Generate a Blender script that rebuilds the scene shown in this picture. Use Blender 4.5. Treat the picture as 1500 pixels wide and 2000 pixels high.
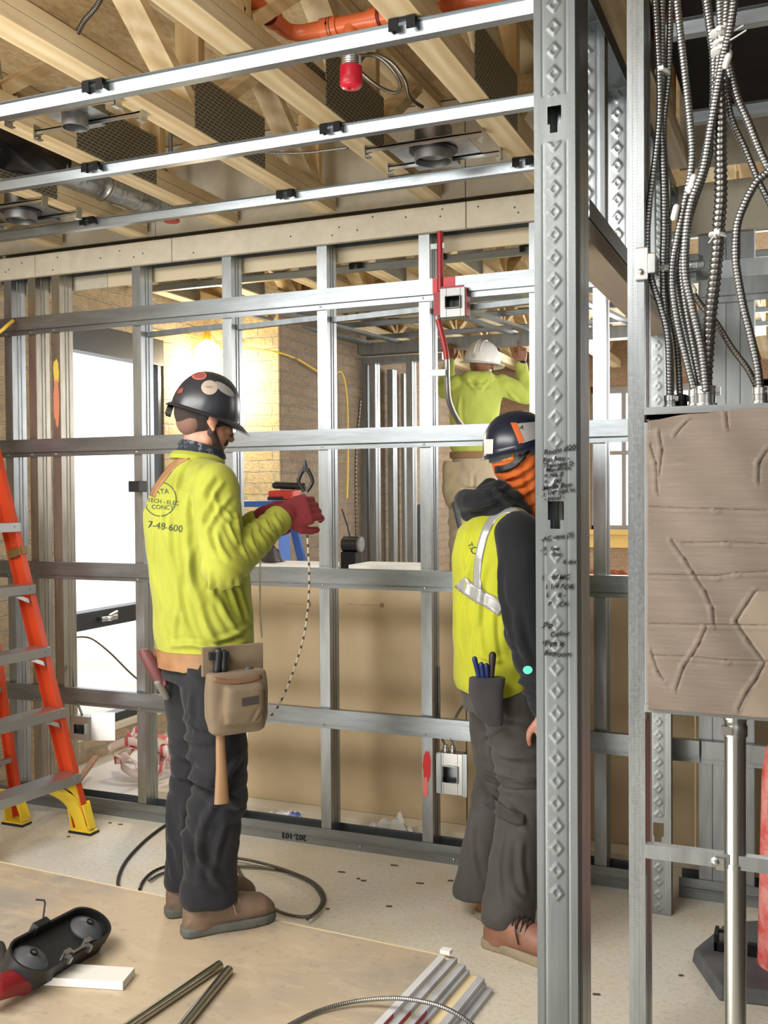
import bpy, bmesh, math, random
import numpy as np
from mathutils import Vector, Matrix
from mathutils.bvhtree import BVHTree
from mathutils.geometry import tessellate_polygon
random.seed(7); np.random.seed(7)
for _o in list(bpy.data.objects): bpy.data.objects.remove(_o)
SC = bpy.context.scene
COL = SC.collection
PI = math.pi

# ---------------------------------------------------------------- camera
YAW, PITCH, ROLL, FPX = 0.3969, -0.0195, -0.0072, 1972.0
CAM = Vector((0, 0, 1.5))
_f = Vector((-math.sin(YAW)*math.cos(PITCH), math.cos(YAW)*math.cos(PITCH), math.sin(PITCH)))
_r0 = Vector((math.cos(YAW), math.sin(YAW), 0)); _u0 = _r0.cross(_f)
CR = _r0*math.cos(ROLL) + _u0*math.sin(ROLL)
CU = -_r0*math.sin(ROLL) + _u0*math.cos(ROLL)
CF = _f
cam_data = bpy.data.cameras.new('camera')
cam = bpy.data.objects.new('camera', cam_data); COL.objects.link(cam)
cam.matrix_world = Matrix(((CR.x, CU.x, -CF.x, CAM.x), (CR.y, CU.y, -CF.y, CAM.y), (CR.z, CU.z, -CF.z, CAM.z), (0, 0, 0, 1)))
cam_data.sensor_fit = 'VERTICAL'; cam_data.sensor_height = 32.0
cam_data.lens = 32.0*FPX/2000.0
cam_data.clip_start = 0.05; cam_data.clip_end = 200
SC.camera = cam

# ---------------------------------------------------------------- view, world, lights
SC.view_settings.view_transform = 'Standard'
SC.view_settings.look = 'None'
SC.view_settings.gamma = 1.0
SC.view_settings.use_curve_mapping = False
SC.view_settings.exposure = EXPOSURE = 0.36
world = bpy.data.worlds.new('daylight'); SC.world = world
world.use_nodes = True
_bg = world.node_tree.nodes['Background']
_bg.inputs[0].default_value = (0.93, 0.97, 1.0, 1); _bg.inputs[1].default_value = 1.9
def area(name, loc, target, sx, sy, power, col=(1, 1, 1)):
    d = bpy.data.lights.new(name, 'AREA'); d.shape = 'RECTANGLE'; d.size = sx; d.size_y = sy
    d.energy = power; d.color = col
    o = bpy.data.objects.new(name, d); COL.objects.link(o); o.location = loc
    o.rotation_euler = (Vector(target)-Vector(loc)).to_track_quat('-Z', 'Y').to_euler()
    return o
area('fill_light_overhead', (-2.1, 1.0, 2.5), (-1.5, 3.1, 0.0), 2.8, 0.7, 88, (1.0, 0.98, 0.95))  # added fill out of frame, brightens the floor from above
area('fill_light_low', (-2.0, 0.7, 0.25), (-1.5, 2.6, 2.7), 1.8, 0.7, 44, (1.0, 0.97, 0.92))  # added uplight out of frame, lifts the undersides of the trusses
area('fill_light_right', (0.35, 0.7, 2.2), (-0.1, 3.2, 0.0), 0.5, 0.8, 4, (0.97, 0.99, 1.0))  # weak added fill for the panel side, no such fixture
area('fill_light_back_room', (-0.9, 8.9, 2.6), (-2.2, 6.0, 0.6), 3.0, 1.6, 120, (1.0, 0.98, 0.95))  # added fill to brighten the back room
area('fill_light_back_side', (1.1, 5.4, 2.2), (-2.2, 7.0, 1.3), 1.5, 1.5, 75, (1.0, 0.98, 0.95))  # added fill out of view, aimed at the back room worker

# ---------------------------------------------------------------- pixel helpers (photo pixels -> a point on a real plane)
def ray(x, y):
    return CR*((x-750)/FPX) - CU*((y-1000)/FPX) + CF
def onz(x, y, z):
    d = ray(x, y); return CAM + d*((z-1.5)/d.z)
def ony(x, y, Y):
    d = ray(x, y); return CAM + d*(Y/d.y)
def onx(x, y, X):
    d = ray(x, y); return CAM + d*(X/d.x)

# ---------------------------------------------------------------- materials
def lin(c):
    if isinstance(c, str):
        c = tuple(int(c[i:i+2], 16)/255 for i in (0, 2, 4))
    return tuple(((v/12.92) if v <= 0.04045 else ((v+0.055)/1.055)**2.4) for v in c)+(1,)
class NT:
    def __init__(s, name):
        s.m = bpy.data.materials.new(name); s.m.use_nodes = True
        s.t = s.m.node_tree; s.b = s.t.nodes['Principled BSDF']; s.L = s.t.links
    def n(s, typ, **kw):
        nd = s.t.nodes.new(typ)
        for k, v in kw.items():
            if k.startswith('i_'):
                key = k[2:]
                key = int(key) if key.isdigit() else key.replace('_', ' ')
                nd.inputs[key].default_value = v
            else: setattr(nd, k, v)
        return nd
    def l(s, a, b): s.L.new(a, b)
    def coords(s, scale=(1, 1, 1), rot=(0, 0, 0), kind='Object'):
        tc = s.n('ShaderNodeTexCoord'); mp = s.n('ShaderNodeMapping')
        mp.inputs['Scale'].default_value = scale; mp.inputs['Rotation'].default_value = rot
        s.l(tc.outputs[kind], mp.inputs[0]); return mp.outputs[0]
    def noise(s, vec, scale, detail=4, rough=0.55, dist=0.0):
        n = s.n('ShaderNodeTexNoise'); n.inputs['Scale'].default_value = scale
        n.inputs['Detail'].default_value = detail; n.inputs['Roughness'].default_value = rough
        n.inputs['Distortion'].default_value = dist
        s.l(vec, n.inputs['Vector']); return n.outputs[0]
    def ramp(s, fac, stops):
        r = s.n('ShaderNodeValToRGB'); cr = r.color_ramp
        while len(cr.elements) < len(stops): cr.elements.new(0.5)
        for e, (p, c) in zip(cr.elements, stops):
            e.position = p; e.color = lin(c) if not isinstance(c, (int, float)) else (c, c, c, 1)
        s.l(fac, r.inputs[0]); return r.outputs[0]
    def mix(s, fac, a, b, mode='MIX'):
        m = s.n('ShaderNodeMix'); m.data_type = 'RGBA'; m.blend_type = mode
        for sock, v in ((m.inputs[0], fac), (m.inputs[6], a), (m.inputs[7], b)):
            if hasattr(v, 'links'): s.l(v, sock)
            else: sock.default_value = v
        return m.outputs[2]
    def bump(s, h, strength=0.3, dist=0.01):
        b = s.n('ShaderNodeBump'); b.inputs['Strength'].default_value = strength
        b.inputs['Distance'].default_value = dist
        s.l(h, b.inputs['Height']); s.l(b.outputs[0], s.b.inputs['Normal'])
    def set(s, **kw):
        for k, v in kw.items():
            k = k.replace('_', ' ')
            if hasattr(v, 'links'): s.l(v, s.b.inputs[k])
            else: s.b.inputs[k].default_value = v
        return s
MC = {}
def plain(name, c, rough=0.5, metal=0.0, bump=0.0, bscale=60, var=0.0, **kw):
    if name in MC: return MC[name]
    t = NT(name); v = t.coords()
    if var:
        t.set(Base_Color=t.mix(t.ramp(t.noise(v, bscale*0.25, 5), [(0.3, 0.0), (0.75, 1.0)]), lin(c), lin(tuple(min(1, q*(1+var)+0.02) for q in (c if not isinstance(c, str) else tuple(int(c[i:i+2], 16)/255 for i in (0, 2, 4)))))))
    else: t.set(Base_Color=lin(c))
    t.set(Roughness=rough, Metallic=metal, **kw)
    if bump: t.bump(t.noise(v, bscale, 5), bump, 0.004)
    MC[name] = t.m; return t.m
def zinc(name='galvanised_steel', c='aeb4b7', rough=0.34, stretch=(1, 1, 0.15), metal=0.9):
    if name in MC: return MC[name]
    t = NT(name); v = t.coords(stretch)
    sp = t.noise(v, 26, 3, 0.6); v2 = t.coords(); fine = t.noise(v2, 140, 2)
    base = t.mix(t.ramp(sp, [(0.3, 0.0), (0.7, 1.0)]), lin(tuple(int(c[i:i+2], 16)/255*0.86 for i in (0, 2, 4))), lin(c))
    t.set(Base_Color=base, Metallic=metal)
    mr = t.n('ShaderNodeMapRange'); mr.inputs[3].default_value = rough-0.08; mr.inputs[4].default_value = rough+0.12
    t.l(fine, mr.inputs[0]); t.l(mr.outputs[0], t.b.inputs['Roughness'])
    t.bump(sp, 0.12, 0.004)
    MC[name] = t.m; return t.m
def wood(name, light='dcc08f', dark='b58e58', axis='y', rough=0.65, scale=1.0):
    if name in MC: return MC[name]
    t = NT(name)
    st = {'y': (14, 0.9, 14), 'x': (0.9, 14, 14), 'z': (14, 14, 0.9)}[axis]
    v = t.coords(tuple(q*scale for q in st))
    n1 = t.noise(v, 1.6, 6, 0.6, 1.2)
    w = t.n('ShaderNodeTexWave'); w.wave_type = 'RINGS'; w.rings_direction = axis.upper()
    w.inputs['Scale'].default_value = 0.5; w.inputs['Distortion'].default_value = 5.0
    w.inputs['Detail'].default_value = 3; w.inputs['Detail Scale'].default_value = 1.2
    t.l(t.coords(tuple(q*scale*0.9 for q in st)), w.inputs[0])
    a = t.mix(0.28, n1, w.outputs[0])
    col = t.ramp(a, [(0.25, light), (0.6, tuple((int(light[i:i+2], 16)+int(dark[i:i+2], 16))/510 for i in (0, 2, 4))), (0.85, dark)])
    k = t.noise(t.coords((1.2, 1.2, 1.2)), 2.3, 2)
    oi = t.n('ShaderNodeObjectInfo')
    col = t.mix(t.ramp(k, [(0.45, 0.0), (0.8, 0.6)]), col, lin(dark))
    m = t.n('ShaderNodeMapRange'); m.inputs[3].default_value = 0.8; m.inputs[4].default_value = 1.08
    t.l(oi.outputs['Random'], m.inputs[0])
    hs = t.n('ShaderNodeHueSaturation'); t.l(m.outputs[0], hs.inputs['Value']); t.l(col, hs.inputs['Color'])
    t.set(Base_Color=hs.outputs[0], Roughness=rough); t.bump(a, 0.05, 0.001)
    MC[name] = t.m; return t.m
def brick(name, cols, mortar, axis, scale=1.0, bump=0.9):
    """axis 'x': wall in a plane of constant X (u = Y, v = Z); 'y': constant Y (u = X)."""
    if name in MC: return MC[name]
    t = NT(name); tc = t.n('ShaderNodeTexCoord'); sx = t.n('ShaderNodeSeparateXYZ'); cb = t.n('ShaderNodeCombineXYZ')
    t.l(tc.outputs['Object'], sx.inputs[0])
    t.l(sx.outputs[1 if axis == 'x' else 0], cb.inputs[0]); t.l(sx.outputs[2], cb.inputs[1])
    nz = t.noise(tc.outputs['Object'], 7, 4)
    ad = t.n('ShaderNodeVectorMath', operation='SCALE'); ad.inputs['Scale'].default_value = 0.03; 
    nn = t.n('ShaderNodeTexNoise'); nn.inputs['Scale'].default_value = 6; t.l(tc.outputs['Object'], nn.inputs['Vector'])
    t.l(nn.outputs['Color'], ad.inputs[0])
    a2 = t.n('ShaderNodeVectorMath', operation='ADD'); t.l(cb.outputs[0], a2.inputs[0]); t.l(ad.outputs[0], a2.inputs[1])
    b = t.n('ShaderNodeTexBrick'); b.inputs['Scale'].default_value = scale
    b.inputs['Brick Width'].default_value = 0.215; b.inputs['Row Height'].default_value = 0.075
    b.inputs['Mortar Size'].default_value = 0.008; b.inputs['Mortar Smooth'].default_value = 0.3
    b.inputs['Bias'].default_value = 0.0
    b.inputs['Color1'].default_value = lin(cols[0]); b.inputs['Color2'].default_value = lin(cols[1]); b.inputs['Mortar'].default_value = lin(mortar)
    t.l(a2.outputs[0], b.inputs['Vector'])
    blot = t.noise(tc.outputs['Object'], 3.2, 6, 0.65)
    col = t.mix(t.ramp(blot, [(0.35, 0.0), (0.7, 0.75)]), b.outputs[0], lin(cols[2]))
    f2 = t.noise(tc.outputs['Object'], 45, 5, 0.7)
    col = t.mix(t.ramp(f2, [(0.35, 0.55), (0.6, 0.0)]), col, lin(cols[3]))
    hgt = t.n('ShaderNodeMath', operation='MULTIPLY_ADD'); t.l(b.outputs['Fac'], hgt.inputs[0]); hgt.inputs[1].default_value = -1.0; t.l(f2, hgt.inputs[2])
    t.set(Base_Color=col, Roughness=0.9); t.bump(hgt.outputs[0], bump, 0.012)
    MC[name] = t.m; return t.m

# ---------------------------------------------------------------- mesh builder
class MB:
    def __init__(s): s.v = []; s.f = []; s.m = []; s.mi = 0
    def add(s, vs, fs, mi=None):
        o = len(s.v); s.v += [tuple(p) for p in vs]
        for f in fs: s.f.append([i+o for i in f]); s.m.append(s.mi if mi is None else mi)
        return s
    def box(s, x0, x1, y0, y1, z0, z1, mi=None):
        return s.add([(x0, y0, z0), (x1, y0, z0), (x1, y1, z0), (x0, y1, z0), (x0, y0, z1), (x1, y0, z1), (x1, y1, z1), (x0, y1, z1)],
              [(0, 3, 2, 1), (4, 5, 6, 7), (0, 1, 5, 4), (1, 2, 6, 5), (2, 3, 7, 6), (3, 0, 4, 7)], mi)
    def obox(s, c, a, b, d, mi=None):
        """c centre; a, b, d half-axis vectors"""
        c, a, b, d = map(Vector, (c, a, b, d))
        vs = [c+a*i+b*j+d*k for k in (-1, 1) for i, j in ((-1, -1), (1, -1), (1, 1), (-1, 1))]
        fs = [(0, 3, 2, 1), (4, 5, 6, 7), (0, 1, 5, 4), (1, 2, 6, 5), (2, 3, 7, 6), (3, 0, 4, 7)]
        if a.cross(b).dot(d) < 0: fs = [f[::-1] for f in fs]
        return s.add(vs, fs, mi)
    def beam(s, p, q, w, h, up=(0, 0, 1), mi=None):
        p, q = Vector(p), Vector(q); d = (q-p); L = d.length; d.normalize()
        up = Vector(up); sd = d.cross(up)
        if sd.length < 1e-5: sd = d.cross(Vector((1, 0, 0)))
        sd.normalize(); u = sd.cross(d).normalized()
        return s.obox((p+q)/2, d*L/2, sd*w/2, u*h/2, mi)
    def sweep(s, prof, path_o, ax, ay, az, L, mi=None):
        """prof: closed list of (a,b) in the ax, ay plane, extruded L along az from path_o"""
        o = Vector(path_o); ax, ay, az = Vector(ax), Vector(ay), Vector(az); n = len(prof)
        vs = [o+ax*a+ay*b for a, b in prof]+[o+ax*a+ay*b+az*L for a, b in prof]
        fs = [(i, (i+1) % n, (i+1) % n+n, i+n) for i in range(n)]
        tri = tessellate_polygon([[Vector((a, b, 0)) for a, b in prof]])
        fs += [tuple(t) for t in tri]+[tuple(i+n for i in t[::-1]) for t in tri]
        return s.add(vs, fs, mi)
    def rings(s, R, closed=False, caps=True, mi=None):
        n = len(R[0]); vs = [p for r in R for p in r]; fs = []
        m = len(R)
        for i in range(m if closed else m-1):
            j = (i+1) % m
            for k in range(n):
                k2 = (k+1) % n; fs.append((i*n+k, i*n+k2, j*n+k2, j*n+k))
        if caps and not closed:
            fs.append(tuple(range(n))[::-1]); fs.append(tuple((m-1)*n+k for k in range(n)))
        return s.add(vs, fs, mi)
    def tube(s, pts, r, n=10, closed=False, mi=None, caps=True, radii=None):
        pts = [Vector(p) for p in pts]; m = len(pts); R = []
        t0 = (pts[1]-pts[0]).normalized(); u = t0.orthogonal().normalized()
        for i, p in enumerate(pts):
            a = pts[(i-1) % m] if (closed or i > 0) else p
            b = pts[(i+1) % m] if (closed or i < m-1) else p
            t = (b-a).normalized() if (b-a).length > 1e-9 else t0
            u = (u-t*u.dot(t)); u = u.normalized() if u.length > 1e-6 else t.orthogonal().normalized()
            w = t.cross(u); rr = radii[i] if radii else r
            R.append([p+u*math.cos(2*PI*k/n)*rr+w*math.sin(2*PI*k/n)*rr for k in range(n)])
        return s.rings(R, closed, caps, mi)
    def cyl(s, p, q, r, n=20, r2=None, mi=None):
        p, q = Vector(p), Vector(q); r2 = r if r2 is None else r2
        return s.tube([p, q], r, n, radii=[r, r2], mi=mi)
    def lathe(s, prof, o, az, n=28, mi=None, ax=None, sy=1.0):
        """prof list of (radius, height) along az"""
        az = Vector(az).normalized(); ax = Vector(ax).normalized() if ax is not None else az.orthogonal().normalized(); ay = az.cross(ax); o = Vector(o)
        R = [[o+az*h+ax*math.cos(2*PI*k/n)*r+ay*math.sin(2*PI*k/n)*r*sy for k in range(n)] for r, h in prof]
        return s.rings(R, False, True, mi)
    def loft(s, secs, n=24, mi=None, pw=2.0):
        """secs: (centre, half-axis a, half-axis b)"""
        R = []
        for c, a, b in secs:
            c, a, b = Vector(c), Vector(a), Vector(b); r = []
            for k in range(n):
                th = 2*PI*k/n; cs, sn = math.cos(th), math.sin(th)
                e = 2.0/pw
                r.append(c+a*(math.copysign(abs(cs)**e, cs))+b*(math.copysign(abs(sn)**e, sn)))
            R.append(r)
        return s.rings(R, False, True, mi)
    def ell(s, c, a, b, d, n=18, mi=None):
        c, a, b, d = map(Vector, (c, a, b, d)); m = n//2
        R = [[c+d*(-math.cos(PI*i/m))+(a*math.cos(2*PI*k/n)+b*math.sin(2*PI*k/n))*max(math.sin(PI*i/m), 0.02) for k in range(n)] for i in range(m+1)]
        return s.rings(R, False, True, mi)
    def caps(s, p, q, r1, r2, n=14, mi=None):
        """tapered capsule"""
        p, q = Vector(p), Vector(q); d = (q-p); L = d.length; d = d.normalized() if L > 1e-6 else Vector((0, 0, 1))
        a = d.orthogonal().normalized(); b = d.cross(a); R = []
        for i in range(7):
            t = -PI/2+PI/2*i/6; R.append((p+d*math.sin(t)*r1, max(math.cos(t), 0.03)*r1))
        for i in range(7):
            t = PI/2*i/6; R.append((q+d*math.sin(t)*r2, max(math.cos(t), 0.03)*r2))
        return s.rings([[c+a*math.cos(2*PI*k/n)*r+b*math.sin(2*PI*k/n)*r for k in range(n)] for c, r in R], False, True, mi)
    def mesh(s, name):
        me = bpy.data.meshes.new(name); me.from_pydata(s.v, [], s.f); me.validate(); return me
    def build(s, name, mats, parent=None, smooth=False, bevel=0, angle=40, seg=2):
        me = s.mesh(name)
        mats = mats if isinstance(mats, (list, tuple)) else [mats]
        for m in mats: me.materials.append(m)
        if len(mats) > 1 and len(me.polygons) == len(s.m): me.polygons.foreach_set('material_index', s.m)
        bm = bmesh.new(); bm.from_mesh(me); bmesh.ops.recalc_face_normals(bm, faces=bm.faces); bm.to_mesh(me); bm.free()
        ob = bpy.data.objects.new(name, me); COL.objects.link(ob)
        if parent: ob.parent = parent
        if smooth:
            me.polygons.foreach_set('use_smooth', [True]*len(me.polygons)); me.set_sharp_from_angle(angle=math.radians(angle))
        if bevel:
            md = ob.modifiers.new('bevel', 'BEVEL'); md.width = bevel; md.segments = seg; md.limit_method = 'ANGLE'; md.angle_limit = math.radians(50)
        return ob
def tag(o, label, cat, group=None, kind=None):
    if label: o['label'] = label
    if cat: o['category'] = cat
    if group: o['group'] = group
    if kind: o['kind'] = kind
    return o
def struct(o): o['kind'] = 'structure'; return o
def empty(name, loc, label=None, cat=None, group=None, rz=0):
    o = bpy.data.objects.new(name, None); COL.objects.link(o); o.location = loc; o.rotation_euler = (0, 0, rz)
    o.empty_display_size = 0.05
    if label: tag(o, label, cat, group)
    return o
def adopt(root, *kids):
    """parent meshes built in world coordinates under an Empty that is not at the origin"""
    mi = Matrix.Translation(-Vector(root.location))
    for k in kids:
        k.data.transform(mi); k.parent = root
def catmull(P, step=0.01, closed=False):
    P = [Vector(p) for p in P]; out = []; n = len(P)
    rng = range(n if closed else n-1)
    for i in rng:
        p0 = P[(i-1) % n] if (closed or i > 0) else P[0]*2-P[1]
        p1 = P[i]; p2 = P[(i+1) % n]; p3 = P[(i+2) % n] if (closed or i < n-2) else P[-1]*2-P[-2]
        k = max(2, int((p2-p1).length/step))
        for j in range(k):
            t = j/k; out.append(0.5*((2*p1)+(p2-p0)*t+(2*p0-5*p1+4*p2-p3)*t*t+(3*p1-p0-3*p2+p3)*t**3))
    if not closed: out.append(P[-1])
    # even resample
    res = [out[0]]; acc = 0
    for a, b in zip(out, out[1:]+([out[0]] if closed else [])):
        L = (b-a).length
        while acc+L >= step and L > 1e-9:
            t = (step-acc)/L; a = a.lerp(b, t); res.append(a.copy()); L = (b-a).length; acc = 0
        acc += L
    return res
def cable(name, P, r, mat, pitch=0.006, n=8, depth=0.10, parent=None, mb=None):
    """armoured cable: a tube with a rib per turn"""
    pts = catmull(P, pitch/3); rad = [r*(1.0, 1-depth*2, 1-depth*2)[i % 3] if i % 3 != 0 else r for i in range(len(pts))]
    rad = [r*(1.0 if i % 3 == 0 else (1-depth*2 if i % 3 == 1 else 1-depth)) for i in range(len(pts))]
    m = MB() if mb is None else mb
    m.tube(pts, r, n, radii=rad)
    if mb is None:
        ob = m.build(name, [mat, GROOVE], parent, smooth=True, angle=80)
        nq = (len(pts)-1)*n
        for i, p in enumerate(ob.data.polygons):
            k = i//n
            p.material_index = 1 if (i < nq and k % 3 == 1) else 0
        return ob
def wire(name, P, r, mat, step=0.012, n=8, parent=None):
    return MB().tube(catmull(P, step), r, n).build(name, mat, parent, smooth=True)
def text(name, s, size, mat, M4, parent=None, thick=0.0004, shear=0.0, space=1.0, project=None, align='LEFT', bold=0.0, wob=False):
    """M4: matrix whose x axis is the reading direction and z axis the outward normal"""
    cu = bpy.data.curves.new(name, 'FONT'); cu.body = s; cu.size = size; cu.shear = shear; cu.space_character = space
    cu.align_x = align; cu.extrude = thick; cu.resolution_u = 4; cu.offset = bold
    tmp = bpy.data.objects.new(name, cu); COL.objects.link(tmp)
    bpy.context.view_layer.update()
    me = bpy.data.meshes.new_from_object(tmp.evaluated_get(bpy.context.evaluated_depsgraph_get()))
    bpy.data.objects.remove(tmp); bpy.data.curves.remove(cu)
    if wob:
        for v in me.vertices:
            x, y = v.co.x/size, v.co.y/size; v.co.y += size*(0.06*math.sin(x*2.1+size*9e3)+0.025*math.sin(x*7.3+1)); v.co.x += size*(0.05*math.sin(y*4+x*1.7)+0.02*math.sin(x*9))
    me.transform(M4); me.materials.clear(); me.materials.append(mat)
    if project:
        bvh, dr, off = project; dr = Vector(dr)
        for v in me.vertices:
            h = bvh.ray_cast(v.co-dr*0.3, dr, 0.8)
            if h[0] is not None: v.co = h[0]-dr*off
    ob = bpy.data.objects.new(name, me); COL.objects.link(ob)
    if parent: ob.parent = parent
    return ob
def proj(p):
    q = Vector(p)-CAM; z = q.dot(CF); return 750+FPX*q.dot(CR)/z, 1000-FPX*q.dot(CU)/z
def frame(o, x, y, z=None):
    x = Vector(x).normalized(); y = Vector(y).normalized(); z = x.cross(y).normalized(); y = z.cross(x)
    o = Vector(o); return Matrix(((x.x, y.x, z.x, o.x), (x.y, y.y, z.y, o.y), (x.z, y.z, z.z, o.z), (0, 0, 0, 1)))
def bvh_of(ob):
    bm = bmesh.new(); bm.from_mesh(ob.data); t = BVHTree.FromBMesh(bm); bm.free(); return t

# ---------------------------------------------------------------- common materials
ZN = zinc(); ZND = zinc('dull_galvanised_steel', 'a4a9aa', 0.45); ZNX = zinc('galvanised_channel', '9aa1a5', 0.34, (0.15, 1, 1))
ZNY = zinc('galvanised_header', 'aab0b2', 0.4, (1, 0.15, 1))
STEEL = plain('cable_armour_steel', '9fa09e', 0.36, 1.0)
GROOVE = plain('cable_groove', '454340', 0.6, 0.6)  # puts the shade between cable ribs into the colour; also wire stripes
CONDUIT = plain('conduit_steel', 'c6c8c6', 0.3, 1.0, 0.05, 30)
DARKCABLE = plain('dark_cable_armour', '6d685f', 0.38, 0.85)
BLACK = plain('black_plastic', '17181a', 0.45)
BLACKM = plain('black_steel', '1e1f22', 0.4, 0.6)
WHITE = plain('white_paper', 'e9e6df', 0.7)
INK = plain('black_marker_ink', '08080a', 0.9)
GYP = plain('gypsum_board', 'b5ae9c', 0.85, 0, 0.05, 90, 0.05)
GYPP = plain('gypsum_board_paper', 'd8cfba', 0.8)
PINE_Y = wood('pine_lumber_y', 'efe0be', 'c3a673', 'y'); PINE_Z = wood('pine_lumber_z', 'e3cb9c', 'b8955f', 'z'); PINE_X = wood('pine_lumber_x', 'e3cb9c', 'b8955f', 'x')
REDSPRAY = plain('red_spray_paint', 'c92a2a', 0.6)
# ================================================================ STRUCTURE
t = NT('concrete_floor'); v = t.coords()
a = t.noise(v, 0.9, 5, 0.6, 0.4); b = t.noise(v, 7, 8, 0.7); c = t.noise(v, 60, 4, 0.7)
col = t.ramp(a, [(0.36, 'c6c9c9'), (0.5, 'd0c8b5'), (0.66, 'cabc9d')])
col = t.mix(t.ramp(b, [(0.35, 0.0), (0.7, 0.6)]), col, lin('d3d0c6'))
col = t.mix(t.ramp(c, [(0.3, 0.5), (0.5, 0.0)]), col, lin('a09684'))
# pink marking-paint smudge on the slab
tc = t.n('ShaderNodeTexCoord'); vd = t.n('ShaderNodeVectorMath', operation='DISTANCE'); t.l(tc.outputs['Object'], vd.inputs[0]); vd.inputs[1].default_value = (-1.02, 3.55, 0)
pk = t.ramp(vd.outputs['Value'], [(0.0, 1.0), (0.28, 0.0)]); pn = t.n('ShaderNodeMath', operation='MULTIPLY'); t.l(pk, pn.inputs[0]); t.l(t.ramp(t.noise(v, 9, 3), [(0.5, 0.0), (0.65, 0.7)]), pn.inputs[1])
col = t.mix(pn.outputs[0], col, lin('e08c86'))
t.set(Base_Color=col, Roughness=0.62); t.bump(t.mix(0.5, b, c), 0.25, 0.004)
struct(MB().box(-8.5, 2.6, -1.6, 11.0, -0.1, 0.0).build('floor', t.m))

BRK = ('b5a184', 'a3886a', '8f7a62', '7b6a58')
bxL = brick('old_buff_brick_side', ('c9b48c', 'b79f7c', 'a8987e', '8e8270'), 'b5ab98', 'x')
byL = brick('lit_buff_brick_front', ('d9c592', 'c9ad76', 'b8a888', '9a8e78'), 'bdb29a', 'y')
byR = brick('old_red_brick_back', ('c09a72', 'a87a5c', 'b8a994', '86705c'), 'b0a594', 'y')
bxD = brick('shaded_brick_side', ('9f8b72', '8c745c', '998c7a', '6c6053'), '8e8474', 'x')
XL = -3.72
# left wall: near part, window bay, far part
wl = MB(); wl.box(XL-0.1, XL, -1.6, 4.30, 0, 3.1); wl.box(XL-0.1, XL, 4.30, 5.32, 2.46, 3.1); wl.box(XL-0.1, XL, 4.30, 5.32, 0, 0.16); wl.box(XL-0.1, XL, 5.32, 6.0, 0, 3.1)
o = struct(wl.build('wall_left', bxL))
# chimney breast that steps into the far room: lit front and shaded side put into the brick colours
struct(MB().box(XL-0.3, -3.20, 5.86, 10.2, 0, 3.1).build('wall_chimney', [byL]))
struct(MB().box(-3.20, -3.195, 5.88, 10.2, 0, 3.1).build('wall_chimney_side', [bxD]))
# back wall with window
YB = 10.2
wb = MB(); x0, x1, z0, z1 = -2.02, -0.95, 1.10, 2.55
wb.box(-3.2, x0, YB, YB+0.3, 0, 3.5); wb.box(x0, x1, YB, YB+0.3, 0, z0); wb.box(x0, x1, YB, YB+0.3, z1, 3.5); wb.box(x1, -0.4, YB, YB+0.3, 0, 3.5)
wb.box(0.7, 2.6, YB, YB+0.3, 0, 3.5)
wb.box(-0.4, 0.7, YB, YB+0.3, 0, 1.1); wb.box(-0.4, 0.7, YB, YB+0.3, 2.55, 3.5)
struct(wb.build('wall_back', byR))
struct(MB().box(0.62, 0.75, -0.6, 3.82, 0, 3.05).build('shade_wall_right', plain('shade_wall_brown', '3a322c', 0.9)))  # unseen dark wall added to keep light off the right side
struct(MB().box(-4.0, 0.75, -1.7, -1.6, 0, 3.1).build('light_stop_wall_behind', plain('pale_wall', 'b9b6ae', 0.8)))  # unseen wall added to block daylight from behind the camera
struct(MB().box(2.4, 2.6, 3.9, 10.2, 0, 3.1).build('wall_right', brick('brick_right', BRK, 'a09684', 'x')))
# subfloor above the trusses
osb = NT('osb_subfloor'); v = osb.coords((1, 1, 1)); n1 = osb.noise(v, 3, 5); n2 = osb.noise(osb.coords((30, 12, 30)), 2, 4, 0.7)
osb.set(Base_Color=osb.mix(osb.ramp(n2, [(0.3, 0.0), (0.7, 1.0)]), lin('cdb78f'), lin('a98d62')), Roughness=0.8)
struct(MB().box(-4.0, 2.6, -1.6, 10.5, 3.06, 3.10).build('ceiling', osb.m))

# windows -----------------------------------------------------------
FR = plain('dark_window_frame', '3c3f42', 0.4, 0.3)
glass = NT('window_glass'); glass.set(Base_Color=(1, 1, 1, 1), Roughness=0.0, Transmission_Weight=1.0, IOR=1.02, Alpha=0.35); GL = glass.m
def win_left():
    r = MB(); X = XL-0.05; y0, y1, zb, zt = 4.30, 5.32, 0.16, 2.46
    r.box(X-0.05, X+0.05, y0, y1, 2.30, 2.46); r.box(X-0.04, X+0.04, y0, y1, zb, zb+0.06)
    r.box(X-0.04, X+0.04, y0, y0+0.05, zb, zt); r.box(X-0.04, X+0.04, y1-0.05, y1, zb, zt)
    r.box(X-0.045, X+0.05, y0, y1, 0.74, 0.84)
    f = struct(r.build('window_1', FR, bevel=0.004))
    g = MB().box(X-0.004, X+0.004, y0+0.05, y1-0.05, zb+0.06, 0.74); g.box(X-0.004, X+0.004, y0+0.05, y1-0.05, 0.84, 2.30); g.build('pane', GL, f)
    h = MB(); h.obox((X+0.075, 4.72, 0.79), (0, 0.07, 0.0), (0.012, 0, 0), (0, 0, 0.014)); h.cyl((X+0.05, 4.70, 0.79), (X+0.11, 4.70, 0.79), 0.014); h.obox((X+0.10, 4.73, 0.815), (0, 0.035, 0.008), (0.008, 0, 0), (0, 0, 0.008))
    tag(h.build('window_latch', plain('bright_metal', 'd8d8d4', 0.25, 1.0), f, bevel=0.003), 'bright metal latch', None)
    s = MB().box(XL-0.3, XL+0.02, 4.30, 5.32, 0.13, 0.17); struct(s.build('trim_1', plain('stone_sill', 'cfc7b4', 0.7, 0, 0.2, 30), bevel=0.006))
win_left()
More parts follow.
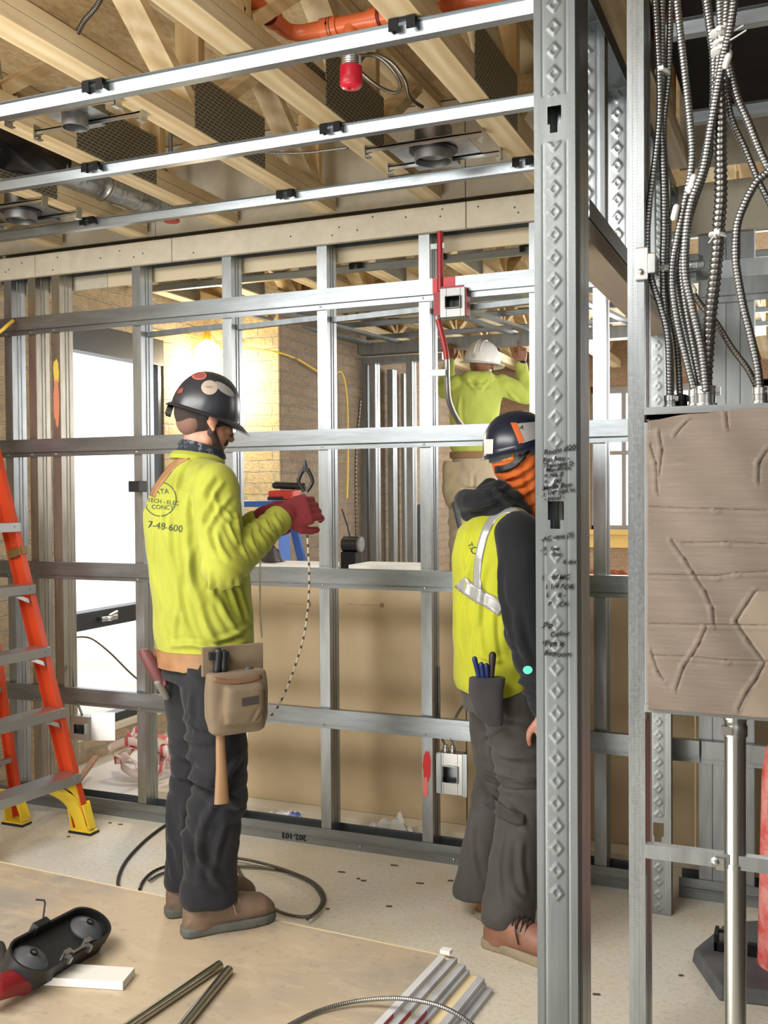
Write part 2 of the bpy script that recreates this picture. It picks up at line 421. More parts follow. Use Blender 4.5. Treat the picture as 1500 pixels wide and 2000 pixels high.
# white house-wrap lettering seen just outside is lost in the glare; the sheet itself stands outside the bay
def win_back(x0, x1, nm, tn):
    y = YB+0.12; z0, z1 = 1.10, 2.55; r = MB()
    for a, b in ((x0, x0+0.07), (x1-0.07, x1)): r.box(a, b, y-0.05, y+0.05, z0, z1)
    r.box(x0, x1, y-0.05, y+0.05, z0, z0+0.05); r.box(x0, x1, y-0.05, y+0.05, z1-0.07, z1)
    r.box(x0, x1, y-0.04, y+0.04, 1.86, 1.90); r.box(x0+0.30, x0+0.34, y-0.03, y+0.03, z0, z1)
    f = struct(r.build(nm, plain('grey_window_frame', 'a8a6a8', 0.5), bevel=0.004))
    MB().box(x0+0.07, x1-0.07, y-0.004, y+0.004, z0+0.05, 1.86).box(x0+0.07, x1-0.07, y-0.004, y+0.004, 1.90, z1-0.07).build('pane', GL, f)
    s = MB(); s.box(x0-0.08, x1+0.08, YB-0.06, YB+0.08, z0-0.04, z0+0.01); s.box(x0-0.08, x1+0.08, YB-0.03, YB, z0-0.17, z0-0.04); s.box(x0-0.12, x0, YB-0.03, YB, z0, z1)
    struct(s.build(tn, plain('yellow_pine_trim', 'e4c377', 0.6, 0, 0.05, 40), bevel=0.004))
win_back(-2.02, -0.95, 'window_2', 'trim_2'); win_back(-0.4, 0.7, 'window_3', 'trim_3')

# ================================================================ WALL OF STUDS BEHIND THE WORKERS
YA = 3.83
def cprof(w, fl, lip=0.010, th=0.0022, mirror=1, rib=0.003):
    """C stud profile: web along +b (length w), flanges along a (length fl). mirror flips a."""
    P = [(0, 0), (fl, 0), (fl, lip), (fl-th, lip), (fl-th, th), (th, th), (th, w*0.30), (th+rib, w*0.34), (th+rib, w*0.42), (th, w*0.46),
         (th, w*0.54), (th+rib, w*0.58), (th+rib, w*0.66), (th, w*0.70), (th, w-th), (fl-th, w-th), (fl-th, w-lip), (fl, w-lip), (fl, w), (0, w),
         (0, w*0.70), (rib, w*0.66), (rib, w*0.58), (0, w*0.54), (0, w*0.46), (rib, w*0.42), (rib, w*0.34), (0, w*0.30)]
    return [(a*mirror, b) for a, b in P]
def stud_mesh(w=0.092, fl=0.046, z0=0.01, z1=2.62, ax=(1, 0, 0), ay=(0, 1, 0), mirror=1):
    return MB().sweep(cprof(w, fl, mirror=mirror), (0, 0, z0), ax, ay, (0, 0, 1), z1-z0)
def stud_at(x, y, label, group=None, mat=ZN, z0=0.012, z1=2.60, w=0.092, fl=0.046, mirror=-1, name='metal_stud'):
    o = stud_mesh(w, fl, z0, z1, mirror=mirror).build(name, mat); o.location = (x, y, 0)
    return tag(o, label, 'stud', group)
def paint_or_glow_patch(parent, x, y, z, w, h, mat, n=18, seed=1):
    rs = random.Random(seed); vs = [(x+math.cos(2*PI*k/n)*w*(0.8+0.25*rs.random()), y, z+math.sin(2*PI*k/n)*h*(0.75+0.35*rs.random())) for k in range(n)]
    y2 = y; vs = [(min(max(a, -0.0442), -0.002), b, c) for a, b, c in vs]
    m = MB(); m.add([(x-0.0001 if False else (vs[0][0]+vs[n//2][0])/2, y, z)]+vs, [(0, k+1, (k+1) % n+1) for k in range(n)]); return m.build('paint_or_glow_mark', mat, parent)
XS = [(-3.553, 'steel stud hard against the brick wall at the far left, with folded lips'),
      (-3.405, 'steel stud second from the brick wall, with a yellowish face'),
      (-3.262, 'steel stud just left of the tall window, streaked with orange glow'),
      (-2.800, 'steel stud at the right edge of the tall window, behind the lime-shirted worker'),
      (-2.322, 'steel stud rising behind the black helmet of the worker in lime'),
      (-1.858, 'steel stud beside the red gloved hand, with dark open side'),
      (-1.400, 'steel stud with red spray mark low down, between the two front workers'),
      (-0.945, 'steel stud mostly hidden behind the big embossed column')]
SA = []
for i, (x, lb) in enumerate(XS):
    s = stud_at(x, YA, lb, mat=ZN if i not in (1, 2) else zinc('warm_reflection_steel', 'b1aca0', 0.35)); SA.append(s)  # warm reflection on two studs put into their steel colour
tag(paint_or_glow_patch(SA[6], -0.024, -0.0012, 0.385, 0.019, 0.075, REDSPRAY), 'red spray paint blotch', None)
paint_or_glow_patch(SA[6], -0.03, -0.0022, 0.30, 0.012, 0.05, plain('pink_spray_paint', 'd9706a', 0.6), seed=4)
paint_or_glow_patch(SA[2], -0.024, -0.0012, 2.08, 0.018, 0.07, plain('yellow_glow', 'd9bd52', 0.55), seed=2)  # yellow glow on the stud laid on as a coloured patch
paint_or_glow_patch(SA[2], -0.024, -0.0014, 1.94, 0.019, 0.12, plain('orange_glow', 'd08462', 0.55), seed=3)  # orange glow, likewise a flat coloured patch
paint_or_glow_patch(SA[2], -0.024, -0.0012, 0.40, 0.02, 0.10, plain('pink_streak', 'cf8a88', 0.55), seed=8)  # pink patch low on the same stud
G4 = 'grouped studs side by side behind the conduit'
for i, x in enumerate((-0.318, -0.270, -0.222, -0.174)):
    stud_at(x, YA, ['leftmost of four grouped studs behind the conduit, beside the dark gap', 'second from left of four grouped studs behind the conduit', 'third from left of four grouped studs behind the conduit', 'rightmost of four grouped studs, nearest the red post'][i], G4, ZND)
stud_at(-0.700, YA, 'steel stud seen through the door opening beside the embossed column', mat=ZN)

def track(name, x0, x1, y, z, w=0.10, h=0.075, label='', group=None, mat=ZNX, flip=1):
    """U track along X, web at z, flanges rising (flip=1) or hanging (-1)"""
    P = [(0, 0), (w, 0), (w, h*flip), (w-0.002, h*flip), (w-0.002, 0.002*flip), (0.002, 0.002*flip), (0.002, h*flip), (0, h*flip), (0, h*0.56*flip), (-0.004, h*0.52*flip), (-0.004, h*0.46*flip), (0, h*0.42*flip)]
    o = MB().sweep(P, (x0, y, z), (0, 1, 0), (0, 0, 1), (1, 0, 0), x1-x0).build(name, mat)
    return tag(o, label, 'track', group)
bt = track('floor_track', -3.70, -0.53, YA-0.006, 0.0, label='galvanised floor track under the long stud wall, with handwritten number')
for x in (-3.3, -2.45, -1.72, -1.31, -0.9): MB().lathe([(0.001, 0), (0.006, 0.0), (0.005, 0.004), (0.001, 0.005)], (x, YA-0.007, 0.022), (0, -1, 0), 10).build('screw', CONDUIT, bt)
p = ony(597, 1640, YA-0.012)
text('handwriting', '202-103', 0.036, INK, frame(ony(598, 1632, YA-0.0108), (-1, 0, 0), (0, 0, -1)), bt, bold=0.0003)
track('floor_track', -0.435, 2.3, YA-0.006, 0.0, label='galvanised floor track right of the doorway, behind the red post')
track('ceiling_track', -3.70, 2.3, YA-0.004, 2.605, h=0.06, flip=-1, label='galvanised ceiling track holding the stud tops, hidden by the drywall band')
# horizontal rails fixed on the stud faces
def rail(name, x0, x1, ztop, label, mat=ZNX, h=0.062, yf=YA-0.030):
    P = [(0, 0), (0.028, 0), (0.028, -0.002), (0.002, -0.002), (0.002, -h+0.002), (0.020, -h+0.002), (0.020, -h-0.022), (0.018, -h-0.022), (0.018, -h), (0, -h)]
    m = MB().sweep(P, (x0, yf, ztop), (0, 1, 0), (0, 0, 1), (1, 0, 0), x1-x0)
    n = int((x1-x0)/0.46)
    return tag(m.build(name, mat), label, 'rail', 'horizontal backing rails across the stud wall')
RL = [rail('backing_rail', -3.66, -0.36, 2.350, 'topmost horizontal steel rail across the studs, stained red at the electrical box'),
      rail('backing_rail', -3.70, -0.36, 1.765, 'horizontal steel rail second from the top, at helmet height'),
      rail('backing_rail', -3.66, -0.36, 1.183, 'horizontal steel rail along the top of the brown boards'),
      rail('backing_rail', -3.64, -0.36, 0.590, 'lowest horizontal steel rail across the studs, at knee height')]
rail('backing_rail', -0.352, 2.2, 0.590, 'low horizontal steel rail behind the conduit and red post', ZND)
rail('backing_rail', -0.352, 2.2, 2.255, 'upper dull rail behind the hanging armoured cables', ZND)
rr = plain('red_overspray', 'a8444a', 0.5, 0.5)
m = MB(); x = ony(868, 550, YA-0.031).x; m.box(x-0.05, x+0.045, YA-0.0312, YA-0.030, 2.289, 2.350); tag(m.build('overspray', rr, RL[0]), 'dark red overspray patch', None)
for r_, z in ((RL[0], 2.275), (RL[1], 1.69), (RL[2], 1.108), (RL[3], 0.515)):
    for x in [q[0]-0.024 for q in XS[:7]]: MB().lathe([(0.001, 0), (0.005, 0), (0.004, 0.004), (0.001, 0.005)], (x, YA-0.0122, z+0.003), (0, -1, 0), 8).build('screw', CONDUIT, r_)
# bridging bars (dark) inside the wall, seen below the top rail
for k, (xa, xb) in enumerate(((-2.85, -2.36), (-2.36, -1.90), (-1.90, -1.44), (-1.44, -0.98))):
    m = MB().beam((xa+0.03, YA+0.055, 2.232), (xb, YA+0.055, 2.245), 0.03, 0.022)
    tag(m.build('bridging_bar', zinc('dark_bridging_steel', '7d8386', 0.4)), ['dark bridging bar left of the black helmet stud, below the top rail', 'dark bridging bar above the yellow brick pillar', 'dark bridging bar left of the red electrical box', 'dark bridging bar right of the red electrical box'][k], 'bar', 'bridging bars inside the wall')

# drywall band along the wall head
def gyp(name, x0, x1, y0, y1, z0, z1, label, mat=GYP, group=None, dots=0, seed=0):
    o = MB().box(x0, x1, y0, y1, z0, z1).build(name, mat, bevel=0.002)
    tag(o, label, 'drywall', group)
    if dots:
        rs = random.Random(seed)
        for k in range(dots):
            x = rs.uniform(x0+0.04, x1-0.04); z = rs.uniform(z0+0.02, z1-0.015); MB().lathe([(0.004, 0), (0.003, 0.0008)], (x, y0, z), (0, -1, 0), 8).build('screw_head', plain('screw_black', '3a3732', 0.6), o)
    return o
xb = [-3.70, ony(68, 520, 3.80).x, ony(335, 470, 3.80).x, ony(910, 420, 3.80).x, -0.50]
for i in range(4):
    gyp('drywall_strip', xb[i]+0.0015, xb[i+1]-0.0015, 3.800, 3.8255, 2.535, 2.638, ['short cream drywall strip at the left end of the wall head', 'cream drywall strip at the wall head above the tall window', 'longest cream drywall strip at the wall head, above the lime-shirted worker', 'cream drywall strip at the wall head ending at the embossed column'][i], dots=(3, 6, 9, 5)[i], seed=i, group='drywall band along the wall head')
gyp('drywall_strip', -0.43, 2.3, 3.800, 3.8255, 2.42, 2.60, 'pale drywall strip on the wall head behind the hanging cables')
gyp('drywall_sheet', -3.70, xb[1]+0.3, 3.952, 3.965, 2.488, 3.055, 'drywall lining on the far side of the wall head, left')
gyp('drywall_sheet', xb[1]+0.303, -0.5, 3.952, 3.965, 2.488, 3.055, 'long drywall lining on the far side of the wall head', plain('drywall_tan', 'cdbfa2', 0.85))
for x0, x1, lb in ((-3.70, -2.72, 'cream drywall fire-stop between truss ends, upper left'), (-2.717, -1.25, 'cream drywall fire-stop between truss ends, above the spiral duct end'), (-1.247, -0.50, 'cream drywall fire-stop between truss ends, behind the recessed light')):
    gyp('drywall_sheet', x0, x1, 3.835, 3.848, 2.665, 3.055, lb, group='fire-stop boards at the truss ends')
gyp('drywall_sheet', -0.43, 2.3, 3.835, 3.848, 2.665, 3.055, 'fire-stop drywall over the right part of the wall, in shade')

# ================================================================ FLOOR TRUSSES OVERHEAD
PLATE = NT('punched_nail_plate'); v = PLATE.coords(); bx = PLATE.n('ShaderNodeTexBrick')
sx = PLATE.n('ShaderNodeSeparateXYZ'); cb = PLATE.n('ShaderNodeCombineXYZ'); PLATE.l(v, sx.inputs[0]); PLATE.l(sx.outputs[1], cb.inputs[0]); PLATE.l(sx.outputs[2], cb.inputs[1]); PLATE.l(cb.outputs[0], bx.inputs['Vector'])
bx.inputs['Scale'].default_value = 1; bx.inputs['Brick Width'].default_value = 0.024; bx.inputs['Row Height'].default_value = 0.012; bx.inputs['Mortar Size'].default_value = 0.0035
bx.inputs['Color1'].default_value = lin('3c382f'); bx.inputs['Color2'].default_value = lin('45413a'); bx.inputs['Mortar'].default_value = lin('8f8a7c')
PLATE.set(Base_Color=bx.outputs[0], Roughness=0.5, Metallic=0.35); PLATE.bump(bx.outputs['Fac'], 0.5, 0.002); PLATE = PLATE.m
ZC0, ZC1 = 2.66, 3.06
def truss(X, Y0, Y1, label, grp, plate_y=2.98, pw=0.09, phase=0.0, far=False, z0=ZC0):
    r = empty('floor_truss', (X, Y0, z0), label, 'truss', grp)
    L = Y1-Y0; H = ZC1-z0-0.002
    MB().box(0, pw, 0, L, 0, 0.037).box(0, pw, 0, L, 0.0385, 0.076).build('bottom_chord', PINE_Y, r, bevel=0.002)
    MB().box(0, pw, 0, L, H-0.038, H).build('top_chord', PINE_Y, r, bevel=0.002)
    zb, zt = 0.076, H-0.038; y = phase; k = 0; pan = 0.42
    while y+pan < L:
        a, b = ((y, zb), (y+pan, zt)) if k % 2 == 0 else ((y, zt), (y+pan, zb))
        dy = 0.02
        m = MB().beam((pw/2, a[0]+dy, a[1]+0.002), (pw/2, b[0]-dy, b[1]-0.002), pw-0.002, 0.036, up=(0, -1, 1) if k % 2 == 0 else (0, 1, 1))
        m.build('web_member', PINE_Y, r); y += pan; k += 1
        if k % 2 == 0 and y+0.04 < L: MB().box(0.001, pw-0.001, y-0.018, y+0.018, zb+0.001, zt-0.001).build('web_post', PINE_Z, r); y += 0.02
    if plate_y is not None:
        for j, (yy, w_) in enumerate(((plate_y, 0.45), (plate_y-1.55, 0.4))):
            if yy-Y0 > 0.3:
                MB().box(pw, pw+0.002, yy-Y0-w_/2, yy-Y0+w_/2, 0.006, 0.185).build('nail_plate', PLATE, r)
                MB().box(-0.002, 0, yy-Y0-w_/2, yy-Y0+w_/2, 0.006, 0.185).build('nail_plate', PLATE, r)
    return r
TX = [-3.77, -3.30, -2.825, -2.355, -1.888, -1.425, -0.957, -0.49, -0.02, 0.45, 0.92]
TL = ['floor truss over the left brick wall', 'floor truss left of the black wrapped duct', 'floor truss above the left recessed light', 'floor truss crossing above the spiral duct', 'floor truss with black clip at the nearest channel, left', 'floor truss in front of the orange pipe elbow', 'floor truss right of the red sprinkler cap', 'floor truss above the door header', 'floor truss above the panel and hanging cables', 'floor truss at the top right corner', 'floor truss far right in the dark corner']
for i, (x, lb) in enumerate(zip(TX, TL)):
    truss(x, 0.55, 3.80, lb, 'floor trusses over the front room', phase=(0.1, 0.3, 0.22, 0.14, 0.55, 0.05, 0.12, 0.35, 0.1, 0.2, 0.3)[i])
for i, x in enumerate([q+0.10 for q in TX[:-1]]):
    truss(x, 4.0, 10.15, ['floor truss of the back room at its left brick wall', 'floor truss of the back room above the tall window', 'floor truss of the back room, third from the left wall', 'floor truss of the back room above the work light', 'floor truss of the back room above the yellow pillar', 'floor truss of the back room above the red box', 'floor truss of the back room above the white helmet', 'floor truss of the back room behind the embossed column', 'floor truss of the back room beyond the doorway', 'floor truss of the back room at far right'][i], 'floor trusses over the back room', plate_y=5.3, phase=0.2+0.11*(i % 3), far=True, z0=2.72)

# furring channels hung under the trusses
def furring(x0, x1, y, z, label, grp):
    """hat channel, crown down"""
    P = [(-0.034, 0.022), (-0.020, 0.022), (-0.014, 0), (0.014, 0), (0.020, 0.022), (0.034, 0.022), (0.034, 0.0235), (0.0185, 0.0235), (0.0128, 0.0018), (-0.0128, 0.0018), (-0.0185, 0.0235), (-0.034, 0.0235)]
    P = [(a*1.1, b*1.35) for a, b in P]
    return tag(MB().sweep(P, (x0, y, z), (0, 1, 0), (0, 0, 1), (1, 0, 0), x1-x0).build('furring_channel', ZNX), label, 'channel', grp)
CY = [(2.360, 'nearest bright furring channel across the ceiling trusses'), (2.925, 'middle furring channel across the ceiling trusses'), (3.485, 'furring channel nearest the cream wall head')]
for y, lb in CY: furring(-3.70, -0.46, y, 2.622, lb, 'furring channels under the front room trusses')
for y, lb in ((2.62, 'furring channel behind the hanging cables, nearer'), (3.25, 'furring channel behind the hanging cables, farther')): furring(-0.33, 1.6, y, 2.622, lb, 'furring channels behind the cables')
for j, y in enumerate((4.45, 4.95, 5.5, 6.05, 6.6, 7.2, 7.8)):
    furring(-3.15 if y > 5.86 else -3.65, 2.2, y, 2.68, ['first', 'second', 'third', 'fourth', 'fifth', 'sixth', 'seventh'][j]+' furring channel of the back room ceiling counted from the stud wall', 'furring channels of the back room')
# black clips where channels meet trusses
def clip(x, y, label, root=None):
    m = MB(); m.box(-0.035, 0.035, -0.05, 0.05, 0.031, 0.036); m.box(-0.035, -0.031, -0.042, 0.042, 0.012, 0.034); m.box(0.031, 0.035, -0.042, 0.042, 0.012, 0.034); m.box(-0.035, -0.010, -0.052, -0.048, 0.006, 0.036); m.box(0.012, 0.035, -0.052, -0.048, 0.006, 0.036)
    o = m.build('channel_clip', BLACKM); o.location = (x, y, 2.6215); return tag(o, label, 'clip', 'black clips fixing channels to trusses')
nm = {0: 'nearest', 1: 'middle', 2: 'farthest'}
for j, (y, _) in enumerate(CY):
    for i, x in enumerate(TX[2:8]):
        if min(abs(proj((x+0.045, y, 2.63))[0]-q) for q in ((185, 775), (190, 655), (185, 565, 1020))[j]) > 45: continue
        clip(x+0.045 if x+0.045 < -0.5 else -0.5, y, 'black clip on the %s channel under the %s' % (nm[j], ['truss over the black wrapped duct', 'truss above the spiral duct', 'truss left of the orange pipe', 'truss at the pipe elbow', 'truss beside the red cap', 'truss nearest the column'][i]))
for i, x in enumerate(TX[3:8]):
    o = clip(x+0.145, 4.95, 'black clip on the second back room channel under the %s' % ['third left truss', 'work light truss', 'yellow pillar truss', 'red box truss', 'white helmet truss'][i]); o.location.z = 2.679
# ================================================================ DOORWAY WALL (runs away from the camera) AND THE NEAR COLUMN
def sstep(a, b, x):
    t = min(max((x-a)/(b-a), 0), 1); return t*t*(3-2*t)
def embossed(w, fl, z0, z1, du=0.003, pitch=0.0478, zoff=0.0, dz_lo=-1e9, holes=(), lip=0.010, hh=0.0022):
    """stud with its web facing -Y: origin at the left front edge; embossed diamond row; keyhole knock-outs"""
    m = MB(); nu = int(w/du); nv = int((z1-z0)/du); us = [w*i/nu for i in range(nu+1)]; vs = [z0+(z1-z0)*j/nv for j in range(nv+1)]
    P = []
    for z in vs:
        zz = ((z-zoff) % pitch)-pitch/2
        for u in us:
            uu = u-w/2; s = abs(uu)/0.0150+abs(zz)/0.0185
            h = 0.0
            if z > dz_lo: h = hh*sstep(1.1, 0.8, s)-hh*0.8*sstep(0.62, 0.3, s)
            for gx in (w*0.22, w*0.78): h += -0.0012*math.exp(-((u-gx)/0.0016)**2)
            for (hz, hw, hl) in holes:
                if z > dz_lo and abs(z-hz) < hl+0.02: h *= 0.0
            P.append((u, -h, z))
    F = []; n = nu+1
    for j in range(nv):
        for i in range(nu):
            u = (us[i]+us[i+1])/2-w/2; z = (vs[j]+vs[j+1])/2; hole = False
            for (hz, hw, hl) in holes:
                if (abs(u) < hw and -hl*0.35 < z-hz < hl) or (abs(u+hw*0.1) < hw*0.62 and -hl < z-hz <= -hl*0.35): hole = True
            if not hole: F.append((j*n+i, j*n+i+1, (j+1)*n+i+1, (j+1)*n+i))
    m.add(P, F)
    th = 0.0015
    for x0, x1, l0, l1 in ((0, th, 0, lip), (w-th, w, w-lip, w)):
        m.box(x0, x1, 0.0001, fl*0.40, z0, z1); m.box(x0+(0.0012 if x0 == 0 else -0.0012), x1+(0.0012 if x0 == 0 else -0.0012), fl*0.40, fl*0.6, z0, z1); m.box(x0, x1, fl*0.6, fl, z0, z1)
        m.box(l0, l1, fl-th, fl, z0, z1)
    return m
def smooth(o, a=35):
    o.data.polygons.foreach_set('use_smooth', [True]*len(o.data.polygons)); o.data.set_sharp_from_angle(angle=math.radians(a)); return o
XB1 = -0.438; XB0 = -0.524
YC = 2.070
hz1, hz2 = ony(1087, 232, YC).z, ony(1088, 1006, YC).z
zfix = ony(1085, 705, YC).z
mc = embossed(XB1-XB0, 0.044, 0.012, 2.60, 0.0026, 0.0472, zfix, 0.64, ((hz1, 0.0135, 0.028), (hz2, 0.0165, 0.028))).build('metal_stud', zinc('column_steel', '7a7f7f', 0.5, (1, 1, 0.1), 0.75))
mc.location = (XB0, YC, 0); smooth(mc); tag(mc, 'large foreground steel stud with embossed diamonds and marker notes on its face', 'stud')
for i, y in enumerate((2.1155, 2.161)):
    o = MB().sweep(cprof(XB1-XB0, 0.044, mirror=1), (0, 0, 0.012), (0, 1, 0), (1, 0, 0), (0, 0, 1), 2.588).build('metal_stud', ZN); o.location = (XB0, y, 0)
    tag(o, ['jamb stud doubled directly behind the embossed column', 'third jamb stud of the column, on the doorway side'][i], 'stud', 'doorway jamb studs')
def hand(par, s, px, py, size=0.0118, slope=-0.12, Y=YC-0.003, mat=INK, sh=0.25, off=None):
    p = ony(px, py, Y)
    x = Vector((1, 0, -slope)); 
    M4 = frame(p, x, Vector((0, 0, 1))-x*x.dot(Vector((0, 0, 1)))/x.length_squared)
    M4 = Matrix.Translation(-Vector(par.location)) @ M4
    return text('handwriting', s, size*1.15, mat, M4, par, 0.0002, sh, bold=0.00022, wob=True)
NOTES = [('Room #202', 1062, 889, .0135, -.16), ('Fan box -', 1060, 903, .0125, -.08), ('Thermost D', 1060, 914, .011, -.08), ('Max down', 1066, 922, .0105, -.1), ('o yea $', 1062, 932, .0115, -.06), ('o    (#)', 1062, 944, .011, -.06),
         ('.Media Box-', 1058, 958, .0118, -.14), ('.1 1/4" pipe to', 1057, 970, .0108, -.16), ('- panel -', 1062, 979, .0115, -.12),
         ('-AC vent (3)', 1056, 1058, .0118, -.16), ('- fl   line', 1054, 1078, .0108, -.12), ('=    cuc', 1060, 1086, .0108, -.04), ('& dim', 1098, 1101, .0105, -.02), ('1    of MC', 1056, 1132, .0125, -.04), ('1 1/4 FOR', 1063, 1150, .0125, -.02),
         ('L     R -', 1066, 1166, .0115, -.03), ('P.    CR-', 1070, 1184, .011, -.02), ('.Pip', 1056, 1226, .0150, -.02), ('Ceiling', 1073, 1243, .0125, -.05), ('*Pipe it', 1057, 1262, .0138, -.06), ('Bedroom', 1062, 1280, .0128, .02)]
for s, a, b, sz, sl in NOTES: hand(mc, s, a, b, sz, sl)
# end stud by the long wall, cripple studs and header
o = embossed(0.086, 0.044, 0.002, 2.60, 0.004, 0.0472, 0.0, -1, ((ony(1280, 1625, 3.64).z, 0.018, 0.035),), hh=0.0018).build('metal_stud', ZND); o.location = (XB0-0.002, 3.64, 0); smooth(o)
tag(o, 'far doorway stud with embossed diamonds and a keyhole slot near the floor', 'stud')
for i, y in enumerate((2.41, 2.83, 3.25)):
    o = embossed(0.084, 0.042, 2.135, 2.60, 0.0035, 0.0472, 0.01, -1).build('metal_stud', ZN); o.location = (XB0, y, 0); smooth(o)
    tag(o, ['short embossed stud above the door header, nearest the column', 'second short embossed stud above the door header', 'third short embossed stud above the door header, farthest'][i], 'stud', 'short studs above the door header')
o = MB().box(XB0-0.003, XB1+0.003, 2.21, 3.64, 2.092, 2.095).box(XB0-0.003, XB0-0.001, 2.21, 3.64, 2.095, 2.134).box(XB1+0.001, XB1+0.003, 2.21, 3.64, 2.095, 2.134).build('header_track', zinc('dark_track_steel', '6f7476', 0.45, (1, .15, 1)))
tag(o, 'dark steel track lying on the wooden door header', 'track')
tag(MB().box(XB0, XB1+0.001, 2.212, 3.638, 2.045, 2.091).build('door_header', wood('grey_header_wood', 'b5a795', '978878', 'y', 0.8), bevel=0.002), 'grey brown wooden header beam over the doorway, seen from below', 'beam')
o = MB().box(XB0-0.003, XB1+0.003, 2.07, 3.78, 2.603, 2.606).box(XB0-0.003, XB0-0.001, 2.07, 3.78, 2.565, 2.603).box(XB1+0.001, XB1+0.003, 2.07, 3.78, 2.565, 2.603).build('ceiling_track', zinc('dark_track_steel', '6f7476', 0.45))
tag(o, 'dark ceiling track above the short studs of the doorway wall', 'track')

# ================================================================ PANEL WALL AT RIGHT
c2 = MB().sweep(cprof(0.092, 0.033, mirror=-1), (0, 0, 0.012), (1, 0, 0), (0, 1, 0), (0, 0, 1), 2.59).build('metal_stud', ZN); c2.location = (-0.3005, 2.07, 0)
tag(c2, 'narrow foreground steel stud carrying the cardboard covered panel', 'stud')
m = MB(); rs = random.Random(3)
for z in np.arange(0.3, 2.55, 0.0065): m.obox((-0.0225, -0.0003, z), (0.0006, 0, 0), (0, 0.0004, 0), (0, 0, 0.0014)); m.obox((-0.0135, -0.0003, z), (0.0006, 0, 0), (0, 0.0004, 0), (0, 0, 0.0014))
m.build('knurled_lines', ZND, c2)['kind'] = 'stuff'
m = MB().box(0.0002, 0.0008, 0.006, 0.05, 0.72, 1.035); tag(m.build('paint_or_glow_mark', plain('faded_red_paint', 'a9696c', 0.5, 0.4), c2), 'faded red paint streak', None)
# enclosure
def zz(x, y): return ony(x, y, 2.06).z
pt, pb = ony(1260, 796, 2.055).z, ony(1260, 1388, 2.055).z
GREYP = plain('grey_painted_steel', '8f9293', 0.45, 0.3)
m = MB(); X0, X1 = -0.298, 0.20
m.box(X0, X1, 2.052, 2.16, pt-0.004, pt); m.box(X0, X1, 2.052, 2.16, pb, pb+0.004); m.box(X0, X0+0.003, 2.06, 2.16, pb, pt); m.box(X1-0.003, X1, 2.06, 2.16, pb, pt); m.box(X0, X1, 2.157, 2.16, pb, pt)
pn = m.build('breaker_box', BLACKM); tag(pn, 'grey steel electrical panel box mounted beside the narrow stud', 'panel')
MB().box(X0, X1, 2.050, 2.053, pt-0.015, pt).box(X0, X1, 2.046, 2.053, pb-0.001, pb+0.014).box(X0, X0+0.012, 2.0505, 2.0535, pb, pt-0.03).build('rim', GREYP, pn, bevel=0.001)
# crumpled cardboard over its front
t = NT('crumpled_cardboard'); v = t.coords(); w_ = t.n('ShaderNodeTexWave'); w_.bands_direction = 'Z'; w_.inputs['Scale'].default_value = 38; w_.inputs['Distortion'].default_value = 1.5; t.l(v, w_.inputs[0])
st = t.noise(t.coords((3, 3, 26)), 4, 5, 0.7); c_ = t.ramp(st, [(0.42, '776b5f'), (0.62, '7d7165'), (0.80, '8c8277')]); t.set(Base_Color=t.mix(t.ramp(w_.outputs[0], [(0.0, 0.12), (0.6, 0.0)]), c_, lin('766555')), Roughness=0.85); t.bump(w_.outputs[0], 0.08, 0.002); CB = t.m
xl, xr = ony(1265, 1000, 2.048).x, 0.19; zt, zb = ony(1300, 806, 2.048).z, ony(1300, 1385, 2.048).z
NX, NZ = 220, 300; P = []; CRL = [[(1267, 990), (1400, 994), (1500, 997)], [(1272, 1121), (1400, 1124), (1440, 1118), (1500, 1116)], [(1272, 1217), (1380, 1218), (1500, 1221)], [(1277, 1278), (1350, 1280), (1420, 1287), (1500, 1291)], [(1314, 1056), (1340, 1092), (1356, 1118), (1380, 1155), (1394, 1188), (1397, 1218)], [(1382, 1223), (1368, 1255), (1356, 1275), (1338, 1300), (1324, 1343)], [(1476, 1155), (1460, 1178), (1439, 1212), (1462, 1248), (1494, 1291)], [(1494, 1296), (1478, 1325), (1460, 1350), (1445, 1382)], [(1290, 845), (1296, 880), (1290, 930)], [(1273, 870), (1284, 905), (1286, 960)], [(1345, 820), (1322, 850)], [(1420, 805), (1423, 835)], [(1500, 880), (1484, 905), (1483, 940)], [(1275, 1270), (1288, 1310), (1300, 1325)], [(1335, 1060), (1420, 1058), (1500, 1062)]]
creases = [(L[i], L[i+1], .0035, .0016) for L in CRL for i in range(len(L)-1)]
cr = [(ony(a[0], a[1], 2.048), ony(b[0], b[1], 2.048), w1, d1) for a, b, w1, d1 in creases]
for j in range(NZ+1):
    for i in range(NX+1):
        x = xl+(xr-xl)*i/NX; z = zb+(zt-zb)*j/NZ; y = 2.038
        y += 0.006*math.sin(x*19+z*7)*math.sin(z*11+1)+0.002*math.sin(x*47+z*31)
        for a, b, w1, d1 in cr:
            ab = b-a; tt = max(0, min(1, ((x-a.x)*ab.x+(z-a.z)*ab.z)/(ab.x**2+ab.z**2))); dd = math.hypot(x-a.x-ab.x*tt, z-a.z-ab.z*tt); y += d1*math.exp(-(dd/(w1*0.7))**2)*1.4
            y -= d1*0.9*math.exp(-((dd-1.5*w1)/(w1*1.2))**2)*(1 if (x-a.x)*ab.z-(z-a.z)*ab.x > 0 else 0)
        top = max(0, (z-(zt-0.03))/0.03)*max(0, 1-(x-xl)/0.16)
        P.append((x+(0.006 if i == 0 and j > NZ*0.93 else 0)+0.001*math.sin(z*60) * (i == 0), y-0.004*top, z-0.014*top + (0.002*math.sin(x*50) if j in (0, NZ) else 0)))
F = [(j*(NX+1)+i, j*(NX+1)+i+1, (j+1)*(NX+1)+i+1, (j+1)*(NX+1)+i) for j in range(NZ) for i in range(NX)]
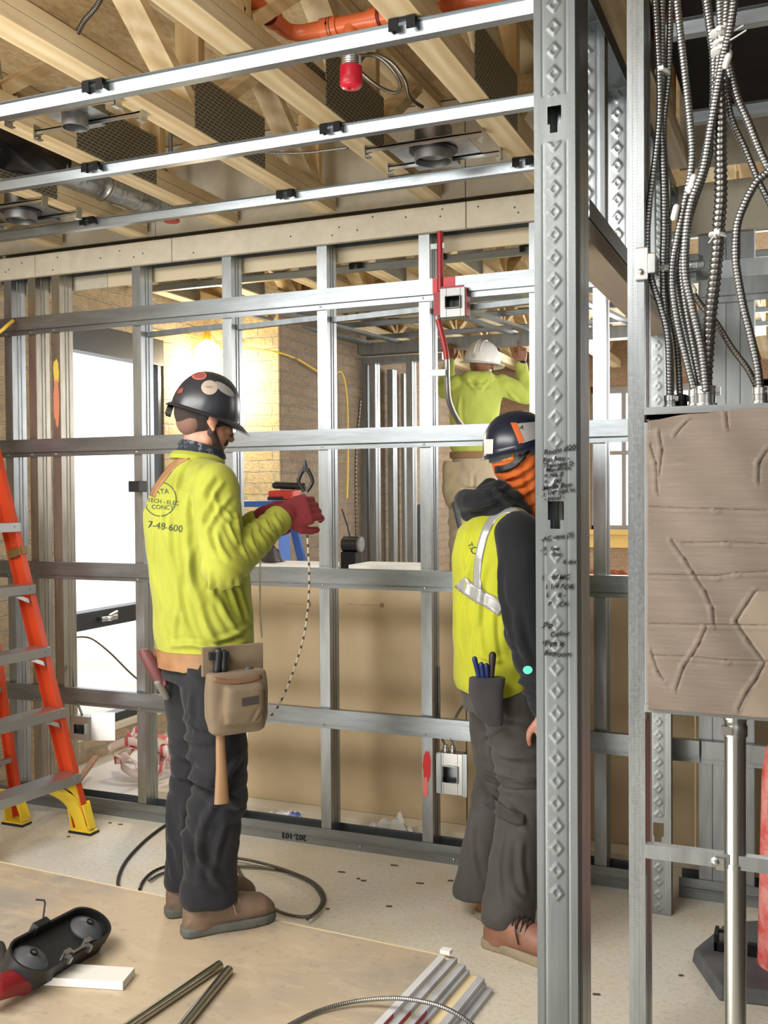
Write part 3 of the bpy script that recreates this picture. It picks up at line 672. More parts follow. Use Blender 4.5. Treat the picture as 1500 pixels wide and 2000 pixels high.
cb_ = MB().add(P, F).build('cardboard_sheet', [CB, plain('pale_cardboard_back', '8d7f6f', 0.85, 0, 0.05, 90)], smooth=True, angle=80)
FL = [(ony(x, y, 2.038).x, ony(x, y, 2.038).z) for x, y in [(1476, 1155), (1440, 1212), (1494, 1293), (1446, 1400), (1600, 1400), (1600, 1150)]]
for pl in cb_.data.polygons:
    a_, b_ = pl.center.x, pl.center.z; ins = False
    for i in range(6):
        (xa_, ya_), (xb_, yb_) = FL[i], FL[(i+1) % 6]
        if (ya_ > b_) != (yb_ > b_) and a_ < (xb_-xa_)*(b_-ya_)/(yb_-ya_)+xa_: ins = not ins
    if ins: pl.material_index = 1
sd = cb_.modifiers.new('s', 'SOLIDIFY'); sd.thickness = 0.003; tag(cb_, 'creased brown cardboard covering the front of the electrical panel', 'cardboard')
# upper strut and lower strap
zs = ony(1300, 523, 2.11).z
m = MB(); m.sweep([(0, 0), (0, -0.036), (0.004, -0.036), (0.004, -0.004), (0.03, -0.004), (0.03, 0)], (-0.21, 2.165, zs+0.016), (0, 1, 0), (0, 0, 1), (1, 0, 0), 0.75)
us = m.build('strut_channel', ZND); tag(us, 'slotted steel strut behind the hanging armoured cables', 'strut')
m = MB().cyl((-0.275, 2.12, zs+0.002), (-0.19, 2.12, zs+0.002), 0.009, 14)
for k in range(6): m.lathe([(0.0093, 0), (0.0098, 0.002), (0.0093, 0.004)], (-0.265+k*0.012, 2.12, zs+0.002), (1, 0, 0), 14)
tag(m.build('threaded_rod', ZND, smooth=True), 'short ribbed steel rod clamped to the narrow stud', 'rod')
m = MB().box(-0.318, -0.292, 2.062, 2.069, zs-0.03, zs+0.035); m.lathe([(0.006, 0), (0.006, 0.005), (0.002, 0.007)], (-0.306, 2.062, zs-0.014), (0, -1, 0), 12); m.box(-0.292, -0.278, 2.062, 2.13, zs-0.018, zs+0.022)
tag(m.build('clamp_bracket', CONDUIT, bevel=0.002), 'small steel clamp screwed on the narrow stud at cable height', 'clamp')
zl = ony(1300, 1665, 2.058).z
o = MB().sweep([(0, 0), (0, -0.028), (0.002, -0.028), (0.002, -0.002), (0.02, -0.002), (0.02, 0)], (-0.30, 2.056, zl+0.012), (0, 1, 0), (0, 0, 1), (1, 0, 0), 0.6).build('support_strap', ZND); tag(o, 'flat steel strap bracing the vertical conduit low down', 'strap')
m = MB(); m.lathe([(0.009, 0), (0.009, 0.004), (0.005, 0.007), (0.001, 0.008)], (ony(1397, 1677, 2.05).x, 2.056, zl-0.004), (0, -1, 0), 14); tag(m.build('bolt', CONDUIT, o), 'shiny round bolt', None)
xc = ony(1436, 1700, 2.075).x
cd = MB().cyl((xc, 2.075, 0.012), (xc, 2.075, pb-0.02), 0.0205, 28).build('conduit', CONDUIT, smooth=True); tag(cd, 'thick shiny vertical conduit under the cardboard covered panel', 'conduit')
m = MB().lathe([(0.023, -0.02), (0.0235, -0.018), (0.0235, 0.0), (0.0215, 0.003), (0.0215, 0.012), (0.025, 0.014), (0.025, 0.019)], (xc, 2.075, pb-0.02), (0, 0, 1), 28); m.box(xc-0.024, xc-0.004, 2.049, 2.056, pb-0.035, pb-0.018); m.build('coupling', CONDUIT, cd, smooth=True)
m = MB().lathe([(0.0208, 0), (0.0222, 0.001), (0.0222, 0.010), (0.0208, 0.011)], (xc, 2.075, zl-0.018), (0, 0, 1), 28); m.box(xc-0.034, xc-0.019, 2.051, 2.055, zl-0.019, zl+0.004); m.build('pipe_clamp', CONDUIT, cd, smooth=True)

# hanging armoured cables
def P2(L, Y0, dy=0.0): return [ony(x, y, Y0+dy*math.sin(i)) for i, (x, y) in enumerate(L)]
CB_ = [
 ('thin armoured cable at the far left of the hanging bundle', [(1276, -40), (1279, 0), (1287, 130), (1288, 220), (1281, 300), (1268, 400), (1264, 480), (1271, 540), (1290, 600), (1304, 660), (1308, 776)], .0070, 2.105, STEEL),
 ('armoured cable second from left, dropping straight to the first connector', [(1294, -40), (1293, 0), (1292, 150), (1290, 240), (1296, 350), (1297, 450), (1295, 520), (1298, 600), (1308, 690), (1310, 776)], .0078, 2.120, STEEL),
 ('armoured cable in the left bundle joined at the white tie', [(1312, -40), (1310, 0), (1305, 150), (1296, 240), (1298, 330), (1303, 430), (1302, 520), (1310, 600), (1322, 680), (1328, 772)], .0072, 2.135, STEEL),
 ('loosely bowed smooth armoured cable between the two bundles', [(1320, -40), (1322, 0), (1335, 120), (1348, 240), (1352, 300), (1347, 350), (1332, 420), (1322, 470), (1313, 520), (1314, 570), (1325, 640), (1345, 720), (1358, 770)], .0078, 2.095, STEEL),
 ('armoured cable leaving the right bundle toward the lower left', [(1376, -40), (1380, 0), (1388, 60), (1395, 120), (1393, 220), (1379, 300), (1360, 370), (1342, 420), (1330, 480), (1322, 530), (1330, 600), (1348, 680), (1366, 765)], .0095, 2.125, STEEL),
 ('grey armoured cable at the middle of the right bundle', [(1405, -40), (1406, 0), (1408, 70), (1402, 140), (1396, 230), (1380, 320), (1353, 400), (1336, 470), (1331, 530), (1340, 600), (1357, 690), (1372, 765)], .0085, 2.105, STEEL),
 ('thickest black and silver flexible conduit running straight down', [(1403, 150), (1407, 220), (1407, 300), (1408, 380), (1404, 440), (1401, 490), (1394, 560), (1387, 620), (1382, 690), (1377, 768)], .0135, 2.085, plain('flex_conduit_steel', '8f8d88', 0.3, 1.0)),
 ('armoured cable crossing over the right bundle from the top', [(1438, -40), (1434, 0), (1425, 60), (1413, 110), (1402, 170), (1390, 240), (1374, 330), (1352, 390), (1341, 450), (1338, 530), (1352, 600), (1370, 680), (1380, 765)], .0090, 2.070, STEEL),
 ('armoured cable curving out to the right edge of the photo', [(1419, -40), (1420, 0), (1417, 80), (1424, 130), (1440, 190), (1462, 240), (1482, 290), (1510, 350), (1540, 420)], .0085, 2.100, STEEL),
 ('thin dark armoured cable sloping to the right behind the ties', [(1418, 140), (1422, 200), (1432, 240), (1455, 290), (1480, 350), (1505, 400), (1540, 470)], .0070, 2.130, STEEL),
 ('armoured cable entering at right and bending down to the far connector', [(1530, 290), (1500, 335), (1478, 355), (1456, 395), (1440, 440), (1437, 500), (1441, 540), (1452, 600), (1467, 660), (1480, 720), (1485, 772)], .0085, 2.085, STEEL),
 ('short dark ribbed cable slanting across the grouped studs', [(1330, 535), (1346, 558), (1365, 590), (1395, 625), (1430, 680), (1460, 720), (1478, 755)], .0065, 2.115, DARKCABLE),
]
for i, (lb, L, r, Y, mt) in enumerate(CB_):
    tag(cable('armoured_cable', P2(L, Y), r, mt, pitch=0.0066 if r < .012 else .0115, n=10, depth=0.085 if r < .012 else .12), lb, 'cable', 'armoured cables hanging to the panel')
TIE = plain('white_nylon', 'e6e4de', 0.5)
for i, (x, y, r, Y, lb) in enumerate(((1294, 142, .014, 2.12, 'white cable tie around the left cable bundle'), (1405, 68, .0165, 2.105, 'upper white cable tie on the right cable bundle'), (1410, 88, .0165, 2.105, 'middle white cable tie on the right cable bundle'), (1409, 104, .019, 2.10, 'long tailed white cable tie on the right cable bundle'), (1402, 460, .016, 2.085, 'white cable tie on the thick flexible conduit'), (1352, 370, .013, 2.10, 'white wrap low on the cables crossing left'))):
    c = ony(x, y, Y); m = MB().lathe([(r, -0.003), (r+0.0015, -0.002), (r+0.0015, 0.002), (r, 0.003)], c, (0.15, 0, 1), 20, ax=(1, 0, -0.15), sy=1.5)
    m.box(c.x-0.004, c.x+0.005, Y-r*1.5-0.006, Y-r*1.5+0.002, c.z-0.004, c.z+0.004)
    if i in (1, 2, 3): m.beam((c.x, Y-r*1.5-0.003, c.z), (c.x+0.030+0.006*i, Y-r*1.5-0.01, c.z+0.008+0.004*i), 0.004, 0.0015)
    if i == 4: m.beam((c.x, Y-r*1.5-0.003, c.z), (c.x-0.014, Y-r*1.5-0.01, c.z-0.02), 0.005, 0.0015)
    tag(m.build('cable_tie', TIE, smooth=True), lb, 'cable tie', 'white ties on the hanging cables')
LABELW = plain('white_tape', 'dcdad4', 0.6)
for (x, y, dx, dy, Y, lb) in ((1347, 372, 8, -26, 2.085, 'white tape flag on the cables above the strut'), (1316, 425, 5, -20, 2.085, 'white tape flag left of the other flag'), (1417, 128, 6, -18, 2.06, 'white tape tag with black marking on the right bundle'), (1347, 556, 8, 12, 2.105, 'white tape wrap at the head of the short dark cable')):
    a, b = ony(x, y, Y), ony(x+dx, y+dy, Y); o = MB().caps(a, b, 0.0065, 0.0065, 12).build('tape_flag', LABELW, smooth=True); tag(o, lb, 'tape')
for i, (x, r, h, Y, lb) in enumerate(((1309, .0125, .026, 2.11, 'small steel cable connector at the left end of the panel top'), (1329, .015, .028, 2.135, 'dark steel connector second from left on the panel top'), (1358, .014, .034, 2.10, 'steel connector left of the large one on the panel top'), (1378, .021, .040, 2.095, 'largest steel connector on the panel top under the thick flexible conduit'), (1485, .015, .032, 2.09, 'steel connector at the right of the panel top'))):
    c = ony(x, 780, Y); m = MB().lathe([(r*1.1, 0), (r*1.1, 0.006), (r*0.9, 0.007), (r*0.92, h*0.6), (r, h*0.62), (r, h), (r*0.7, h+0.002)], (c.x, Y, pt), (0, 0, 1), 20)
    m.box(c.x+r*0.85, c.x+r*1.35, Y-0.008, Y+0.006, pt+h*0.55, pt+h*0.95); m.cyl((c.x+r*1.1, Y-0.012, pt+h*0.75), (c.x+r*1.1, Y-0.006, pt+h*0.75), 0.004, 10)
    tag(m.build('cable_connector', CONDUIT if i != 1 else BLACKM, smooth=True), lb, 'connector', 'connectors on the panel top')

# ================================================================ ELECTRICAL BOXES ON THE LONG WALL
def box_pts(x0, y0, x1, y1, Y):
    a, b = ony(x0, y0, Y), ony(x1, y1, Y); return a.x, b.x, b.z, a.z
# grey switch box, low, by the red spray
x0, x1, z0, z1 = box_pts(856, 1470, 903, 1552, 3.80)
def outlet(x0, x1, z0, z1, y, mat, label, ring=None):
    r = MB(); d = 0.055; th = 0.002
    r.box(x0, x1, y+d-th, y+d, z0, z1); r.box(x0, x0+th, y, y+d, z0, z1); r.box(x1-th, x1, y, y+d, z0, z1); r.box(x0, x1, y, y+d, z0, z0+th); r.box(x0, x1, y, y+d, z1-th, z1)
    o = r.build('electrical_box', ZN if ring is None else ring); tag(o, label, 'electrical box')
    w, h = x1-x0, z1-z0; m = MB(); a, b, c_, e = x0+w*.24, x1-w*.16, z0+h*.30, z1-h*.30
    f = -0.004
    m.box(x0-0.003, a, y+f, y, z0-0.003, z1+0.003); m.box(b, x1+0.003, y+f, y, z0-0.003, z1+0.003); m.box(a, b, y+f, y, z0-0.003, c_); m.box(a, b, y+f, y, e, z1+0.003)
    m.box(a-0.003, a, y-0.018, y, c_-0.003, e+0.003); m.box(b, b+0.003, y-0.018, y, c_-0.003, e+0.003); m.box(a, b, y-0.018, y, c_-0.003, c_); m.box(a, b, y-0.018, y, e, e+0.003)
    m.build('device_ring', CONDUIT if ring is None else ring, o, bevel=0.001)
    return o
eb = outlet(x0, x1, z0, z1, 3.795, None, 'galvanised switch box with square opening beside the red spray mark')
MB().box(x1+0.004, x1+0.022, 3.79, 3.792, z0-0.006, z1+0.006).build('side_plate', ZN, eb); MB().box(x0-0.004, x0+0.016, 3.786, 3.788, z0, z1).build('side_plate', ZN, eb)
for k, xx in enumerate((x0+0.025, x0+0.055)): MB().lathe([(0.013, 0), (0.013, 0.02), (0.010, 0.022), (0.010, 0.03)], (xx, 3.82, z1), (0, 0, 1), 14).build('connector', CONDUIT, eb, smooth=True)
tag(cable('armoured_cable', [(x0+0.055, 3.82, z1+0.025), ony(880, 1430, 3.83), ony(890, 1402, 3.89), ony(905, 1378, 3.97), ony(930, 1362, 3.99), ony(960, 1350, 3.98)], .006, STEEL), 'armoured cable curving from the switch box to behind the vested worker', 'cable')
tag(cable('armoured_cable', [(x0+0.022, 3.82, z1+0.025), ony(860, 1430, 3.86), ony(858, 1405, 3.895), ony(857, 1300, 3.90)], .006, STEEL), 'short armoured cable rising from the switch box along the stud', 'cable')
# red stained box high on the wall
x0, x1, z0, z1 = box_pts(862, 566, 908, 616, 3.77)
REDM = plain('dark_red_overspray_box', '7d2a30', 0.45, 0.4)
rb = outlet(x0, x1, z0, z1, 3.765, None, 'square electrical box stained dark red under the top rail', ring=plain('grey_ring_steel', '8a8b8a', 0.4, 0.7))
m = MB().box(ony(843, 0, 3.79).x, x0, 3.79, 3.793, z0+0.012, z1-0.004); 
m.build('side_bracket', REDM, rb); MB().box(x1-0.001, x1+0.008, 3.765, 3.815, z0, z1).box(x0, x1, 3.762, 3.765, z1-0.002, z1+0.01).build('red_side', REDM, rb)
m = MB().box(x0+0.03, x1-0.03, 3.815, 3.818, z0+0.02, z1-0.02); m.build('box_interior', BLACK, rb)
REDP = plain('dark_red_pipe_paint', '9c2f34', 0.4, 0.2)
xr_ = ony(869, 600, 3.86).x
o = tag(MB().cyl((xr_+0.002, 3.80, z1), (xr_+0.002, 3.80, 2.53), 0.0125, 16).build('conduit', REDP, smooth=True), 'dark red stained conduit rising from the red box', 'conduit')
o = tag(MB().tube(catmull([(xr_-0.008, 3.80, z0-0.002), ony(871, 690, 3.80), ony(873, 740, 3.81), ony(876, 780, 3.84), ony(890, 815, 3.90), ony(905, 835, 3.97), ony(925, 850, 4.05)], 0.015), 0.0115, 14).build('conduit', plain('grey_flex', '9d9c98', 0.35, 0.8), smooth=True), 'grey conduit curving down below the red box', 'conduit')
o.data.materials.append(REDP)
zr = ony(870, 700, 3.80).z
for p in o.data.polygons:
    if p.center.z > zr: p.material_index = 1
tag(MB().box(ony(834, 0, 3.79).x, ony(868, 0, 3.79).x, 3.775, 3.779, ony(850, 735, 3.78).z, ony(850, 722, 3.78).z).build('pipe_strap', ZND, bevel=0.001), 'small flat steel strap holding the grey conduit to the stud', 'strap')
tag(MB().box(ony(838, 0, 3.8).x, ony(866, 0, 3.8).x, 3.795, 3.799, ony(850, 487, 3.8).z, ony(850, 476, 3.8).z).build('pipe_strap', ZND, bevel=0.001), 'small flat steel strap at the very top of the stud', 'strap')
# left box near the ladder
x0, x1, z0, z1 = box_pts(142, 1398, 176, 1446, 3.78)
lb = outlet(x0, x1, z0, z1, 3.775, None, 'galvanised box with slotted side bracket beside the orange ladder')
m = MB().obox((x1+0.06, 3.80, (z0+z1)/2+0.012), (0.052, 0.02, 0), (0, 0.0012, 0), (0, 0, (z1-z0)/2+0.012)); m.build('slotted_bracket', CONDUIT, lb)
m = MB()
for i in range(3):
    for j in range(2): m.obox((x1+0.035+0.026*i, 3.791+0.01*i, (z0+z1)/2+0.03-0.045*j), (0.007, 0.0027, 0), (0, 0.001, 0), (0, 0, 0.012))
m.build('slots', BLACK, lb)
tag(cable('armoured_cable', [(x0+0.03, 3.81, z1), ony(151, 1370, 3.82), ony(146, 1340, 3.84), ony(142, 1300, 3.87)], .006, STEEL), 'armoured cable dropping into the box beside the ladder', 'cable')
tag(wire('loose_cable', [ony(139, 1248, 3.90), ony(155, 1244, 3.95), ony(180, 1248, 4.0), ony(215, 1275, 4.0), ony(250, 1310, 3.97), ony(276, 1333, 3.93)], 0.0045, DARKCABLE), 'thin dark cable drooping across the bright window', 'cable')
YEL = plain('yellow_cable', 'd9b645', 0.5)
tag(wire('extension_cord', [ony(80, 636, 3.99), ony(110, 640, 4.1), (-3.66, 4.5, 2.50), (-3.66, 5.0, 2.49), (-3.66, 5.5, 2.52), (-3.62, 5.82, 2.50), (-3.2, 5.80, 2.42), (-3.15, 6.0, 2.40)], 0.006, YEL), 'yellow cord running over the tall window from the left wall', 'cord')
tag(wire('extension_cord', [ony(-30, 665, 3.70), ony(0, 648, 3.72), ony(14, 636, 3.74), ony(26, 626, 3.78)], 0.009, YEL), 'yellow cord end tied to the left end of the top rail', 'cord')
tag(wire('extension_cord', [(-3.16, 6.05, 2.40), (-3.15, 6.5, 2.33), (-3.14, 6.7, 2.38), (-3.12, 6.75, 2.2), (-3.10, 6.72, 1.8), (-3.1, 6.7, 1.45)], 0.007, YEL), 'yellow cord hanging down the dark side of the brick pillar', 'cord')
# ================================================================ CEILING SERVICES
ORANGE = plain('orange_sprinkler_pipe', 'd2693c', 0.35, 0, 0.03, 20); RUBBER = plain('dark_red_ring', '6b1d18', 0.5)
zp = 2.80; Yp = 2.60
tee = ony(685, 45, Yp); zp = tee.z
m = MB(); el = Vector((ony(575, 62, Yp).x, Yp, zp))
m.tube(catmull([(el.x-0.01, 0.9, zp), (el.x-0.01, 2.2, zp), (el.x-0.01, 2.54, zp), (el.x-0.006, 2.575, zp), (el.x+0.006, Yp-0.008, zp), (el.x+0.035, Yp, zp), (el.x+0.08, Yp, zp), (tee.x, Yp, zp), (-0.42, Yp, zp)], 0.03), 0.0225, 18)
pp = m.build('sprinkler_pipe', ORANGE, smooth=True); tag(pp, 'glossy orange sprinkler pipe with elbow above the nearest ceiling channel', 'pipe')
for c, d in (((el.x-0.01, 2.47, zp), (0, 1, 0)), ((el.x+0.085, Yp, zp), (1, 0, 0)), ((tee.x-0.07, Yp, zp), (1, 0, 0)), ((tee.x+0.055, Yp, zp), (1, 0, 0))): MB().lathe([(0.022, 0), (0.0275, 0.002), (0.0275, 0.03), (0.022, 0.032)], c, d, 20).build('pipe_collar', ORANGE, pp, smooth=True)
for c, d in (((el.x-0.01, 2.465, zp), (0, 1, 0)), ((el.x+0.118, Yp, zp), (1, 0, 0)), ((tee.x+0.088, Yp, zp), (1, 0, 0))): MB().lathe([(0.023, 0), (0.0282, 0.001), (0.0282, 0.004), (0.023, 0.005)], c, d, 20).build('seal_ring', RUBBER, pp, smooth=True)
MB().cyl((tee.x, Yp, zp), (tee.x, Yp, zp-0.07), 0.021, 18).build('tee_branch', ORANGE, pp, smooth=True)
def sprinkler(x, y, ztop, label, s=1.0):
    r = empty('fire_sprinkler', (x, y, ztop-0.1*s), label, 'sprinkler', 'capped sprinkler heads')
    zt = 0.1*s; m = MB().lathe([(0.012*s, zt), (0.012*s, zt-0.02*s), (0.022*s, zt-0.024*s)]+[(0.0265*s if k % 2 else 0.0245*s, zt-0.026*s-0.003*k*s) for k in range(10)]+[(0.02*s, zt-0.056*s)], (0, 0, 0), (0, 0, 1), 20); m.build('threaded_body', CONDUIT, r, smooth=True, angle=30)
    MB().lathe([(0.02*s, 0.05*s), (0.0285*s, 0.048*s), (0.0285*s, 0.004*s), (0.024*s, -0.002*s), (0.010*s, -0.004*s), (0.007*s, 0.001*s), (0.001, 0.001*s)], (0, 0, 0), (0, 0, 1), 24).build('protective_cap', plain('red_plastic_cap', 'd8243c', 0.3, 0, 0, 60, 0, Transmission_Weight=0.15), r, smooth=True, angle=50)
    return r
c = ony(685, 100, Yp); sprinkler(tee.x, Yp, zp-0.065, 'red capped sprinkler head hanging from the orange tee', 1.12)
r = sprinkler(-0.36, 2.9, ony(1275, 0, 2.9).z+0.02, 'red capped sprinkler head half hidden behind the narrow stud, top right', 1.3)
q = ony(335, 432, 3.7); 
tag(MB().lathe([(0.001, 0.0), (0.032, -0.004), (0.036, 0.0), (0.030, 0.014), (0.020, 0.020), (0.012, 0.03)][::-1], (q.x, 3.7, q.z), (0, 0, 1), 24).build('fire_sprinkler', plain('dull_red_cap', 'b8453a', 0.4), smooth=True), 'dull red sprinkler disc peeking under the farthest channel, left', 'sprinkler', 'capped sprinkler heads')
MB().cyl((q.x, 3.7, q.z+0.028), (q.x, 3.7, 3.058), 0.010, 14).build('drop_pipe', ZND, bpy.data.objects['fire_sprinkler.002'] if 'fire_sprinkler.002' in bpy.data.objects else None, smooth=True)
# spiral duct and black wrapped end
DUCT = zinc('spiral_duct_steel', 'b9bec1', 0.28, (3, 0.3, 3))
a, b = onz(105, 322, 2.80), onz(352, 409, 2.80); a.z = b.z = 2.80; d = (b-a); L = d.length; pts = []; rad = []
n = int(L/0.012)
for i in range(n+1): pts.append(a.lerp(b, i/n)); rad.append(0.072 if i % 9 else 0.0755)
du = MB().tube(pts, 0.072, 32, radii=rad).build('spiral_duct', DUCT, smooth=True, angle=60); tag(du, 'shiny spiral duct running between the trusses at upper left', 'duct')
m = MB().lathe([(0.077, 0), (0.080, 0.004), (0.080, 0.016), (0.077, 0.02)], a.lerp(b, 0.33), d, 32); m.build('draw_band', CONDUIT, du, smooth=True)
m = MB(); u = d.normalized(); rs = random.Random(5); n = 36; R = []
for j, (s_, rr) in enumerate([(-0.42, 0.05), (-0.40, 0.085), (-0.33, 0.105), (-0.25, 0.11), (-0.18, 0.10), (-0.12, 0.09), (-0.07, 0.078), (-0.03, 0.075), (0.02, 0.0745)]):
    ax = u.orthogonal().normalized(); ay = u.cross(ax); R.append([a+u*s_+(ax*math.cos(2*PI*k/n)+ay*math.sin(2*PI*k/n))*rr*(1+0.09*math.sin(k*5+j*1.7)*(0.4+rs.random()*0.6)) for k in range(n)])
m.rings(R); wb_ = m.build('duct_wrap', plain('black_poly_sheet', '141518', 0.22), smooth=True, angle=70); tag(wb_, 'crumpled black plastic tied over the open end of the spiral duct', 'plastic wrap')
DK = plain('dark_bay_black', '15110f', 0.85)  # black for boxes added to fill the dark void between trusses
tag(MB().box(-0.385, -0.035, 2.35, 3.75, 2.80, 3.05).build('dark_bay_box', DK, bevel=0.02), 'black box added for the dark truss bay at top right', 'duct')
tag(MB().box(0.085, 0.43, 1.2, 3.75, 2.70, 3.05).build('dark_bay_box', DK, bevel=0.02), 'second black box added for the dark truss bay, above the cables', 'duct')
# recessed light housings
def downlight(c, rot, label, s=1.0, black=True):
    r = empty('recessed_light', c, label, 'light', 'recessed light housings', rot)
    m = MB(); n = 30; 
    # tray plate with a round hole approximated by a ring fan
    P = []; F = []; R1 = 0.066*s
    for k in range(n):
        th = 2*PI*k/n; P.append((math.cos(th)*R1, math.sin(th)*R1, 0.03)); q = 1/max(abs(math.cos(th))/(0.14*s), abs(math.sin(th))/(0.11*s)); P.append((math.cos(th)*q-0.0, math.sin(th)*q, 0.03))
    for k in range(n): a_, b_ = 2*k, 2*((k+1) % n); F.append((a_, b_, b_+1, a_+1))
    m.add(P, F); o = m.build('mounting_tray', ZN, r); sd = o.modifiers.new('s', 'SOLIDIFY'); sd.thickness = 0.0015
    MB().lathe([(0.064*s, 0.10), (0.064*s, -0.012), (0.060*s, -0.012), (0.060*s, 0.095), (0.001, 0.095)], (0, 0, 0), (0, 0, 1), 32).build('housing_can', plain('can_aluminium', '9a9b9a', 0.35, 0.9), r, smooth=True, angle=40)
    if black: MB().lathe([(0.0645*s, 0.027), (0.082*s, 0.026), (0.082*s, 0.022), (0.0645*s, 0.020)], (0, 0, 0), (0, 0, 1), 32).build('black_ring', BLACK, r, smooth=True, angle=40)
    MB().lathe([(0.001, 0.03), (0.05*s, 0.03), (0.052*s, 0.01), (0.030*s, 0.016)], (0, 0, 0), (0, 0, 1), 24).build('reflector', plain('inner_grey', '77787a', 0.4, 0.5), r, smooth=True)
    jb = MB().box(-0.13*s, 0.03*s, 0.115*s, 0.20*s, 0.031, 0.10).build('junction_box', ZND, r, bevel=0.003)
    MB().box(-0.05, 0.01, 0.1140*s, 0.1148*s, 0.05, 0.075).build('label_sticker', WHITE, jb)
    for i, y in enumerate((-0.095*s, 0.105*s)):
        b = MB().box(-0.205, 0.205, y-0.009, y+0.009, 0.024, 0.028); b.box(-0.205, 0.205, y-0.009, y-0.007, 0.014, 0.028); b.box(-0.1, 0.19, y-0.005, y+0.005, 0.029, 0.032)
        b = b.build('hanger_bar', CONDUIT, r)
        for sx_ in (-1, 1):
            e = MB().box(sx_*0.205-0.002, sx_*0.205+0.002, y-0.016, y+0.016, 0.0, 0.045); e.box(min(sx_*0.205, sx_*0.19), max(sx_*0.205, sx_*0.19), y-0.014, y+0.014, 0.0, 0.003); e.cyl((sx_*0.2, y, 0.02), (sx_*0.185, y, 0.02), 0.006, 10); e.build('nail_bracket', CONDUIT, b)
    return r
c = onz(884, 308, 2.622)
downlight((-1.16, 3.22, 2.622), 0.0, 'recessed light housing with black ring between trusses, right of the red cap', 1.0)
downlight((-2.94, 3.23, 2.622), 0.0, 'recessed light housing hanging at the left edge under the duct', 1.0)
o = downlight((-2.06, 2.50, 2.63), 0.0, 'half seen recessed light can just below the nearest channel, left', 0.62, False)
# loose ceiling cables
tag(cable('armoured_cable', [ony(185, -60, 2.2), ony(200, -20, 2.2), ony(190, 10, 2.2), ony(165, 40, 2.2), ony(150, 66, 2.2)], .008, DARKCABLE), 'short dark cable end poking down between trusses at top left', 'cable')
tag(wire('loose_wire', [ony(-20, 60, 2.5), ony(-3, 110, 2.5), ony(2, 150, 2.5), ony(15, 175, 2.5), ony(36, 190, 2.52)], .004, STEEL), 'grey wire curving down at the top left edge', 'wire')
tag(wire('loose_wire', [ony(700, 108, 2.72), ony(735, 110, 2.74), ony(765, 135, 2.76), ony(782, 165, 2.78), ony(775, 182, 2.8), ony(745, 172, 2.8), ony(715, 150, 2.78), ony(700, 130, 2.76), ony(720, 105, 2.8), ony(760, 118, 2.82), ony(790, 155, 2.86), ony(800, 190, 2.9), ony(830, 212, 2.95)], .0055, DARKCABLE), 'coiled dark cable hanging beside the red sprinkler cap', 'wire')
tag(cable('armoured_cable', [ony(500, 297, 3.15), ony(550, 299, 3.15), ony(600, 298, 3.15), ony(640, 293, 3.15), ony(680, 288, 3.15)], .005, STEEL), 'thin ribbed cable crossing two trusses behind the middle channel', 'cable')

# ================================================================ BEHIND THE STUD WALL: BOARDS, DEBRIS
KRAFT = NT('kraft_cardboard'); v = KRAFT.coords(); KRAFT.set(Base_Color=KRAFT.mix(KRAFT.ramp(KRAFT.noise(v, 2.5, 4), [(0.3, 0.0), (0.75, 1.0)]), lin('b8a27f'), lin('c7b391')), Roughness=0.7); KRAFT.bump(KRAFT.noise(KRAFT.coords((1, 1, 60)), 5, 2), 0.05, 0.002); KRAFT = KRAFT.m
def xo(px, Y): return ony(px, 1300, Y).x
bk = [(-2.50, xo(640, 4.2), 4.235, 'large brown cardboard sheet standing behind the lime-shirted worker'), (xo(640, 4.2)+0.003, xo(905, 4.2), 4.228, 'large brown cardboard sheet with faint printed line, standing mid wall'), (xo(905, 4.2)+0.003, -0.42, 4.236, 'large brown cardboard sheet standing behind the vested worker'), (-0.415, 0.30, 4.238, 'dark brown cardboard sheet in shade behind the grouped studs')]
for x0, x1, y, lb in bk:
    o = MB().box(x0, x1, y, y+0.006, 0.028, 1.135).build('cardboard_sheet', KRAFT); tag(o, lb, 'cardboard', 'cardboard sheets behind the stud wall')
    if 'mid wall' in lb:
        pr = plain('faint_print', '8c6f50', 0.8); q0 = ony(680, 1182, 4.226); text('printed_line', '- - - -  - - - - - - -  @', 0.022, pr, frame(q0, (1, 0, 0), (0, 0, 1)), o)
    if 'lime' in lb:
        q0 = ony(556, 1181, 4.233); text('printed_line', '- - - -  - - - -  @', 0.022, plain('faint_print', '8c6f50', 0.8), frame(q0, (1, 0, 0), (0, 0, 1)), o)
for i in range(5):
    y = 4.246+i*0.052; o = MB().box(-2.48, -0.44+0.02*i, y, y+0.046, 0.028, 1.13-0.003*i).build('board_bundle', GYPP, bevel=0.003)
    tag(o, ['first', 'second', 'third', 'fourth', 'last'][i]+' cream board bundle behind the cardboard counted from the stud wall', 'board', 'board bundles standing behind the cardboard')
tag(MB().box(-3.0, 0.3, 4.12, 4.52, 0.0, 0.026).build('floor_board', plain('cream_floor_board', 'cfc5b0', 0.8), bevel=0.003), 'cream board lying under the standing cardboard sheets', 'board')
w0, w1 = ony(682, 1095, 4.26).x, ony(822, 1095, 4.26).x
tag(MB().box(w0, w1, 4.25, 4.49, 1.135, 1.165).build('white_board', plain('white_board', 'e8e9e4', 0.6), bevel=0.003), 'white board offcut lying on the standing bundles', 'board')
tag(MB().box(ony(500, 1095, 4.26).x, ony(622, 1095, 4.26).x, 4.25, 4.49, 1.135, 1.16).build('white_board', plain('white_board', 'e8e9e4', 0.6), bevel=0.003), 'white board lying on the bundles behind the red gloved hand', 'board')
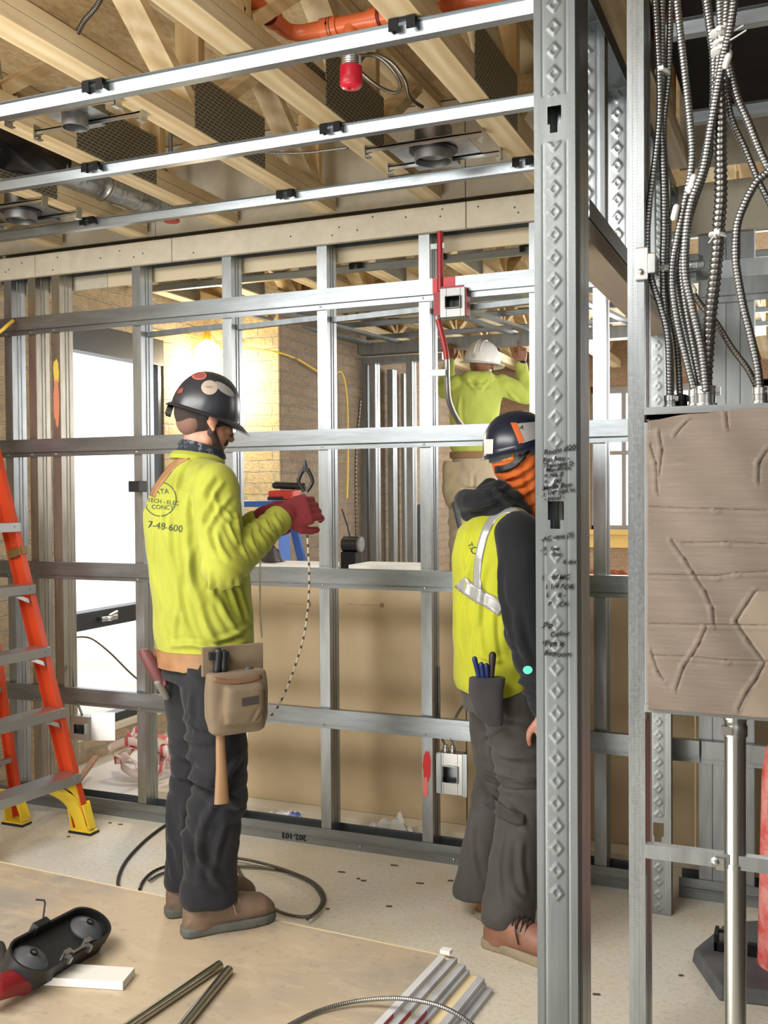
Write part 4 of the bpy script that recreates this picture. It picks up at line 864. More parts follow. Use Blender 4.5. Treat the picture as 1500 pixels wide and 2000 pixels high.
def crumple(c, sx, sy, sz, seed, n=26, lobes=7):
    rs = np.random.RandomState(seed); m = MB(); V = []; F = []
    ph = rs.rand(8, 4)*6.28; am = rs.rand(8)
    for i in range(n+1):
        for j in range(n+1):
            u, v_ = i/n*2-1, j/n*2-1; r = math.hypot(u, v_); 
            h = sum(am[k]*math.sin(u*(3+k)*1.3+ph[k, 0])*math.cos(v_*(3+k)*1.1+ph[k, 1]) for k in range(8))*0.16
            env = max(0, 1-r**2*0.9)
            V.append((c[0]+sx*(u+0.1*math.sin(v_*5+ph[0, 2])), c[1]+sy*(v_+0.12*math.sin(u*6+ph[1, 2])), c[2]+sz*max(0.02, (abs(h)*1.6+0.45)*env)))
    F = [(i*(n+1)+j, (i+1)*(n+1)+j, (i+1)*(n+1)+j+1, i*(n+1)+j+1) for i in range(n) for j in range(n)]
    return m.add(V, F)
CLR = plain('clear_plastic_film', 'd8d4cb', 0.25, 0, 0, 60, 0, Alpha=0.75)
q = onz(590, 1592, 0.0); o = crumple((q.x-0.02, 4.03, 0.0), 0.13, 0.06, 0.085, 3).build('plastic_bag', [CLR, plain('blue_print', '3a4ea0', 0.35)], smooth=True, angle=25); tag(o, 'crumpled clear plastic bag with blue print behind the floor track', 'bag')
for p in o.data.polygons:
    if p.center.x > q.x-0.01 and p.center.z > 0.035 and math.sin(p.center.x*70) > -0.3: p.material_index = 1
q = onz(775, 1625, 0.0); tag(crumple((q.x, 4.03, 0.0), 0.15, 0.06, 0.10, 11).build('plastic_bag', CLR, smooth=True, angle=25), 'crumpled pale plastic wrap behind the track, right of the middle stud', 'bag')
q = onz(697, 1622, 0.0); tag(crumple((q.x, 4.0, 0.0), 0.05, 0.04, 0.045, 5).build('rag', plain('rust_red_rag', 'a04a2c', 0.8), smooth=True, angle=30), 'rust red rag on the floor beside the pale plastic wrap', 'rag')
tag(MB().box(ony(500, 1570, 4.05).x, ony(545, 1570, 4.05).x, 4.02, 4.08, 0, 0.02).build('wood_scrap', PINE_X), 'flat pale wood scrap left of the blue printed bag', 'scrap')
# barrier tape heap by the window
tag(MB().box(-3.60, -2.90, 4.05, 5.0, 0.0, 0.004).build('white_sheet', plain('white_floor_sheet', 'e6e4e0', 0.6), bevel=0.001), 'white sheet on the floor inside the tall window', 'sheet')
TRED = plain('red_white_tape', 'd05a5e', 0.5); TWH = plain('white_pink_tape', 'e3cfc8', 0.5)
rs = random.Random(21)
TV, TF, TM = [], [], []
for k in range(9):
    pts = []; cx, cy = -3.38+0.38*rs.random(), 4.22+0.42*rs.random(); a0 = rs.random()*6
    for j in range(7): a_ = a0+j*0.9; rr = 0.07+0.10*rs.random(); pts.append(Vector((cx+math.cos(a_)*rr*1.3, cy+math.sin(a_)*rr*0.8, 0.03+0.15*rs.random())))
    pt_ = catmull(pts, 0.02); V = []; F = []
    for i, p in enumerate(pt_):
        tn = (pt_[min(i+1, len(pt_)-1)]-pt_[max(i-1, 0)]).normalized(); sd_ = Vector((0, 0, 1)).lerp(tn.cross(Vector((0, 0, 1))), 0.5+0.5*math.sin(i*0.25+k)).normalized()*0.022; V += [p-sd_, p+sd_]
    for v_ in V: v_.z = max(0.008, v_.z)
    F = [(2*i, 2*i+1, 2*i+3, 2*i+2) for i in range(len(pt_)-1)]
    o0_ = len(TV); TV += V; TF += [tuple(q+o0_ for q in f_) for f_ in F]; TM += [((i//6) % 2 if k % 2 else (1 if i % 9 else 0)) for i in range(len(F))]
m = MB(); m.v = [tuple(v_) for v_ in TV]; m.f = [list(f_) for f_ in TF]; m.m = TM
o = m.build('barrier_tape', [TRED, TWH], smooth=True, angle=60); o.modifiers.new('s', 'SOLIDIFY').thickness = 0.001
tag(o, 'tangled heap of red and white tape on the sheet by the window', 'tape', kind='stuff')
tag(MB().beam((-3.50, 4.35, 0.10), (-3.42, 4.07, 0.016), 0.03, 0.015).build('wood_offcut', plain('pinkish_wood', 'b98f74', 0.7)), 'thin pinkish wooden slat lying across the tangled tape', 'slat')

# ================================================================ BACK ROOM
LAMPM = NT('work_lamp_glow'); LAMPM.set(Base_Color=lin('fff2c8')); LAMPM.b.inputs['Emission Color'].default_value = lin('ffe9b4'); LAMPM.b.inputs['Emission Strength'].default_value = 9.0
wl_ = empty('work_lamp', (-3.60, 5.64, 2.40), 'glaring work lamp hung in the brick corner behind the black helmet', 'lamp')
MB().ell((0, 0, 0), (0.085, 0, 0), (0, 0.085, 0), (0, 0, 0.10), 24).build('bulb', LAMPM.m, wl_, smooth=True)
m = MB(); 
for k in range(8): a_ = 2*PI*k/8; m.tube([(0.03*math.cos(a_), 0.03*math.sin(a_), 0.13), (0.115*math.cos(a_), 0.115*math.sin(a_), 0.03), (0.105*math.cos(a_), 0.105*math.sin(a_), -0.08), (0.02*math.cos(a_), 0.02*math.sin(a_), -0.13)], 0.002, 6)
m.build('wire_guard', YEL, wl_); MB().cyl((0, 0, 0.10), (0, 0, 0.19), 0.024, 14).build('socket', YEL, wl_, smooth=True)
ld = bpy.data.lights.new('work_lamp_light', 'POINT'); ld.energy = 34; ld.shadow_soft_size = 0.1; ld.color = (1.0, 0.9, 0.7)
lo = bpy.data.objects.new('work_lamp_light', ld); COL.objects.link(lo); lo.parent = wl_; lo.location = (0.0, -0.02, -0.16)
# framed closet: studs, dark head track, grey beam
BX0, BX1, BYY = ony(690, 900, 7.2).x, ony(835, 900, 7.2).x, 7.2
zt = ony(700, 712, 7.2).z
def bst(px, Y, label, w=0.05, z1=None, mat=ZN):
    p = ony(px, 900, Y); o = stud_mesh(0.09, w, 0.0, (z1 or zt), mirror=-1).build('metal_stud', mat); o.location = (p.x, Y, 0); return tag(o, label, 'stud', 'closet studs in the back room')
bst(716, 7.2, 'closet stud nearest the dark pillar in the back room'); bst(734, 7.2, 'closet stud second from the dark pillar in the back room'); bst(768, 7.6, 'closet stud in the middle of the back room framing'); bst(806, 7.2, 'closet stud just left of the red spray marked wall stud', mat=ZND)
bst(790, 7.9, 'slim closet stud catching bright light in the back room', 0.03)
tag(MB().box(ony(683, 0, 7.2).x, ony(860, 0, 7.2).x, 7.19, 7.30, zt, zt+0.05).build('head_track', ZND), 'dark head track over the closet studs in the back room', 'track')
tag(MB().beam((ony(683, 0, 7.2).x, 7.25, zt+0.02), (ony(683, 0, 7.2).x-0.06, 8.4, zt+0.02), 0.1, 0.05).build('head_track', ZND), 'side head track running back from the closet corner', 'track')
tag(MB().box(-3.19, ony(1225, 0, 7.15).x+0.2, 7.12, 7.24, ony(760, 690, 7.15).z, ony(760, 668, 7.15).z).build('soffit_beam', ZND), 'grey steel soffit beam across the back room at the raised hand', 'beam')
for k, px in enumerate((720, 775, 1000, 1040, 1175, 1240)):
    a = ony(px, 640, 7.1); x = a.x; z = ony(760, 664, 7.15).z+0.01
    tag(MB().beam((x, 7.10, z-0.035), (x-0.25, 5.3, z-0.03), 0.05, 0.02).build('soffit_runner', ZNX), ['leftmost', 'second', 'third', 'fourth', 'fifth', 'rightmost'][k]+' bright diagonal soffit runner in the back room counted from the left', 'runner', 'diagonal soffit runners')
tag(cable('armoured_cable', [(-3.1, 6.9, 0.0), (-3.12, 6.9, 1.6), (-3.1, 6.95, 2.2)], .01, DARKCABLE, pitch=.03), 'dark cable rising along the side of the brick pillar', 'cable')
# whitewashed brick pier inside closet
struct(MB().box(ony(712, 0, 9.3).x, ony(760, 0, 9.3).x, 9.3, 9.6, 0, ony(740, 775, 9.3).z).build('wall_pier', brick('whitewashed_brick', ('d8d5cd', 'cbc7be', 'bdb9b0', 'a8a49c'), 'c4c0b8', 'y')))
struct(MB().box(ony(768, 0, 9.5).x, ony(800, 0, 9.5).x, 9.5, 9.8, 0, 3.0).build('wall_pier_red', byR))
# black drum fan and ladder bits seen between studs
f = empty('work_speaker', ony(690, 1063, 5.2), 'black round fan standing beyond the boards, right of the middle stud', 'fan')
m = MB().cyl((-0.06, 0, 0), (0.04, 0.0, 0), 0.045, 28).build('drum', BLACK, f, smooth=True, bevel=0.003)
m = MB().lathe([(0.045, 0), (0.042, 0.012), (0.03, 0.014), (0.001, 0.01)], (0.04, 0, 0), (1, 0, 0), 28).build('grille', plain('grey_grille', '6d6d70', 0.5), f, smooth=True); f.name = 'round_fan'
MB().tube([(-0.02, 0, 0.045), (-0.04, 0, 0.12), (-0.07, 0.0, 0.2)], 0.005, 8).build('handle', BLACK, f)
MB().box(-0.06, 0.03, -0.04, 0.04, -f.location.z, -0.042).build('stand', BLACKM, f)
BLUE = plain('blue_fibreglass', '3d68b4', 0.4)
bl = empty('step_ladder', (ony(560, 1050, 4.95).x, 4.95, 0), 'blue step ladder standing behind the red gloved hand', 'ladder')
top = ony(500, 990, 4.95).z
for dx, s_ in ((0.0, 0.06), (-0.36, -0.06)): MB().beam((dx+0.02, 0, 0), (dx-0.05, 0.05, top), 0.06, 0.025).build('rail', BLUE, bl)
for dx in (0.0, -0.36): MB().beam((dx+0.02, 0.7, 0), (dx-0.05, 0.12, top), 0.05, 0.02).build('rear_rail', BLUE, bl)
for z in (0.3, 0.6, 0.9): MB().box(-0.40, 0.0, -0.0, 0.08, z, z+0.02).build('step', plain('ladder_aluminium', 'b9bcbd', 0.35, 0.9), bl)
MB().box(-0.46, 0.02, -0.04, 0.16, top, top+0.035).build('top_cap', BLUE, bl, bevel=0.006)
tg = empty('tool_case', (ony(560, 965, 4.98).x, 4.98, top+0.037), 'red and black power tool lying on the blue ladder top', 'tool')
MB().box(-0.10, 0.06, -0.04, 0.06, 0, 0.055).build('battery_body', plain('tool_red', 'c8392c', 0.4), tg, bevel=0.01); MB().caps((-0.07, 0, 0.085), (0.10, 0, 0.075), 0.022, 0.02, 12).build('handle', BLACK, tg, smooth=True); MB().box(-0.10, 0.0, -0.045, 0.0, -0.0, 0.02).build('base', BLACK, tg, bevel=0.004)
q = ony(612, 1060, 4.9); tag(crumple((q.x, 4.38, 1.158), 0.08, 0.07, 0.19, 31).build('tool_bag', plain('dark_tool_bag', '3a3230', 0.7), smooth=True, angle=30), 'dark heap of cords and tools behind the hanging wire', 'bag')
# brass-coloured clutter on far sill seen right of the column
q = ony(1195, 1100, 4.35); tag(crumple((q.x, 4.36, 1.131), 0.13, 0.08, 0.05, 41).build('rag', plain('orange_brown_rag', 'b06a48', 0.8), smooth=True, angle=30), 'orange brown rag on the boards in the doorway view', 'rag')
# bench under the back worker
sb = empty('work_platform', (-1.93, 6.85, 0), 'aluminium work platform the white helmeted worker stands on', 'platform')
MB().box(-0.5, 0.5, -0.18, 0.18, 0.69, 0.72).build('deck', ZNX, sb, bevel=0.004)
for sx_ in (-1, 1):
    for sy_ in (-1, 1): MB().beam((sx_*0.55, sy_*0.22, 0), (sx_*0.44, sy_*0.15, 0.69), 0.04, 0.03).build('leg', ZNX, sb)
tag(MB().box(ony(814, 1060, 6.2).x, ony(836, 1060, 6.2).x, 6.2, 6.35, 0.0, ony(870, 985, 6.2).z).build('tool_box', plain('charcoal_box', '35373d', 0.6), bevel=0.01), 'charcoal box standing behind the wall, left of the vested worker', 'box')

# ================================================================ ORANGE LADDER AT LEFT
FG = plain('orange_fibreglass', 'bb3f1c', 0.38, 0, 0.05, 40); FGL = plain('bright_orange_fibreglass', 'e8602c', 0.35); ALU = plain('ladder_aluminium', 'b9bcbd', 0.35, 0.9, 0.04, 60); YF = plain('yellow_ladder_foot', 'e2c438', 0.45)
foot = onz(176, 1612, 0.0); topp = ony(0, 905, foot.y+0.0)
foot = Vector((-2.915, 3.60, 0.0)); tl = Vector((ony(2, 880, 3.60).x, 3.60, ony(2, 880, 3.60).z)); dr = (tl-foot).normalized(); Lr = (tl-foot).length/dr.z*dr.z+0.75
u = Vector((-0.10, -0.995, 0)).normalized(); W = 0.56       # direction of the steps, toward the camera
nrm = dr.cross(u).normalized()                                # front normal
if nrm.x < 0: nrm = -nrm
lad = empty('step_ladder', foot, 'orange fibreglass step ladder with yellow feet leaning at the left edge', 'ladder')
def LP(a, b, c): return u*a + dr*b + nrm*c      # along steps, up the rail, toward the front
def rail_c(a0, inward, name='front_rail', b1=None, w=0.085, flange=0.030, off=0.0, mat=FG, base=Vector((0, 0, 0)), d=None):
    """channel rail: web width w (front-back), flanges pointing inward"""
    d = d or dr; n2 = d.cross(u).normalized(); n2 = n2 if n2.x > 0 else -n2; m = MB(); b1 = b1 or Lr; th = 0.004
    P = [(0, 0), (flange*inward, 0), (flange*inward, th), (th*inward, th), (th*inward, w-th), (flange*inward, w-th), (flange*inward, w), (0, w)]
    m.sweep(P, base+u*a0+d*0.04-n2*w, u, n2, d, b1); return m.build(name, mat, lad)
rail_c(0.0, 1); rail_c(W, -1)
steps = [(158, 1503), (122, 1375), (90, 1255), (60, 1133), (28, 1012)]
for k, (px, py) in enumerate(steps):
    z = ony(px, py, 3.58).z; b = z/dr.z
    m = MB(); c0 = LP(0.006, b, -0.075); c1 = LP(W-0.006, b, -0.075); fwd = Vector((nrm.x, nrm.y, 0)).normalized(); wd = 0.100; up = Vector((0, 0, 1))
    pr = [(0, 0), (wd, 0), (wd, -0.030), (wd-0.003, -0.030), (wd-0.003, -0.003), (0.003, -0.003), (0.003, -0.020), (0, -0.020)]
    pr = [(0, 0)]+[(wd*(i+0.5*(j//2))/8, 0.0018 if j in (1, 2) else 0) for i in range(8) for j in range(2)][1:]+[(wd, 0), (wd, -0.040), (wd-0.003, -0.040), (wd-0.003, -0.003), (0.003, -0.003), (0.003, -0.022), (0, -0.022)]
    m.sweep(pr, c0, fwd, up, u, W-0.012); st_ = m.build('step', ALU, lad)
    # steel brace under each step end
    if k < 4:
        m = MB().beam(c0+fwd*0.06+u*0.16-up*0.012, LP(0.012, b-0.105, -0.012), 0.018, 0.003, up=nrm); m.build('step_brace', ALU, lad)
    m = MB().cyl(c0+fwd*(wd-0.001)+u*0.035-up*0.017, c0+fwd*(wd+0.003)+u*0.035-up*0.017, 0.005, 10); m.build('rivet', ZND, st_)
# yellow feet
def foot_boot(a0, base=Vector((0, 0, 0)), d=None, sgn=1, name='foot'):
    d = d or dr; n2 = d.cross(u).normalized(); n2 = n2 if n2.x > 0 else -n2
    c = base+u*(a0+0.017*sgn)-n2*0.0425; m = MB()
    for s_ in (-1, 1): m.beam(Vector((c.x, c.y, 0.012))+n2*s_*0.052, Vector((c.x, c.y, 0.012))+n2*s_*0.046+d*0.11, 0.006, 0.044, up=u)
    m.box(c.x-0.062, c.x+0.058, c.y-0.028, c.y+0.028, 0.010, 0.018)
    m.beam(Vector((c.x, c.y-0.026*sgn*0, 0.012))-u*0.024*sgn, Vector((c.x, c.y, 0.012))-u*0.022*sgn+d*0.12, 0.10, 0.005, up=u)
    o = m.build(name, YF, lad, bevel=0.002); MB().box(c.x-0.064, c.x+0.060, c.y-0.030, c.y+0.030, 0.0, 0.011).build('rubber_pad', BLACK, o, bevel=0.002)
foot_boot(0.0, sgn=1); foot_boot(W, sgn=-1)
# curved yellow corner braces from the foot up to the bottom step
for a0, sg in ((0.0, 1), (W, -1)):
    P = [LP(a0+0.012*sg, 0.02, -0.04), LP(a0+0.02*sg, 0.10, -0.04), LP(a0+0.05*sg, 0.17, -0.04), LP(a0+0.11*sg, 0.225, -0.042), LP(a0+0.17*sg, 0.262, -0.044)]
    pts = catmull(P, 0.012); R = []
    for i, p in enumerate(pts):
        tn = (pts[min(i+1, len(pts)-1)]-pts[max(0, i-1)]).normalized(); s2 = tn.cross(nrm).normalized(); R.append([p+nrm*0.034+s2*0.004, p+nrm*0.034-s2*0.012, p-nrm*0.034-s2*0.012, p-nrm*0.034+s2*0.004])
    m = MB().rings(R); P2_ = [LP(a0+0.012*sg, 0.115, -0.006), LP(a0+0.012*sg, 0.27, -0.006), LP(a0+0.12*sg, 0.262, -0.006), LP(a0+0.06*sg, 0.20, -0.006)]
    m.add([p for p in P2_]+[p-nrm*0.004 for p in P2_], [(0, 1, 2, 3), (7, 6, 5, 4), (0, 4, 5, 1), (1, 5, 6, 2), (2, 6, 7, 3), (3, 7, 4, 0)]); m.build('corner_brace', YF, lad, smooth=False)
# rear legs
rf = Vector((-0.36, 0.0, 0)); d2 = (Vector((ony(-12, 1120, 3.60).x, 3.60, ony(-12, 1120, 3.60).z))-(foot+rf)).normalized()
rail_c(0.02, 1, 'rear_rail', Lr*0.97, 0.055, 0.024, mat=FG, base=rf, d=d2); rail_c(W-0.02, -1, 'rear_rail', Lr*0.97, 0.055, 0.024, mat=FG, base=rf, d=d2)
foot_boot(0.02, rf, d2, 1); foot_boot(W-0.02, rf, d2, -1)
for z in (0.30, 0.62, 0.94, 1.26): MB().beam(rf+u*0.02+d2*(z/d2.z)-nrm*0.02, rf+u*(W-0.02)+d2*(z/d2.z)-nrm*0.02, 0.03, 0.02).build('rear_rung', ALU, lad)
P = [rf+u*0.02+d2*0.05, rf+u*0.05+d2*0.13, rf+u*0.14+d2*0.19, rf+u*0.22+d2*0.20]
pts = catmull(P, 0.015); R = []
for i, p in enumerate(pts): R.append([p+Vector((0.03, 0, 0.006)), p+Vector((0.03, 0, -0.012)), p+Vector((-0.03, 0, -0.012)), p+Vector((-0.03, 0, 0.006))])
MB().rings(R).build('corner_brace', YF, lad)
q = ony(26, 1075, 3.57); b = q.z/dr.z; MB().obox(LP(0.012, b, -0.04), nrm*0.05, u*0.016, dr*0.018).build('spreader_clip', plain('bronze_clip', '7a6a40', 0.45, 0.6), lad)
topz = Lr
MB().obox(LP(W/2, Lr+0.05, -0.08), u*(W/2+0.01), nrm*0.11, dr*0.02).build('top_cap', YF, lad, bevel=0.006)

# ================================================================ FLOOR ITEMS
# drywall board stack in the foreground
PAPER = NT('manila_board_paper'); v = PAPER.coords(); a = PAPER.noise(v, 1.6, 4, 0.55, 0.3); b = PAPER.noise(PAPER.coords((1, 3, 1)), 6, 6, 0.65); c = PAPER.noise(v, 40, 4)
col = PAPER.ramp(a, [(0.40, 'b5a388'), (0.52, 'a79985'), (0.62, '938d84')]); col = PAPER.mix(PAPER.ramp(b, [(0.5, 0.0), (0.72, 0.55)]), col, lin('c3b499')); col = PAPER.mix(PAPER.ramp(c, [(0.28, 0.35), (0.42, 0.0)]), col, lin('8a7862'))
PAPER.set(Base_Color=col, Roughness=0.55); PAPER.bump(b, 0.08, 0.003); PAPER = PAPER.m
EDGE = plain('board_edge_paper', 'e2cfa6', 0.7); TAPEG = plain('grey_end_tape', '9b9da0', 0.55, 0, 0.1, 30, 0.25); TAPER = plain('red_end_tape', 'a8323c', 0.55)
ZB = 0.100
far_l, far_r = onz(0, 1675, ZB), onz(885, 1860, ZB); ex = (far_r-far_l); ex.z = 0; ex.normalize(); ey = Vector((-ex.y, ex.x, 0)); rotb = math.atan2(ex.y, ex.x)
NB = 7; tb = ZB/NB
offs = [0.125, 0.105, 0.100, 0.052, 0.040, 0.012, -0.012]; offy = [0.0, 0.0, 0.0, 0.0, 0.0, 0.002, -0.035]
nms = ['lowest', 'second lowest', 'third lowest', 'middle', 'third topmost', 'second topmost', 'topmost']
for i in range(NB):
    z = i*tb; L = 2.44; Wd = 1.22; r = empty('drywall_board', far_r+ex*offs[i]+ey*offy[i]-Vector((0, 0, ZB))+Vector((0, 0, z)), nms[i]+' tan drywall board of the foreground stack', 'board', 'stacked drywall boards', rotb)
    MB().box(-L, 0, -Wd, 0, 0.0004, tb-0.0004).build('board', PAPER if i == NB-1 else EDGE, r, bevel=0.001)
    m = MB().box(0.0002, 0.0016, -Wd, -0.001, 0.0, tb-0.0002); m.box(-0.02, 0.0016, -Wd, -0.001, tb-0.0004, tb-0.00005); e = m.build('end_tape', plain('light_end_tape', 'c9cbcc', 0.5) if i == NB-1 else TAPEG, r)
    rs = random.Random(i+4)
    for k in range(2): y = -0.25-0.4*k-0.2*rs.random(); MB().box(0.0016, 0.0022, y-0.10, y, 0.001, tb-0.001).build('red_label', TAPER, e)
tag(MB().obox((far_r.x-0.018, far_r.y-0.012, ZB+0.006), ex*0.016, ey*0.012, (0, 0, 0.006)).build('paper_fold', WHITE), 'folded white paper end at the corner of the board stack', 'paper')
# white offcut, conduit pieces
p1, p2 = onz(150, 1893, ZB+0.012), onz(240, 1905, ZB+0.012)
a, b = onz(60, 1900, ZB+0.012), onz(252, 1912, ZB+0.012); dd = (b-a).normalized(); dn = Vector((-dd.y, dd.x, 0)); cc = (a+b)/2
tag(MB().obox((cc.x, cc.y, ZB+0.0125), dd*(b-a).length/2, dn*0.045, (0, 0, 0.012)).build('wood_offcut', plain('white_painted_wood', 'd9d6cf', 0.6), bevel=0.0015), 'white painted wood offcut lying under the band saw', 'offcut')
for (A, B, lb) in (((436, 1886), (235, 2015), 'left of two short conduit pieces crossing on the board stack'), ((440, 1893), (350, 2012), 'right of two short conduit pieces crossing on the board stack')):
    a, b = onz(*A, ZB+0.014), onz(*B, ZB+0.014)
    if 'right' in lb[:6]: a = a+Vector((0.012, 0.0, 0))
    else: a.z += 0.0; a = a+Vector((-0.012, 0.0, 0))
    d_ = (b-a).normalized(); sd_ = d_.cross(Vector((0, 0, 1))); m = MB(); n = 20; R = []
    for rr, s_ in ((0.0135, 0), (0.0135, (b-a).length), (0.0118, (b-a).length), (0.0118, 0)): R.append([a+d_*s_+sd_*math.cos(2*PI*k/n)*rr+Vector((0, 0, 1))*math.sin(2*PI*k/n)*rr for k in range(n)])
    m.rings(R, closed=True); tag(m.build('conduit_piece', plain('brushed_conduit', 'a9a79c', 0.28, 1.0), smooth=True, angle=50), lb, 'conduit', 'loose conduit pieces')
# armoured cable across the stack
z1 = ZB+0.008
tag(cable('armoured_cable', [onz(520, 2030, z1), onz(575, 1997, z1), onz(630, 1972, z1+0.002), onz(700, 1955, z1+0.01), onz(780, 1950, z1+0.03), onz(850, 1962, z1+0.035), onz(900, 1985, z1+0.02), onz(945, 2020, z1-0.02), onz(990, 2060, 0.03)], .0066, STEEL, pitch=.0062), 'ribbed armoured cable arching over the near edge of the board stack', 'cable')
# coil on the floor
zf = 0.008
LP_ = [(446, 1640), (455, 1680), (482, 1725), (515, 1760), (550, 1782), (590, 1790), (618, 1782), (634, 1755), (618, 1728), (580, 1708), (530, 1697), (480, 1692), (430, 1692), (370, 1700), (320, 1705), (290, 1720)]
tag(cable('armoured_cable', [onz(x, y, zf+0.003*math.sin(i*1.3)+0.003) for i, (x, y) in enumerate(LP_)], .0062, DARKCABLE, pitch=.0075), 'outer loop of the dark cable coil on the concrete floor', 'cable', 'cable coil on the floor')
LP2 = [(600, 1795), (622, 1775), (628, 1752), (605, 1722), (560, 1700), (500, 1683), (455, 1675), (420, 1672)]
tag(cable('armoured_cable', [onz(x, y, zf+0.019) for x, y in LP2], .0062, DARKCABLE, pitch=.0075), 'inner loop of the dark cable coil beside the worker boot', 'cable', 'cable coil on the floor')
tag(cable('armoured_cable', [onz(x, y, zf) for x, y in [(345, 1600), (318, 1615), (285, 1640), (255, 1670), (238, 1695), (230, 1722), (235, 1745)]], .0068, BLACKM, pitch=.02), 'dark cable running over the floor left of the boots', 'cable', 'cables left of the boots')
tag(cable('armoured_cable', [onz(x, y, zf) for x, y in [(360, 1690), (325, 1692), (298, 1703), (280, 1720), (272, 1738)]], .0060, BLACKM, pitch=.02), 'short dark cable loop touching the board stack, left of the boots', 'cable', 'cables left of the boots')
# small floor litter
LIT = plain('litter_brown', '5a4c3c', 0.8)
for i, (x, y) in enumerate([(134, 1634), (760, 1770), (667, 1703), (700, 1716), (710, 1720), (820, 1725), (640, 1775), (1165, 1942), (1395, 1915), (1330, 1905), (880, 1720), (770, 1690), (215, 1607), (235, 1610)]):
    p = onz(x, y, 0.002); o = MB().obox(p, (0.006+0.004*(i % 3), 0.003, 0), (-0.002, 0.003, 0), (0, 0, 0.002)).build('debris_chip', LIT); tag(o, 'tiny dark wood chip or splinter lying on the concrete floor', 'debris', 'small chips on the concrete')

# red post on a black base
pb0 = onz(1357, 1860, 0.03)
po = empty('barrier_post', (0.09, 3.30, 0), 'scuffed red round post standing on a dark slab at the right edge', 'post')
RP = NT('scuffed_red_post'); v = RP.coords(); RP.set(Base_Color=RP.mix(RP.ramp(RP.noise(v, 9, 6, 0.7), [(0.42, 0.0), (0.62, 0.7)]), lin('c6302c'), lin('d9a8a0')), Roughness=0.6)
xl_ = ony(1481, 1800, 3.30).x; rr = 0.085; xr2 = ony(1496, 1440, 3.30).x
MB().lathe([(rr*1.02, 0.04), (rr, 0.08), (rr*0.93, 0.35), (rr*0.86, 0.62), (rr*0.74, 0.70), (rr*0.5, 0.74)], (xl_+rr*0.97-0.09, 0, 0), (0, 0, 1), 28).build('tube', RP.m, po, smooth=True, angle=50)
SLAB = plain('dark_rubber_base', '4a4b4c', 0.75, 0, 0.2, 50, 0.2)
m = MB(); q = [onz(1357, 1852, 0.045), onz(1420, 1800, 0.045), onz(1600, 1790, 0.045), onz(1640, 1960, 0.045), onz(1495, 1935, 0.045), onz(1408, 1925, 0.045)]
o_ = Vector((0.09, 3.30, 0)); V = [(p-o_) for p in q]; V = [Vector((p.x, p.y, 0.045)) for p in V]+[Vector((p.x*1.02, p.y*1.02, 0.0)) for p in V]; n = 6
m.add(V, [tuple(range(n)), tuple(range(2*n-1, n-1, -1))]+[(k, k+n, (k+1) % n+n, (k+1) % n) for k in range(n)]); m.build('base_slab', SLAB, po, bevel=0.006)
a = onz(1395, 1852, 0.046)-o_; b = onz(1415, 1835, 0.046)-o_
m = MB().box(a.x, a.x+0.012, a.y-0.02, a.y+0.05, 0.046, 0.10); m.box(a.x, a.x+0.07, a.y-0.02, a.y-0.012, 0.046, 0.075); m.box(a.x, a.x+0.06, a.y+0.02, a.y+0.028, 0.09, 0.10); m.build('lifting_handle', BLACKM, po, bevel=0.002)
m = MB().box(a.x+0.10, a.x+0.16, a.y-0.02, a.y-0.0, 0.046, 0.085); m.build('lifting_handle', BLACKM, po, bevel=0.002)

# ---------------------------------------------------------------- portable band saw lying on the boards
bs = empty('band_saw', (onz(110, 1850, ZB).x, onz(110, 1850, ZB).y, ZB), 'black and red portable band saw lying on its side on the boards', 'band saw')
c1 = onz(62, 1868, ZB+0.100); c2_ = onz(172, 1808, ZB+0.085); o0 = Vector(bs.location)
ax = (c2_-c1).normalized()
tocam = (CAM-(c1+c2_)/2).normalized(); nz_ = (Vector((0, 0, 1))*0.85+tocam*0.55+Vector((0.25, 0, 0))).normalized(); nz_ = (nz_-ax*nz_.dot(ax)).normalized(); ay = nz_.cross(ax).normalized()
c1 -= o0; c2_ -= o0
def stad(r, e0, e1, c_a, c_b, n=16):
    P = []
    for k in range(n+1): th = PI/2+PI*k/n; P.append(c_a+ax*math.cos(th)*r+ay*math.sin(th)*r)
    for k in range(n+1): th = -PI/2+PI*k/n; P.append(c_b+ax*math.cos(th)*r+ay*math.sin(th)*r)
    return [p+nz_*e0 for p in P], [p+nz_*e1 for p in P]
R0 = 0.066; Lw = (c2_-c1).length
mB = MB(); lo_, hi_ = stad(R0, -0.055, -0.012, c1, c2_); mB.rings([lo_, hi_])
out_hi = stad(R0+0.004, 0, 0.012, c1, c2_)[1]; out_lo = stad(R0+0.004, 0, -0.02, c1, c2_)[1]; in_hi = stad(R0-0.003, 0, 0.012, c1, c2_)[1]; in_lo = stad(R0-0.003, 0, -0.012, c1, c2_)[1]
mB.rings([out_lo, out_hi, in_hi, in_lo], caps=False); mB.build('saw_housing', BLACK, bs, smooth=True, angle=35)
WH = plain('wheel_grey', '5a5d61', 0.35, 0.3)
for c in (c1, c2_):
    w_ = MB().lathe([(0.001, 0.016), (0.007, 0.016), (0.010, 0.013), (0.014, 0.010), (0.030, 0.006), (0.046, -0.004), (0.052, -0.008), (0.052, -0.016)], c, nz_, 36).build('blade_wheel', WH, bs, smooth=True, angle=50)
    MB().lathe([(0.011, 0.012), (0.011, 0.018), (0.008, 0.018), (0.007, 0.014), (0.001, 0.014)], c, nz_, 20).build('hub_nut', BLACKM, w_, smooth=True, angle=40)
